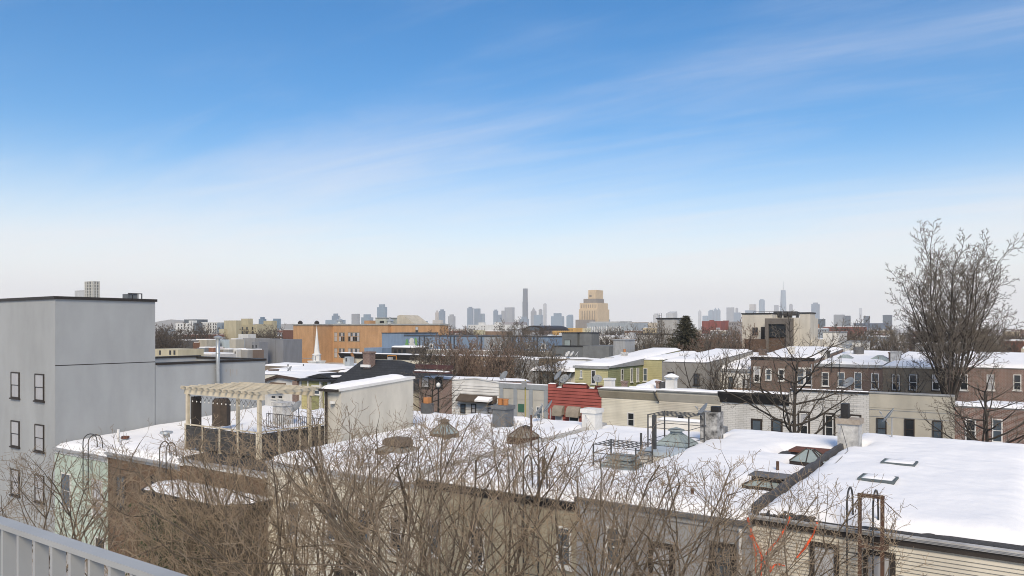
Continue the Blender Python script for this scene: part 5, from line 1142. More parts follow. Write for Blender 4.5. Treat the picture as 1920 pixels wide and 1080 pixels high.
# ================================================================== blue building with mural
BY = 150.0
x0, zt1 = onY(716, 625, BY); xm, _ = onY(757, 625, BY); x1, _ = onY(1028, 636, BY); zt2 = onY(820, 630.5, BY)[1]
r = thing('blue_building', 'long blue painted building with mural and dark downpipes', 'building', ((x0+x1)/2, BY, 0))
MB().box(x0, BY, 0, xm, BY+14, zt1).build('wall', BLUEW, r); xg0, xg1 = onY(908, 633, BY)[0], onY(955, 633, BY)[0]
MB().box(xm+0.003, BY+0.02, 0, xg0, BY+14, zt2).build('wall', BLUEW, r); MB().box(xg0+0.003, BY+0.02, 0, xg1, BY+14, zt2-0.02).build('wall', mat('pale_blue_grey', (0.33, 0.35, 0.37), (0.28, 0.30, 0.32)), r); MB().box(xg1+0.003, BY+0.02, 0, x1, BY+14, zt2-0.04).build('wall', BLUEW, r)
MB().box(x0-0.1, BY-0.1, zt1+0.003, xm+0.1, BY+14, zt1+0.2).box(xm+0.11, BY-0.1, zt2+0.003, x1+0.1, BY+14, zt2+0.2).build('coping', DSTEEL, r)
for px in (787, 796, 845, 852, 903, 962, 1001, 1008):
    x = onY(px, 640, BY)[0]; MB().box(x-0.18, BY-0.16, 3, x+0.18, BY-0.002, zt2-0.1).build('downpipe', mat('pipe_dark', (0.07, 0.085, 0.11)), r)
for px in (809, 832, 890, 922, 942, 990, 1019):
    u, zz = onY(px, 645, BY); w_ = MB().box(u-0.6, BY-0.06, zz-1.1, u+0.6, BY+0.015, zz+0.1).build('window', WHITE, r); MB().box(u-0.3, BY-0.09, zz-0.9, u+0.3, BY-0.062, zz-0.1).build('pane', GL_D, w_)
u, zz = onY(772, 643, BY)          # mural: pale rounded shapes between green leaves
PALE = mat('mural_pale', (0.62, 0.62, 0.60), (0.5, 0.5, 0.49), scale=1.0); GRNM = mat('mural_green', (0.10, 0.30, 0.14), (0.25, 0.36, 0.12), scale=0.8)
def disc(cx, cz, rx, rz, off, m_, nm='mural_shape'):
    MB().prism([(cx+rx*cos(-2*pi*k/14), cz+rz*sin(-2*pi*k/14)) for k in range(14)], BY-off, BY+0.015).build(nm, m_, r)
disc(u, zz+0.55, 0.85, 0.8, 0.02, PALE); disc(u-0.1, zz-0.75, 1.4, 0.9, 0.024, PALE)
for k, (dx, dz, a, b) in enumerate(((-1.7, 0.4, 0.45, 0.6), (-1.9, -0.4, 0.4, 0.5), (1.5, 0.5, 0.4, 0.65), (1.6, -0.5, 0.35, 0.6), (1.3, 1.0, 0.3, 0.4), (-1.3, -0.6, 0.3, 0.6), (1.5, -1.3, 0.35, 0.6))): disc(u+dx, zz+dz, a, b, 0.028+0.002*k, GRNM)
# lower blue wing in front
xa, za = onY(683, 652, BY-8); xb = onY(716, 652, BY-8)[0]; MB().box(xa, BY-8, 0, xb, BY-0.003, za).build('low_wing', BLUEW, r)
# roof pavilion dark
xa, za = onY(734, 650, BY-14); xb = onY(778, 650, BY-14)[0]; r = thing('roof_pavilion', 'dark rooftop cabin with snow on top below the mural', 'cabin', ((xa+xb)/2, BY-14, 6))
MB().box(xa, BY-14, 5, xb, BY-9, za-0.1).build('wall', mat('cabin_dark', (0.07, 0.065, 0.06), (0.05, 0.047, 0.045)), r); snow(r, xa, xb, BY-14.2, BY-9, lambda x, y: za-0.1, 0.35, res=0.3)
for k in range(3): MB().box(xa+0.8+k*1.5, BY-14.06, za-2.6, xa+1.7+k*1.5, BY-14.002, za-0.6).build('window', GL_D, r)
r = thing('low_block', 'low pale flat building running in front of the blue building', 'building', (onY(880, 655, 140)[0], 140, 0))
xa, za = onY(780, 655, 140); xb = onY(1045, 655, 140)[0]; MB().box(xa, 140, 0, xb, 147, za).build('wall', mat('drab_pale', (0.36, 0.345, 0.31), (0.31, 0.295, 0.265)), r)
MB().box(xa, 140, za+0.003, xb, 140.6, za+0.15).build('snow', SNOW, r)
# grey modern
r = thing('grey_modern_house', 'dark grey modern stepped house with sliding roof terrace door', 'house', (onY(1090, 650, 128)[0], 128, 0))
GM = mat('modern_grey', (0.155, 0.165, 0.17), (0.13, 0.14, 0.145), scale=0.5)
x0, x1, z = bl(r, 1036, 1092, 649.5, 126, GM, 12); MB().box(x0-0.1, 125.9, z+0.003, x1+0.1, 138, z+0.15).build('coping', BLK, r)
x0, x1b, z = bl(r, 1092.2, 1142, 648.5, 126, mat('modern_grey2', (0.185, 0.195, 0.20), (0.155, 0.165, 0.17)), 12)
xa, xb_, z2 = bl(r, 1054, 1082, 624.5, 130, GM, 8); xc, xd, z3 = bl(r, 1086.5, 1109, 624.5, 130.5, MATS['modern_grey2'], 3.2); MB().box(xb_+0.003, 130.8, 0, xc-0.003, 138, z3-0.8).build('wall', GM, r)
MB().box(xa-0.1, 129.9, z2+0.003, xb_+0.1, 138, z2+0.14).box(xc-0.1, 130.4, z3+0.003, xd+0.1, 133.8, z3+0.14).build('coping', BLK, r)
pxwin(r, ('y', 130), 1058, 637, 1070, 649, fr=BLK, gl=GL_G, sash=False); pxwin(r, ('y', 126), 1040, 664, 1053, 671, fr=BLK, sash=False)

# white modern building
WY = 125.0; WM = mat('modern_cream', (0.60, 0.57, 0.50), (0.54, 0.51, 0.45), scale=0.5)
r = thing('white_modern_building', 'cream modern building with grey framed glass bay and rooftop units', 'building', (onY(1450, 650, WY)[0], WY, 0))
x0, x1, z = bl(r, 1391, 1447, 589.5, WY, WM, 12); MB().box(x0-0.1, WY-0.1, z+0.003, x1, WY+12, z+0.2).build('coping', BLK, r)
x2, x3, z2 = bl(r, 1447.2, 1499, 596, WY, WM, 12); x4, x5, z4 = bl(r, 1499.2, 1519, 588, WY, WM, 3.2); MB().box(x4-0.05, WY-0.1, z4+0.003, x5+0.1, WY+3.3, z4+0.2).build('coping', BLK, r)
FRG = mat('timber_grey', (0.17, 0.155, 0.14), (0.135, 0.12, 0.11), scale=2, stretch=(1, 1, 4))
fx0, fz = onY(1434, 597, WY-2.5); fx1 = onY(1480, 597, WY-2.5)[0]; bzt = onY(1450, 660, WY-2.5)[1]
m = MB().box(fx0, WY-2.5, bzt, fx0+0.55, WY-0.003, fz).box(fx1-0.55, WY-2.5, bzt, fx1, WY-0.003, fz).box(fx0+0.553, WY-2.5, fz-0.9, fx1-0.553, WY-0.003, fz); m.build('bay_frame', FRG, r)
MB().box(fx0+0.56, WY-2.2, onY(1450, 632, WY-2.2)[1], fx1-0.56, WY-2.15, fz-0.92).build('glazing', GL_D, r)
MB().box(fx0+0.56, WY-2.22, fz-1.7, fx1-0.56, WY-2.201, fz-1.6).box(onY(1466, 620, WY-2.2)[0], WY-2.22, onY(1450, 632, WY-2.2)[1], onY(1467, 620, WY-2.2)[0], WY-2.201, fz-1.7).build('mullion', BLK, r)
MB().box(fx0+0.56, WY-2.0, 2, fx1-0.56, WY-0.01, onY(1450, 632, WY-2)[1]).build('bay_base', mat('bay_brick', (0.13, 0.085, 0.062), (0.10, 0.07, 0.052)), r)
pxwin(r, ('y', WY), 1411, 614, 1421, 627, fr=DARKF, sash=False); MB().box(onY(1427, 630, WY)[0], WY-0.06, onY(1427, 636, WY)[1], onY(1434, 630, WY)[0], WY-0.002, onY(1427, 613, WY)[1]).build('door', DARKF, r)
x6, x7, z6 = bl(r, 1519.2, 1538, 637, WY+0.4, WM, 2.6)
x8, x9, z8 = bl(r, 1396, 1434, 636, WY-3, mat('bay_brick', (0.13, 0.085, 0.062)), 2.9)
for k, (a, b) in enumerate(((1450, 1461), (1468, 1476), (1477, 1493))):
    xa, zt = onY(a, 584.5, WY+3); xb = onY(b, 584.5, WY+3)[0]; t = thing('rooftop_unit', 'dark rooftop cooling unit on the cream modern building, %s of three' % ('left', 'middle', 'right')[k], 'cooling unit', ((xa+xb)/2, WY+3, z2))
    MB().box(xa, WY+3, z2+0.4, xb, WY+5, zt).build('case', DSTEEL, t)
    for q in (xa+0.05, xb-0.1): MB().box(q, WY+3.1, z2, q+0.06, WY+4.9, z2+0.397).build('leg', DSTEEL, t)
t = thing('roof_rail', 'thin dark rooftop railing on the cream modern building', 'railing', (x1, WY, z2)); zt = onY(1470, 584, WY+0.3)[1]
for zz in (zt, (zt+z2)/2): MB().tube([(x1-3, WY+0.3, zz), (x5-2, WY+0.3, zz)], 0.035, 5).build('rail', BLK, t)
for k in range(9): x = x1-3+k*(x5-2-x1+3)/8; MB().tube([(x, WY+0.3, z2), (x, WY+0.3, zt)], 0.03, 5).build('post', BLK, t)
# grey box building behind the conifer
r = thing('grey_box_building', 'pale grey flat building with roof ladder left of the conifer', 'building', (onY(1230, 640, 140)[0], 140, 0))
GB = mat('box_pale', (0.42, 0.42, 0.41), (0.37, 0.37, 0.365)); x0, x1, z = bl(r, 1232, 1270, 598, 150, GB, 4); MB().box(x0-0.2, 149.8, z+0.003, x1+0.2, 154.2, z+0.2).build('coping', BLK, r)
x2, x3, z3 = bl(r, 1194, 1262, 627, 140, GB, 9.9); MB().box(x2-0.1, 139.9, z3+0.003, x3, 149, z3+0.15).build('coping', BLK, r)
pxwin(r, ('y', 140), 1206, 643, 1210, 660, fr=BLK, sash=False); pxwin(r, ('y', 140), 1215, 645, 1229, 660, fr=BLK, gl=GL_G, sash=False)
xl, zl_ = onY(1236, 596, 149.6); t = thing('wall_ladder', 'steel ladder up the pale grey flat building', 'ladder', (xl, 149.6, z3)); 
for q in (0, 0.5): MB().tube([(xl+q, 149.6, z3), (xl+q, 149.6, zl_+1.0)], 0.04, 5).build('rail', DSTEEL, t)
me = MB().tube([(0, 0, 0), (0.5, 0, 0)], 0.025, 5).mesh('rung', DSTEEL)
for k in range(10): piece('rung', me, (xl, 149.6, z3+0.4*k+0.3), t)
# small white boxes right of it
for p0, p1, top, Y, lb in ((1543, 1573, 623, 128, 'pale box stair head right of the cream modern building'), (1573, 1617, 641, 122, 'low white walled roof block before the bare trees at right')):
    r = thing('roof_block', lb, 'building', (onY(p0, top, Y)[0], Y, 0)); x0, x1, z = bl(r, p0, p1, top, Y, WSID, 6); MB().box(x0-0.1, Y-0.1, z+0.003, x1+0.1, Y+6.1, z+0.12).build('coping', GREYF, r)

# ================================================================== generic far blocks
def fblock(name, label, cat, p0, p1, top, D, m, side=0.3, cap=None, parts=None, group=None, base=0.0, roofsnow=False):
    """box building: photo columns p0..p1, top row, D metres away; side = share of width taken by its right side"""
    pm = p1-(p1-p0)*side; Y = D*ray(p0, top)[1]; x0, z = onY(p0, top, Y); x1, _ = onY(pm, top, Y); y1, _ = onX(p1, top, x1) if side > 0 else (Y+(x1-x0)*0.6, 0)
    y1 = min(max(y1, Y+3), Y+3*(x1-x0)+6)
    r = thing(name, label, cat, ((x0+x1)/2, Y, base), group); MB().box(x0, Y, base, x1, y1, z).build('wall', m, r)
    if roofsnow: MB().box(x0+0.3, Y+0.3, z+0.002, x1-0.3, y1-0.3, z+0.22).build('snow', SNOW, r)
    if cap: MB().box(x0-0.2, Y-0.2, z+0.004, x1+0.2, y1+0.2, z+0.4).build('coping', cap, r)
    return r, x0, x1, Y, y1, z
def fwin(r, Y, pxs, pys, wpx, hpx, m_=GL_D, nm='window'):
    """grid of alike windows on the front at plane Y: columns pxs and rows pys (photo), size in px"""
    D = Y/ray(pxs[0], 600)[1]; k = D/F; me = MB().box(0, -0.08, 0, wpx*k, 0.05, hpx*k).mesh(nm, m_)
    for a in pxs:
        for b in pys: x, z = onY(a, b+hpx, Y); piece(nm, me, (x, Y-0.01, z), r)
fm = lambda n, c: mat('far_'+n, c, tuple(v*0.88 for v in c), scale=0.05)
# left: white and dark apartment complex
A = fm('white', (0.62, 0.63, 0.62)); B_ = fm('charcoal', (0.13, 0.15, 0.17)); T_ = fm('tan', (0.44, 0.40, 0.28)); SB = fm('slateblue', (0.22, 0.27, 0.32))
r, x0, x1, Y, y1, z = fblock('apartment_block', 'white stepped apartment block behind bare trees at left', 'building', 329, 362, 606, 480, A, 0.0); fwin(r, Y, [334, 340, 346, 352], [608, 613.5, 619], 3, 3.5)
r, x0, x1, Y, y1, z = fblock('apartment_block', 'black penthouse storey on the white stepped block', 'building', 345, 368, 599, 490, B_, 0.0, base=13); 
r, x0, x1, Y, y1, z = fblock('apartment_block', 'tall white slab between black penthouse and charcoal block', 'building', 354, 361, 601, 476, A, 0.0)
r, x0, x1, Y, y1, z = fblock('apartment_block', 'charcoal block in the middle of the white apartments', 'building', 361, 377, 605, 470, B_, 0.35)
r, x0, x1, Y, y1, z = fblock('apartment_block', 'long white apartment block with rows of dark windows', 'building', 377, 408, 604, 480, A, 0.0); fwin(r, Y, [381, 385, 390, 394.5, 400, 404], [606, 611, 616, 621, 626], 2.2, 3.6)
r, x0, x1, Y, y1, z = fblock('apartment_block', 'slate blue end block beside the tan brick building', 'building', 407, 420, 606, 470, SB, 0.3)
# tan brick
r, x0, x1, Y, y1, z = fblock('tan_building', 'tan brick blank stepped building at left', 'building', 420, 445, 601, 380, T_, 0.1); r2, *_ = fblock('tan_building', 'lower step of the tan brick building', 'building', 411, 420, 617, 380, T_, 0)
r, x0, x1, Y, y1, z = fblock('tan_building', 'tan brick building with dark windows behind bare trees', 'building', 440, 482, 609, 390, T_, 0.0); fwin(r, Y, [440, 453.5, 462, 472.5], [613, 621], 4, 5.5)
fblock('tan_building', 'square tan roof tower with dark recess on the tan brick building', 'building', 452, 467, 597.5, 392, T_, 0.15, base=10); fblock('tan_building', 'right hand blank tan brick block', 'building', 494, 512, 601.5, 400, T_, 0.1); fblock('tan_building', 'low tan link between the tan brick blocks', 'building', 479, 496, 608, 398, T_, 0.0)
fblock('red_building', 'dark red brick building between bare trees left of the school', 'building', 530, 556, 619, 300, fm('darkred', (0.15, 0.075, 0.06)), 0.2)
GYB = fm('greyblue', (0.22, 0.23, 0.25))
r, x0, x1, Y, y1, z = fblock('grey_block', 'long slate grey building left of the orange school', 'building', 484, 531, 636, 230, GYB, 0.0); fblock('grey_block', 'raised part of the slate grey building', 'building', 496, 516, 635, 228, GYB, 0.0)
r, x0, x1, Y, y1, z = fblock('grey_block', 'slate grey building with four small windows', 'building', 472, 486, 641, 222, GYB, 0.0); fwin(r, Y, [473.5, 479.5], [647, 658], 3, 5)
fblock('white_cube', 'small white cube house with dark opening before the tan building', 'house', 447, 470, 626.5, 260, A, 0.2)
fblock('grey_block', 'mid grey house behind the round flue duct', 'house', 442, 478, 634, 250, fm('midgrey', (0.30, 0.30, 0.30)), 0.0)
r, x0, x1, Y, y1, z = fblock('pale_blue_house', 'pale blue house wall beside the flue duct', 'house', 397, 430, 637, 240, fm('paleblue', (0.42, 0.50, 0.55)), 0.0)
rowL = [(365, 388, 637, (0.40, 0.38, 0.32), 'cream grey house with bay'), (387, 397, 638, (0.28, 0.29, 0.29), 'dark bayed house'), (313, 345, 638, (0.12, 0.12, 0.12), 'black fronted house'), (345, 364, 642, (0.18, 0.10, 0.07), 'brick house'), (430, 442, 636, (0.46, 0.44, 0.38), 'cream narrow house')]
for p0, p1, t, c, l in rowL: fblock('far_house', l+' in the distance over the grey wing', 'house', p0, p1, t, 235, fm(l.replace(' ', '_'), c), 0.0, roofsnow=True)
rowL2 = [(370, 384, 652, (0.22, 0.24, 0.26), 'slate'), (384, 400, 652, (0.26, 0.13, 0.085), 'brick red'), (400, 412, 655, (0.30, 0.26, 0.21), 'drab tan'), (412, 429, 655, (0.30, 0.30, 0.29), 'grey'), (429, 444, 655, (0.62, 0.62, 0.60), 'white'), (444, 464, 656, (0.31, 0.30, 0.285), 'stone grey'), (464, 474, 656, (0.2, 0.15, 0.12), 'brown')]
for p0, p1, t, c, l in rowL2:
    r, x0, x1, Y, y1, z = fblock('far_house', l+' row house just above the low grey wing', 'house', p0, p1, t, 175, fm(l.replace(' ', '_')+'2', c), 0.0, roofsnow=True)
    if l == 'white': fwin(r, Y, [431.5, 440.5], [659], 2.2, 5)
r, x0, x1, Y, y1, z = fblock('yellow_shed', 'yellowish house with dark door beside the tall grey corner', 'house', 285, 334, 654, 150, fm('yellowish', (0.48, 0.44, 0.32)), 0.0); fwin(r, Y, [299, 318, 326], [657], 5, 8)
fblock('white_roof', 'low wide snow covered roof over the grey wing', 'house', 345, 396, 663, 160, fm('whiteroof', (0.5, 0.5, 0.5)), 0.0, roofsnow=True)
# centre
r, x0, x1, Y, y1, z = fblock('white_building', 'long white building with small dark windows in centre distance', 'building', 878, 957, 609, 620, A, 0.0); fwin(r, Y, [880, 884.5, 889, 903, 907.5, 927, 931, 936, 940, 944.5], [611.5, 616], 1.6, 2.2)
fblock('white_building', 'white stair tower on the long white building, left', 'building', 897, 907, 604.5, 615, A, 0.0, base=8); fblock('white_building', 'white stair tower on the long white building, right', 'building', 927, 938, 604.5, 615, A, 0.0, base=8)
fblock('grey_slab', 'grey violet slab behind the long white building', 'building', 930, 971, 604, 900, fm('violetgrey', (0.33, 0.32, 0.34)), 0.0)
fblock('brown_block', 'brown brick block below the long white building', 'building', 892, 950, 621, 330, fm('brownblock', (0.22, 0.16, 0.12)), 0.0, roofsnow=True); fblock('tan_block', 'pale tan block below the long white building', 'building', 888, 902, 619, 325, fm('paletan', (0.45, 0.42, 0.29)), 0.0); fblock('blue_block', 'blue grey block right of the long white building', 'building', 952, 962, 618, 330, SB, 0.4)
r, x0, x1, Y, y1, z = fblock('arched_hall', 'dark hall with arched snowy roof end in centre distance', 'building', 980, 1020, 620, 480, fm('halldark', (0.18, 0.14, 0.12)), 0.0)
xc = (x0+x1)/2; MB().prism([(xc+(x1-x0)/2*cos(pi-k*pi/10), z+3.2*sin(k*pi/10)) for k in range(11)], Y+0.5, Y+30).build('arched_roof', CAPB, r); MB().prism([(xc+(x1-x0)/3*cos(pi-k*pi/10), z+2.2*sin(k*pi/10)) for k in range(11)], Y+0.1, Y+0.49).build('arch_window', GL_B, r)
snow(r, x0-8, x0+4, Y+1, Y+20, lambda x, y: z+0.5+(x-x0+8)*0.15, 0.5, res=2)
fblock('white_roof', 'white flat snowy hall below the arched roof', 'building', 990, 1028, 629, 300, A, 0.0, roofsnow=True)
OY = fm('orange_yellow', (0.60, 0.38, 0.14))
r, x0, x1, Y, y1, z = fblock('yellow_building', 'orange yellow brick building with two rows of windows', 'building', 1034, 1079, 615, 520, OY, 0.0); fwin(r, Y, [1036+4*k for k in range(10)], [617, 622.5], 1.5, 3.2, mat('far_winbrown', (0.16, 0.10, 0.05)))
fblock('pale_building', 'pale green building right of the orange yellow one', 'building', 1079, 1101, 615.5, 520, fm('palegreen', (0.50, 0.49, 0.38)), 0.0)
r, x0, x1, Y, y1, z = fblock('finned_building', 'long grey building with white vertical fins', 'building', 1100, 1189, 605.5, 800, fm('fingrey', (0.33, 0.37, 0.40)), 0.0); fwin(r, Y, [1101+4.4*k for k in range(15)], [612.5], 2.2, 17, fm('finwhite', (0.62, 0.62, 0.6)), 'fin')
fblock('finned_building', 'grey roof storey on the finned building', 'building', 1105, 1160, 603, 812, fm('finroof', (0.42, 0.43, 0.43)), 0.0, base=12)
# tan stepped tower
TT = fm('towertan', (0.58, 0.46, 0.31)); TD = fm('towergrey', (0.26, 0.24, 0.22)); YD = 1350*ray(1086, 600)[1]
tt = thing('tan_tower', 'tall stepped tan stone tower with grey band and square top', 'tower', (onY(1107, 600, YD)[0], YD, 0))
for (p0, p1, t, b, m_, off) in ((1079, 1112, 599.5, 630, TD, -8), (1085.5, 1120, 580, 630, TT, 0), (1087, 1120.5, 568.5, 580.2, TT, 3), (1094, 1118, 560.5, 568.7, TD, 8), (1103, 1118, 544, 560.7, TT, 10)):
    x0, zt = onY(p0, t, YD+off); x1, zb = onY(p1, b, YD+off); MB().box(x0, YD+off, max(zb, 0)+0.0, x1, YD+44-off*0.9, zt).build('tier', m_, tt)
tw = fm('towerwin', (0.22, 0.19, 0.16))
fwin(tt, YD, [1089+3.1*k for k in range(10)], [582.5], 1.2, 20, tw); fwin(tt, YD+3, [1089.5+3.4*k for k in range(9)], [571], 1.2, 6.5, tw); fwin(tt, YD+10, [1105], [553], 5, 4, tw)
# red brick and misc right of conifer
for p0, p1, t, D, c, l in ((1316, 1352, 602, 600, (0.24, 0.085, 0.075), 'dark red brick block behind the conifer'), (1330, 1336, 600, 595, (0.24, 0.085, 0.075), 'red stair tower on the dark red block'), (1355, 1365, 601, 610, (0.24, 0.085, 0.075), 'small dark red block right of the red tower'), (1366, 1391, 603, 560, (0.27, 0.26, 0.26), 'grey block left of the cream modern building'),
        (1182, 1209, 604, 900, (0.36, 0.34, 0.32), 'grey low block left of the pale grey flat building'), (1209, 1232, 605, 880, (0.46, 0.41, 0.33), 'cream low block left of the pale grey flat building'), (1206, 1232, 615, 420, (0.56, 0.48, 0.33), 'yellow cream house row left of the conifer'), (1163, 1180, 602, 1100, (0.42, 0.44, 0.45), 'pale low block right of the finned building'),
        (1543, 1617, 613, 420, (0.22, 0.10, 0.085), 'long dark red brick row right of the cream modern building'), (1534, 1546, 598, 900, (0.14, 0.17, 0.20), 'dark blue block right of the cream modern building'), (1527, 1534, 608, 500, (0.42, 0.20, 0.10), 'orange corner block beside the cream modern building'), (1531, 1552, 616, 380, (0.32, 0.36, 0.40), 'blue grey house right of the cream modern building'), (1600, 1660, 606, 1300, (0.12, 0.15, 0.20), 'dark blue low block behind the right hand trees')):
    r, x0, x1, Y, y1, z = fblock('far_building', l, 'building', p0, p1, t, D, fm(l.split()[0]+l.split()[1]+str(p0), c), 0.0, roofsnow=D < 500)
    if D < 600 and p1-p0 > 20: fwin(r, Y, [p0+2+4.5*k for k in range(int((p1-p0-3)/4.5))], [t+3], 1.8, 3, mat('far_wd', (0.10, 0.10, 0.11)))

# ================================================================== skyline
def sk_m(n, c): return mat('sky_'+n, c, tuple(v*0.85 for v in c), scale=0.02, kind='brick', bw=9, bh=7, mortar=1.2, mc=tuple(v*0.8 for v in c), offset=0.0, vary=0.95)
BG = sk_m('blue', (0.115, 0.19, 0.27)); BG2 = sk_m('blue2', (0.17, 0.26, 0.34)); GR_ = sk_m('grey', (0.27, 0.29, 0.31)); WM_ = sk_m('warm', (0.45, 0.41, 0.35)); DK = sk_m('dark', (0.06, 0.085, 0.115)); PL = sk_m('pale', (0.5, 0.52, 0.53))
def tower(label, p0, p1, top, D, m, side=0.28, crown=None, tm=None):
    pm = p1-(p1-p0)*side; Y = D*ray(p0, top)[1]; x0, z = onY(p0, top, Y); x1, _ = onY(pm, top, Y); y1 = min(max(onX(p1, top, x1)[0], Y+8), Y+120)
    r = thing('tower', label, 'tower', ((x0+x1)/2, Y, 0), None); MB().box(x0, Y, 0, x1, y1, z).build('shaft', m, r); xc, yc = (x0+x1)/2, (Y+y1)/2
    wd, dp = x1-x0, y1-Y
    if crown == 'step':
        MB().box(x0+wd*0.2, Y+dp*0.2, z+0.01, x1-wd*0.2, y1-dp*0.2, z+wd*0.25).build('crown', tm or m, r)
    elif crown == 'point':
        m_ = MB(); m_.v = [(x0+wd*0.1, Y+dp*0.1, z+0.01), (x1-wd*0.1, Y+dp*0.1, z+0.01), (x1-wd*0.1, y1-dp*0.1, z+0.01), (x0+wd*0.1, y1-dp*0.1, z+0.01), (xc, yc, z+wd*0.9)]; m_.f = [(0, 1, 4), (1, 2, 4), (2, 3, 4), (3, 0, 4)]; m_.build('crown', tm or m, r)
    elif crown == 'slope':
        MB().slope(x0+0.5, Y+0.5, z+0.01, x1-0.5, y1-0.5, z+1, z+wd*0.3).build('crown', tm or m, r)
    elif crown == 'mast': MB().tube([(xc, yc, z), (xc, yc, z+wd*1.2)], wd*0.04, 6).build('mast', GREYF, r)
    return r, x0, x1, Y, y1, z
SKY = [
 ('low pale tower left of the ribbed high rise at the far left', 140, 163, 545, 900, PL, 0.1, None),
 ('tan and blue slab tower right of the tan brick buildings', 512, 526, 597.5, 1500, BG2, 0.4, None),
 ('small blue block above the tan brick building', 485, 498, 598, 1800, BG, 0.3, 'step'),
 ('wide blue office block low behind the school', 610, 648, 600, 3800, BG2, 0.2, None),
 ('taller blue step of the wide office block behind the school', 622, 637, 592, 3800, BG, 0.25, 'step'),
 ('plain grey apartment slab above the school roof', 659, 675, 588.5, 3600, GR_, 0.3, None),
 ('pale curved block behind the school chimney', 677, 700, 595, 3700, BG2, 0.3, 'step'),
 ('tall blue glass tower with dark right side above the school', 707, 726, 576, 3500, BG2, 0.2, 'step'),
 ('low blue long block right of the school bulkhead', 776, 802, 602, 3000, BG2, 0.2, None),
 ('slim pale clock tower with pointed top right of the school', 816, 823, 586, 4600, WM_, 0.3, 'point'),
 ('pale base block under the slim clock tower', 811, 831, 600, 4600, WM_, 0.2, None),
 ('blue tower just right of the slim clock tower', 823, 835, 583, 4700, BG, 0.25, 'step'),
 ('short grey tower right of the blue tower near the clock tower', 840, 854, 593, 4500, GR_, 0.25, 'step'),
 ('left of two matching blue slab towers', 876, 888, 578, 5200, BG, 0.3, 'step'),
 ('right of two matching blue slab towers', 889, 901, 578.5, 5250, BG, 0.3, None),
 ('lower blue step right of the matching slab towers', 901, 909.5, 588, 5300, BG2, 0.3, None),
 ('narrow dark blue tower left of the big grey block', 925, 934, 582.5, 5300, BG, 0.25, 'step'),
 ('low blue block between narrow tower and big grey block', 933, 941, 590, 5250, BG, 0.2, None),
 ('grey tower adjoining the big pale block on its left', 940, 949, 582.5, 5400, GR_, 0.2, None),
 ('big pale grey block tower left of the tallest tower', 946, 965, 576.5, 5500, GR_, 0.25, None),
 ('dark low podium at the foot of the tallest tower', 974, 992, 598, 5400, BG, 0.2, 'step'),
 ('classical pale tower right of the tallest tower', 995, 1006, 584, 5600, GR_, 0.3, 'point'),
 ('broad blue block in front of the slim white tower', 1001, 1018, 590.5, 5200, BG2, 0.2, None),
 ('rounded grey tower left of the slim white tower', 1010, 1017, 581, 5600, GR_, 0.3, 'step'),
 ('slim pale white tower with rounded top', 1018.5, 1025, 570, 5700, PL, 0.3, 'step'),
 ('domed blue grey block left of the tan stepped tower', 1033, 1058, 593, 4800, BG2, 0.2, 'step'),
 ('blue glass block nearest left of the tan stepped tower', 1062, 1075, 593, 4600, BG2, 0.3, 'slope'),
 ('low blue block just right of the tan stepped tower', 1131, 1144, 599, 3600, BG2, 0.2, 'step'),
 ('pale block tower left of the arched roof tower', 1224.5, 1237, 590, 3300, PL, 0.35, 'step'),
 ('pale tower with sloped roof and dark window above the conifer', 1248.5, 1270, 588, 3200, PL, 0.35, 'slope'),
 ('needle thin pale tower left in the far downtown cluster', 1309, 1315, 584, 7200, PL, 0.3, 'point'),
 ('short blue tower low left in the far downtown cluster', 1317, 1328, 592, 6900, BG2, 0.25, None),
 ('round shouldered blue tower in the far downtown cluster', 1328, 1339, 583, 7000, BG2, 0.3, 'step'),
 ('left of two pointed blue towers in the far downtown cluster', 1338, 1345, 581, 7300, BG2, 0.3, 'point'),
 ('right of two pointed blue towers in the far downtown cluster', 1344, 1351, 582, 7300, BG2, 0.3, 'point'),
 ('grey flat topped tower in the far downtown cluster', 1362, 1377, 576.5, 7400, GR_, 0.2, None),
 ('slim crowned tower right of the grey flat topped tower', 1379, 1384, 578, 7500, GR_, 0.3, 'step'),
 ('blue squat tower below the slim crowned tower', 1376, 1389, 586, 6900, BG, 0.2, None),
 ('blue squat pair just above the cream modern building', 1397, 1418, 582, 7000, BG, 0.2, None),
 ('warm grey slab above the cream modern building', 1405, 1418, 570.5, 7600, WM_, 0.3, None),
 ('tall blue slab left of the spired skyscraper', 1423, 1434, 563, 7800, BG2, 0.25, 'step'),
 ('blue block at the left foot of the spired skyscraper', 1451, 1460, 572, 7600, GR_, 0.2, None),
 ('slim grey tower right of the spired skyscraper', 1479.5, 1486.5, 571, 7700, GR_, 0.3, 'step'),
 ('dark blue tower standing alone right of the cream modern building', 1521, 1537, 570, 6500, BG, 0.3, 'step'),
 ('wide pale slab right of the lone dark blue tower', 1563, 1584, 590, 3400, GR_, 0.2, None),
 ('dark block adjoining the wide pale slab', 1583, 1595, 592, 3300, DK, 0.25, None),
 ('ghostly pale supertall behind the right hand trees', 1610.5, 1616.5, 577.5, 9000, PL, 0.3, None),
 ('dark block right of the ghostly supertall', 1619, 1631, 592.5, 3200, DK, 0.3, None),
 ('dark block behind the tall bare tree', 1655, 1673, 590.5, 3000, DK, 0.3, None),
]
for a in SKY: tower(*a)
# tallest tower
D = 5600; Y = D*ray(980, 560)[1]
r = thing('tower', 'tallest slender dark blue tower in the middle of the skyline', 'tower', (onY(984, 600, Y)[0], Y, 0))
for (p0, p1, t, b) in ((979.6, 988, 566, 640), (980.0, 987.6, 556, 566), (980.5, 987.4, 541, 556)):
    x0, zt = onY(p0, t, Y); x1, zb = onY(p1-1.6, b, Y); MB().box(x0, Y, max(0, zb)+0.5, x1, Y+26, zt).build('tier', DK, r)
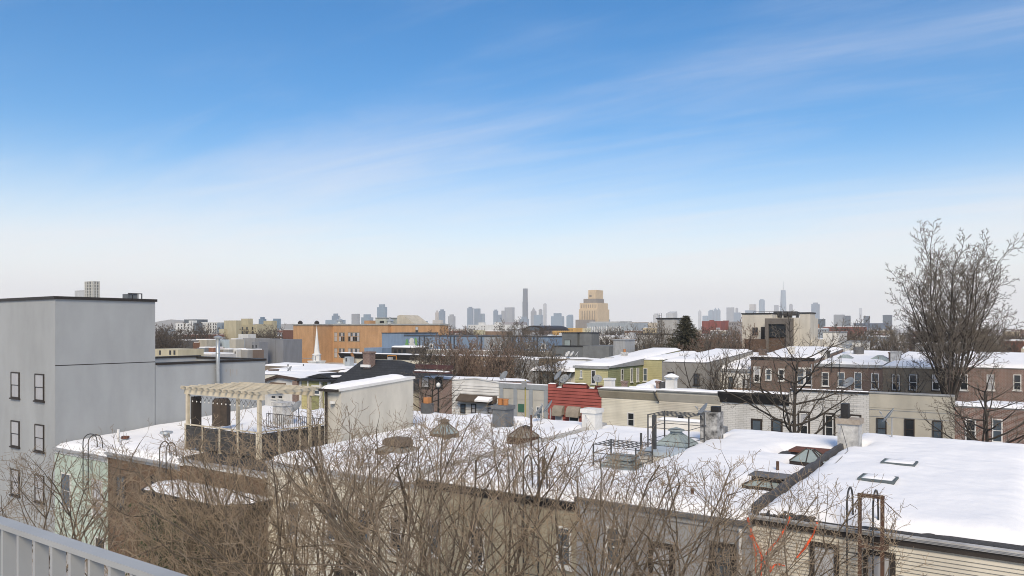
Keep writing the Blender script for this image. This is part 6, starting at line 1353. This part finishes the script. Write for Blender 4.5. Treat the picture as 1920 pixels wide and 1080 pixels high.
# spired skyscraper
D = 8000; Y = D*ray(1467, 560)[1]; x0, zt = onY(1460.5, 544, Y); x1 = onY(1473.5, 544, Y)[0]; xc = (x0+x1)/2; wd = (x1-x0)/2*0.86
r = thing('tower', 'tapering glass skyscraper with tall spire above the cream modern building', 'tower', (xc, Y, 0))
m_ = MB(); q = 0.72
bb = [(-wd, -wd), (wd, -wd), (wd, wd), (-wd, wd)]; tpp = [(0, -wd*1.1), (wd*1.1, 0), (0, wd*1.1), (-wd*1.1, 0)]
m_.v = [(xc+a, Y+wd+b, 0) for a, b in bb]+[(xc+a, Y+wd+b, 60) for a, b in bb]+[(xc+a*q, Y+wd+b*q, zt) for a, b in tpp]
m_.f = [(k, (k+1) % 4, 4+(k+1) % 4, 4+k) for k in range(4)]+[(4+k, 4+(k+1) % 4, 8+k) for k in range(4)]+[(4+(k+1) % 4, 8+(k+1) % 4, 8+k) for k in range(4)]+[(8, 9, 10, 11)]
m_.build('shaft', BG2, r); zsp = onY(1467, 527, Y)[1]; MB().tube([(xc, Y+wd, zt), (xc, Y+wd, zsp)], [4, 1.2], 6).build('spire', GR_, r)
# ribbed high rise far left
D = 850; Y = D*ray(160, 560)[1]; x0, zt = onY(160, 528, Y); x1 = onY(175, 528, Y)[0]; y1 = onX(186, 528, x1)[0]
r = thing('high_rise', 'ribbed concrete high rise above the tall grey building', 'tower', ((x0+x1)/2, Y, 0)); RB = fm('ribconc', (0.50, 0.50, 0.46))
MB().box(x0, Y, 0, x1, y1, zt).build('core', fm('ribdark', (0.13, 0.14, 0.14)), r); wd = x1-x0
me = MB().box(-0.7, -0.6, 0, 0.7, 0, zt).mesh('rib', RB); me2 = MB().box(0, -0.7, 0, 0.6, 0.7, zt).mesh('rib', RB)
for f in (0.0, 0.18, 0.5, 0.82, 1.0): piece('rib', me, (x0+wd*f, Y, 0), r)
for f in (0.05, 0.5, 0.98): piece('rib', me2, (x1, Y+(y1-Y)*f, 0), r)
fl = MB().box(x0, Y-0.35, 0, x1+0.35, y1, 0.7).mesh('floor_band', RB)
for k in range(22): piece('floor_band', fl, (0, 0, zt-1.0-k*3.1), r)
# hazy ridge on the far left horizon
m_ = MB(); n = 60
for k in range(n+1):
    px = 255+k*6.0; D = 5000; h = 605-4*math.exp(-((px-318)/22)**2)*1.4+1.5*nz(k*0.5, 2)+(2.5 if px > 430 else 0); p = atD(px, h, D); b = atD(px, 616, D); m_.v += [(p.x, p.y, 0), (p.x, p.y, p.z), (p.x+60, p.y+160, p.z-12), (p.x+120, p.y+320, 0)]
for k in range(n):
    for j in range(3): m_.f.append((4*k+j, 4*k+j+1, 4*k+j+5, 4*k+j+4))
structure('hills', m_, mat('ridge', (0.12, 0.12, 0.11), (0.2, 0.19, 0.18), scale=0.01))

# ================================================================== filler city: low row houses in blocks, out to about a kilometre
rng = random.Random(5)
FCOL = {'brown brick': (0.19, 0.12, 0.09), 'red brick': (0.24, 0.11, 0.08), 'cream': (0.50, 0.46, 0.37), 'grey': (0.30, 0.30, 0.30), 'white': (0.60, 0.60, 0.58), 'tan': (0.42, 0.35, 0.25), 'slate blue': (0.24, 0.29, 0.34)}
wg = MB().box(-0.45, -0.06, 0, 0.45, 0.02, 1.5).mesh('window', GL_D)
cnt = 0
occupied = [(430, 1030, 100, 215), (1030, 1160, 110, 150), (1180, 1290, 125, 170), (1380, 1640, 105, 150)]
for rowY in (168, 215, 250, 300, 365, 450, 560, 720, 950):
    px = -40
    while px < 1960:
        wpx = max(rng.uniform(22, 40), 1440*rng.uniform(6, 11)/(rowY/ray(px, 600)[1])); p1 = px+wpx; D = rowY/ray(px, 600)[1]
        bad = px < 290 or any(a < p1 and px < b and c < rowY < d for a, b, c, d in occupied) or (rowY < 215 and 285 < px < 560) or (rowY < 300 and 400 < px < 560)
        if not bad and rng.random() < 0.80:
            col = rng.choice(list(FCOL)); hgt = rng.choice((6.5, 7.2, 8.0, 8.6, 9.2, 9.9)) if rowY < 500 else rng.uniform(7, 11.3)
            Y = rowY+rng.uniform(-1.5, 1.5); x0 = onY(px, 640, Y)[0]; x1 = onY(p1, 640, Y)[0]-0.05; dp = rng.uniform(10, 15)
            zone = 'left of the school' if px < 550 else 'behind the school' if px < 1030 else 'in the centre right' if px < 1390 else 'at the far right'
            chim = rng.random(); sth = rng.random() < 0.25; tall = 'tallish' if hgt > 9 else 'low' if hgt < 7.8 else 'medium'; lab = '%s %s house with %s%s %s' % (tall, col, 'brick chimney' if chim < 0.4 else 'pale chimney' if chim < 0.7 else 'bare snow roof', ' and stair head' if sth else '', zone)
            r = thing('far_house', lab, 'house', ((x0+x1)/2, Y, 0), lab+' (alike)'); MB().box(x0, Y, 0, x1, Y+dp, hgt).build('wall', fm('fill_'+col.replace(' ', '_'), FCOL[col]), r)
            MB().box(x0+0.25, Y+0.2, hgt+0.002, x1-0.25, Y+dp-0.2, hgt+rng.uniform(0.15, 0.35)).build('snow', SNOW, r)
            if chim < 0.7: cx_ = rng.uniform(x0+0.8, x1-0.8); MB().box(cx_-0.4, Y+3, hgt, cx_+0.4, Y+3.7, hgt+1.2).build('chimney', RBRICK if chim < 0.4 else WPEEL, r)
            if sth: cx_ = rng.uniform(x0+1, x1-1.5); MB().box(cx_, Y+5, hgt, cx_+2, Y+8, hgt+2.2).build('stair_head', GREYW, r)
            if rowY < 420:
                nw = max(2, int((x1-x0)/2.2))
                for k in range(nw): piece('window', wg, (x0+(k+0.5)*(x1-x0)/nw, Y-0.002, hgt-2.7), r)
            cnt += 1
        px = p1+rng.choice((0, 0, 0, 1, 3))
# ================================================================== trees
def gen_tree(seed, H=10.0, r0=0.16, stems=4, fork=1.5, lean=0.35, levels=3, ratio=(0.5, 0.5, 0.45), kids=(9, 7, 5), wander=(0.10, 0.16, 0.22, 0.28), trop=(0.10, 0.09, 0.06, 0.04), ang=(38, 42, 45), seg=(0.45, 0.28, 0.17, 0.12), rmin=0.006, start=(0.25, 0.15, 0.1), leader=False, rr=0.55, cap=None):
    """bare tree at the origin: (limbs, twigs) builders"""
    rg = random.Random(seed); limbs, tw = MB(), MB()
    def rv(): return Vector((rg.gauss(0, 1), rg.gauss(0, 1), rg.gauss(0, 1)*0.7))
    def branch(p, d, Ln, r, lev):
        n = max(3, int(Ln/seg[min(lev, 3)])); n = min(n, 26); st = Ln/n; pts = [p]; rad = [r]; e = max(rmin*0.7, r*0.30); nk = kids[min(lev, len(kids)-1)] if lev < levels else 0
        nk = max(1, int(nk*rg.uniform(0.75, 1.25))) if nk else 0; due = [start[min(lev, 2)]+(1-start[min(lev, 2)])*(k+rg.random())/nk for k in range(nk)] if nk else []
        side = rg.uniform(0, 2*pi)
        for i in range(n):
            f = (i+1)/n; d = (d+rv()*wander[min(lev, 3)]*0.5+Vector((0, 0, trop[min(lev, 3)]))).normalized(); p = p+d*st
            if cap and p.z > cap-0.10*(p.x*p.x+p.y*p.y)**0.5-0.012*(p.x*p.x+p.y*p.y) and i > 1: break
            rc = r+(e-r)*f**0.85; pts.append(p); rad.append(max(rc, rmin*0.7))
            while due and due[0] <= f:
                due.pop(0); side += 2.4+rg.uniform(-0.5, 0.5); a = radians(ang[min(lev, 2)]*rg.uniform(0.7, 1.25))
                u = d.cross(Vector((0.2, 0.1, 1))); u = u.normalized() if u.length > 0.05 else Vector((1, 0, 0)); v = d.cross(u)
                cd_ = (d*cos(a)+(u*cos(side)+v*sin(side))*sin(a)).normalized()
                cl = Ln*ratio[min(lev, 2)]*(1.15-0.65*f)*rg.uniform(0.65, 1.2)
                if cl > 0.12: branch(p, cd_, cl, max(rmin, min(rc*0.72, r*rr)), lev+1)
        if len(pts) <= n: rad = [max(r+(e-r)*(i/(len(pts)-1))**0.85, rmin*0.7) for i in range(len(pts))]
        (limbs if lev <= 1 else tw).tube(pts, rad, 7 if r > 0.06 else 5 if r > 0.02 else 3, cap=False)
    if fork > 0.3 and not leader:
        pts = [Vector((0, 0, -0.2)), Vector((0.02, 0.03, fork*0.5)), Vector((0, 0, fork))]; limbs.tube(pts, [r0*1.5, r0*1.25, r0*1.2], 9)
    if leader: branch(Vector((0, 0, -0.2)), Vector((0.02, 0.01, 1)), H, r0, 0)
    else:
        for k in range(stems):
            a = 2*pi*(k+rg.uniform(-0.25, 0.25))/stems; l = lean*rg.uniform(0.5, 1.2)
            branch(Vector((0.3*r0*cos(a), 0.3*r0*sin(a), max(fork-0.1, 0)*rg.uniform(0.75, 1))), Vector((cos(a)*l, sin(a)*l, 1)).normalized(), (H-fork)*rg.uniform(0.8, 1.05), r0*rg.uniform(0.55, 0.85), 0)
    return limbs, tw
def tree_meshes(key, tm, bm=BARK, **k):
    a, b = gen_tree(**k); return a.mesh('trunk', bm, True), b.mesh('crown', tm, True)
def put_tree(name, label, meshes, loc, rz=0, s=1.0, group=None, cat='tree', sz=None):
    t = thing(name, label, cat, loc, group); t.rotation_euler = (0, 0, rz); t.scale = (s, s, sz or s)
    for nm, me in zip(('trunk', 'crown'), meshes):
        o = bpy.data.objects.new(nm, me); C.objects.link(o); o.parent = t
    return t
# ---- yard trees in front of the near row
V = [tree_meshes('v%d' % k, TWIGT if k in (0, 3) else TWIG, seed=100+k, H=12.4, cap=10.6, r0=0.083, stems=5 if k % 2 else 4, fork=2.6+0.5*k, lean=0.78, kids=(9, 7, 5, 4), ratio=(0.56, 0.52, 0.5), levels=4, rr=0.55, ang=(44, 44, 44), wander=(0.17, 0.2, 0.24, 0.28), trop=(0.012, 0.055, 0.06, 0.05), rmin=0.0065) for k in range(4)]
VT = tree_meshes('vt', TWIGT, seed=140, cap=9.4, bm=mat('bark_tan', (0.20, 0.155, 0.105), (0.13, 0.10, 0.07), scale=4), H=9.6, r0=0.085, stems=8, fork=1.8, lean=0.62, kids=(7, 6, 4, 3), ratio=(0.54, 0.52, 0.5), wander=(0.16, 0.26, 0.34, 0.4), levels=4, rr=0.5, rmin=0.0065)
def foot(px, D): p = atD(px, 700, D); return (p.x, p.y, 0)
YT = [  # px, depth, variant, rot, scale, label
 (700, 19.0, 0, 0.3, 1.03, 'grey brown many-stemmed yard tree before the cream houses, left of the thick forked one'),
 (905, 18.0, 1, 1.9, 1.02, 'thick forked bare yard tree reaching up before the dark chimney'),
 (790, 20.5, 2, 4.0, 1.02, 'bare yard tree standing close to the cream house wall'),
 (1150, 17.5, 3, 2.2, 0.96, 'tan twigged bare tree before the olive house wall'),
 (1000, 19.0, 2, 0.9, 0.96, 'bare tree hiding the gooseneck ladder of the olive house'),
 (1312, 18.0, 1, 2.4, 0.92, 'slender bare tree left of the orange tape'),
 (1250, 19.5, 0, 3.3, 0.93, 'fine twigged bare tree left of the slender one by the orange tape'),
 (585, 21.0, 3, 1.1, 1.0, 'tan bare tree below the deck fence'),
 (150, 27.0, 2, 2.8, 0.86, 'bare tree before the mint green house'),
 (480, 24.0, 0, 5.5, 0.92, 'bare tree growing up against the pergola deck'),
 (650, 23.0, 1, 2.9, 1.02, 'bare tree whose tips stand before the pale penthouse wall'),
 (20, 24.0, 1, 0.6, 0.85, 'bare tree at the far left before the grey building')]
for px, D, v, rz, s, lb in YT: put_tree('bare_tree', lb, V[v], foot(px, D), rz, s)
for px, D, rz, s, lb in ((400, 23.0, 0.2, 0.98, 'tangled tan bush growing over the bay roof'), (300, 24.0, 2.0, 0.90, 'tangled tan bush left under the bay roof'), (500, 21.0, 4.2, 0.90, 'tangled tan thicket right of the bay roof'), (1060, 16.0, 1.2, 0.80, 'tangled tan thicket at the bottom before the olive wall')):
    put_tree('thicket', lb, VT, foot(px, D), rz, s, cat='bush')
put_tree('bare_tree', 'small bare sapling tips below the two dark windows', V[3], foot(1580, 18.0), 1.5, 0.54)
# ivy mass under the bay roof
rg = random.Random(9); mb = MB(); cx, cy = foot(400, 37)[0:2]
for k in range(5200):
    x, y, z = cx+rg.gauss(0, 1.7), 20.6+rg.gauss(0, 0.45), rg.uniform(0, 4.6); s = rg.uniform(0.05, 0.11); a = rg.uniform(0, 6.28); t_ = rg.uniform(-0.6, 0.6)
    u = Vector((cos(a), 0.4*sin(a), sin(a)))*s; v = Vector((-sin(a), t_, cos(a))).normalized()*s; p = Vector((x, y, z)); mb.quad(p-u, p-v*0.6, p+u, p+v)
o = mb.build('ivy', IVY, None, stuff=True); o['label'] = 'dark green ivy leaves climbing below the bay roof'; o['category'] = 'ivy'
# ---- street tree with spreading limbs in front of the white brick houses
M1 = tree_meshes('street', TWIGG, seed=211, H=11.3, r0=0.21, leader=True, rr=0.45, levels=4, kids=(18, 7, 5, 3), ratio=(0.58, 0.5, 0.5), ang=(66, 40, 42), start=(0.48, 0.12, 0.1), wander=(0.08, 0.2, 0.3, 0.3), trop=(0.03, 0.035, 0.05, 0.04), rmin=0.012, seg=(0.6, 0.4, 0.28, 0.2), bm=mat('bark_dark', (0.07, 0.06, 0.05), (0.045, 0.04, 0.035)))
p = onY(1484, 700, 47)[0]; put_tree('street_tree', 'dark spreading street tree before the white brick houses', M1, (p, 47, 0), 0.4, 1.0)
put_tree('street_tree', 'bare street tree whose branch tips reach in at the right edge', M1, (onY(1835, 700, 50)[0], 50, 0), 2.6, 0.85)
put_tree('street_tree', 'bare street tree beside the black street lamp', M1, (onY(800, 700, 50)[0], 50, 0), 1.4, 0.78)
# ---- big tree on the right
M2 = tree_meshes('big', TWIGG, seed=305, H=24.5, r0=0.19, stems=12, fork=8.5, lean=0.44, rr=0.45, levels=4, kids=(12, 8, 6, 4), ratio=(0.40, 0.45, 0.5), wander=(0.07, 0.14, 0.2, 0.25), trop=(0.05, 0.07, 0.05, 0.04), rmin=0.021, seg=(0.9, 0.5, 0.32, 0.22), start=(0.12, 0.1, 0.1), bm=MATS['bark_dark'])
x = onY(1782, 700, 77)[0]; put_tree('tall_tree', 'tall vase shaped bare tree rising above everything at the right', M2, (x, 77, 0), 1.0, 0.83)
# ---- yard trees between second and third row
M3 = [tree_meshes('mid%d' % k, TWIGR if k == 0 else TWIGG, seed=400+k, H=11.5, r0=0.15, stems=6, fork=2.5, lean=0.5, kids=(9, 7, 5), ratio=(0.5, 0.5, 0.5), rmin=0.026, rr=0.45, seg=(0.7, 0.45, 0.3, 0.22), bm=MATS['bark_dark']) for k in range(3)]
MIDT = [(876, 86, 0, 'reddish bare tree hiding the tan wall, left'), (940, 88, 0, 'reddish bare tree hiding the tan wall, right'), (845, 78, 0, 'reddish bare tree above the small red brick house'), (860, 80, 0, 'reddish bare tree left in the clump behind the white sided house'), (893, 82, 0, 'reddish bare tree second in the clump behind the white sided house'), (925, 79, 0, 'reddish bare tree third in the clump behind the white sided house'), (950, 83, 1, 'grey bare tree right in the clump behind the white sided house'), (1005, 84, 1, 'bare tree before the corrugated grey wall'),
        (1030, 82, 2, 'thin bare tree beside the snowy cream shed'), (1338, 76, 1, 'forked bare tree left before the white sided house'), (1362, 76, 2, 'forked bare tree right before the white sided house'), (1690, 76, 1, 'bare tree before the olive brick house'), (800, 76, 2, 'bare tree beside the small red brick house')]
M6 = tree_meshes('vee', TWIGG, seed=451, H=11.2, r0=0.2, stems=5, fork=2.4, lean=0.62, kids=(7, 6, 4, 3), ratio=(0.5, 0.5, 0.5), levels=3, rmin=0.02, rr=0.5, ang=(38, 42, 44), seg=(0.7, 0.45, 0.3, 0.22), bm=MATS['bark_dark'])
for k, (px, Y, v, lb) in enumerate(MIDT): put_tree('bare_tree', lb, M6 if px in (1338, 1362, 1005, 1690) else M3[v], (onY(px, 700, Y)[0], Y, 0), k*1.7, random.Random(k).uniform(0.78, 0.98) if px not in (1338, 1362) else 0.95)
FART = [(1210, 134, 1), (1230, 130, 2), (1250, 133, 1), (1310, 118, 0), (1335, 116, 0), (1360, 120, 0), (1385, 115, 0), (1345, 110, 2), (1590, 128, 1), (1625, 132, 2), (1655, 130, 1), (1800, 126, 1), (1850, 130, 2), (1010, 134, 1), (985, 136, 0), (960, 138, 2), (1640, 118, 1), (1670, 114, 2)]
for k, (px, Y, v) in enumerate(FART):
    z = 'before the blue building' if px < 1030 else 'between the conifer and the cream modern building' if px < 1400 else 'at the right behind the brick row'
    if px < 1260 and px > 1030: z = 'before the pale grey flat building'
    put_tree('bare_tree', 'dense bare tree '+z, M3[v], (onY(px, 640, Y)[0], Y, 0), k*2.1, random.Random(k).uniform(0.85, 1.12), group='trees '+z)
M4 = tree_meshes('poplar', TWIGG, seed=500, H=13.5, r0=0.16, leader=True, kids=(26, 7, 4), ratio=(0.20, 0.5, 0.5), levels=2, ang=(50, 45, 45), rmin=0.018, seg=(0.8, 0.4, 0.3, 0.2), start=(0.2, 0.1, 0.1), bm=MATS['bark_dark'])
put_tree('slender_tree', 'slender upright bare tree before the cream modern building', M4, (onY(1492, 660, 100)[0], 100, 0), 0, 1.08); put_tree('slender_tree', 'small slender bare tree right of the upright one', M4, (onY(1515, 660, 102)[0], 102, 0), 1, 0.88)
# ---- far trees: light meshes
M5 = [tree_meshes('far%d' % k, mat('twig_far', (0.105, 0.085, 0.07), (0.08, 0.066, 0.056), scale=0.3), seed=600+k, H=13, r0=0.2, rr=0.5, stems=6, fork=3, lean=0.55, kids=(7, 6, 5), ratio=(0.48, 0.48, 0.5), rmin=0.04, seg=(1.5, 1.0, 0.7, 0.6), bm=MATS['bark_dark']) for k in range(3)]
rg = random.Random(77); k = 0
zones = [(285, 345, 170, 260, 12, 'left of the white apartments'), (345, 425, 270, 400, 10, 'before the white apartments'), (470, 545, 260, 330, 10, 'beside the tan brick buildings'), (820, 895, 240, 420, 12, 'in the centre left distance'), (900, 1040, 240, 420, 14, 'in the centre distance'), (1100, 1230, 200, 420, 14, 'in the centre right distance'), (1290, 1395, 180, 330, 14, 'behind the conifer'), (1560, 1780, 170, 330, 26, 'in the right hand distance'), (1780, 1930, 150, 330, 14, 'at the far right edge'), (200, 1900, 520, 950, 40, 'along the horizon')]
for p0, p1, d0, d1, n, z in zones:
    for q in range(n):
        px = rg.uniform(p0, p1); D = rg.uniform(d0, d1)
        if 545 < px < 720 and D < 330: continue
        f_ = foot(px, D); put_tree('far_tree', 'leafless grey brown tree '+z, M5[k % 3], f_, rg.uniform(0, 6), rg.uniform(0.72, 1.0), group='bare trees '+z); k += 1
# ---- conifer
rg = random.Random(3); x, zt = onY(1286, 590, 122); t = thing('conifer', 'dark green pointed conifer behind the snowy roofs', 'tree', (x, 122, 0))
MB().tube([(x, 122, 0), (x, 122, zt-0.3)], [0.3, 0.04], 7).build('trunk', BARK, t); nb_ = MB(); br = MB()
Hh = zt; 
for k in range(300):
    f = (k/300)**0.85; z = zt-0.2-f*(Hh-4.5); ln = 0.45+7.6*f*rg.uniform(0.62, 1.12); a = k*2.4+rg.uniform(-0.3, 0.3); pts = []
    for q in range(7):
        g = q/6; pts.append(Vector((x+cos(a)*ln*g, 122+sin(a)*ln*g, z-0.28*ln*g+0.25*ln*g*g)))
    br.tube(pts, [0.035*(1-q/7)+0.008 for q in range(7)], 3, cap=False)
    for q in range(1, 7):
        for w_ in range(9):
            b = pts[q]+(pts[q-1]-pts[q])*rg.random(); dv = Vector((rg.gauss(0, 1), rg.gauss(0, 1), rg.gauss(-0.55, 0.5))).normalized()*rg.uniform(0.25, 0.6); sd = dv.cross(Vector((rg.gauss(0, 1), rg.gauss(0, 1), rg.gauss(0, 1)))).normalized()*0.055
            nb_.quad(b-sd, b+sd, b+dv+sd*0.3, b+dv-sd*0.3)
br.build('branches', BARK, t); nb_.build('crown', NEEDLE, t)

# ================================================================== hazy winter air
hz = MB().box(-11500, -2500, -1.6, 5500, 13500, 560).mesh('haze', SNOW); hz.materials.clear()
hm = bpy.data.materials.new('haze'); hm.use_nodes = True; hn = hm.node_tree.nodes; hn.clear()
pv = hn.new('ShaderNodeVolumePrincipled'); pv.inputs['Color'].default_value = (0.99, 0.985, 0.97, 1); pv.inputs['Density'].default_value = 0.00010; pv.inputs['Anisotropy'].default_value = 0.0
ho = hn.new('ShaderNodeOutputMaterial'); hm.node_tree.links.new(pv.outputs[0], ho.inputs['Volume']); hz.materials.append(hm)
o = bpy.data.objects.new('haze', hz); C.objects.link(o); o['kind'] = 'stuff'
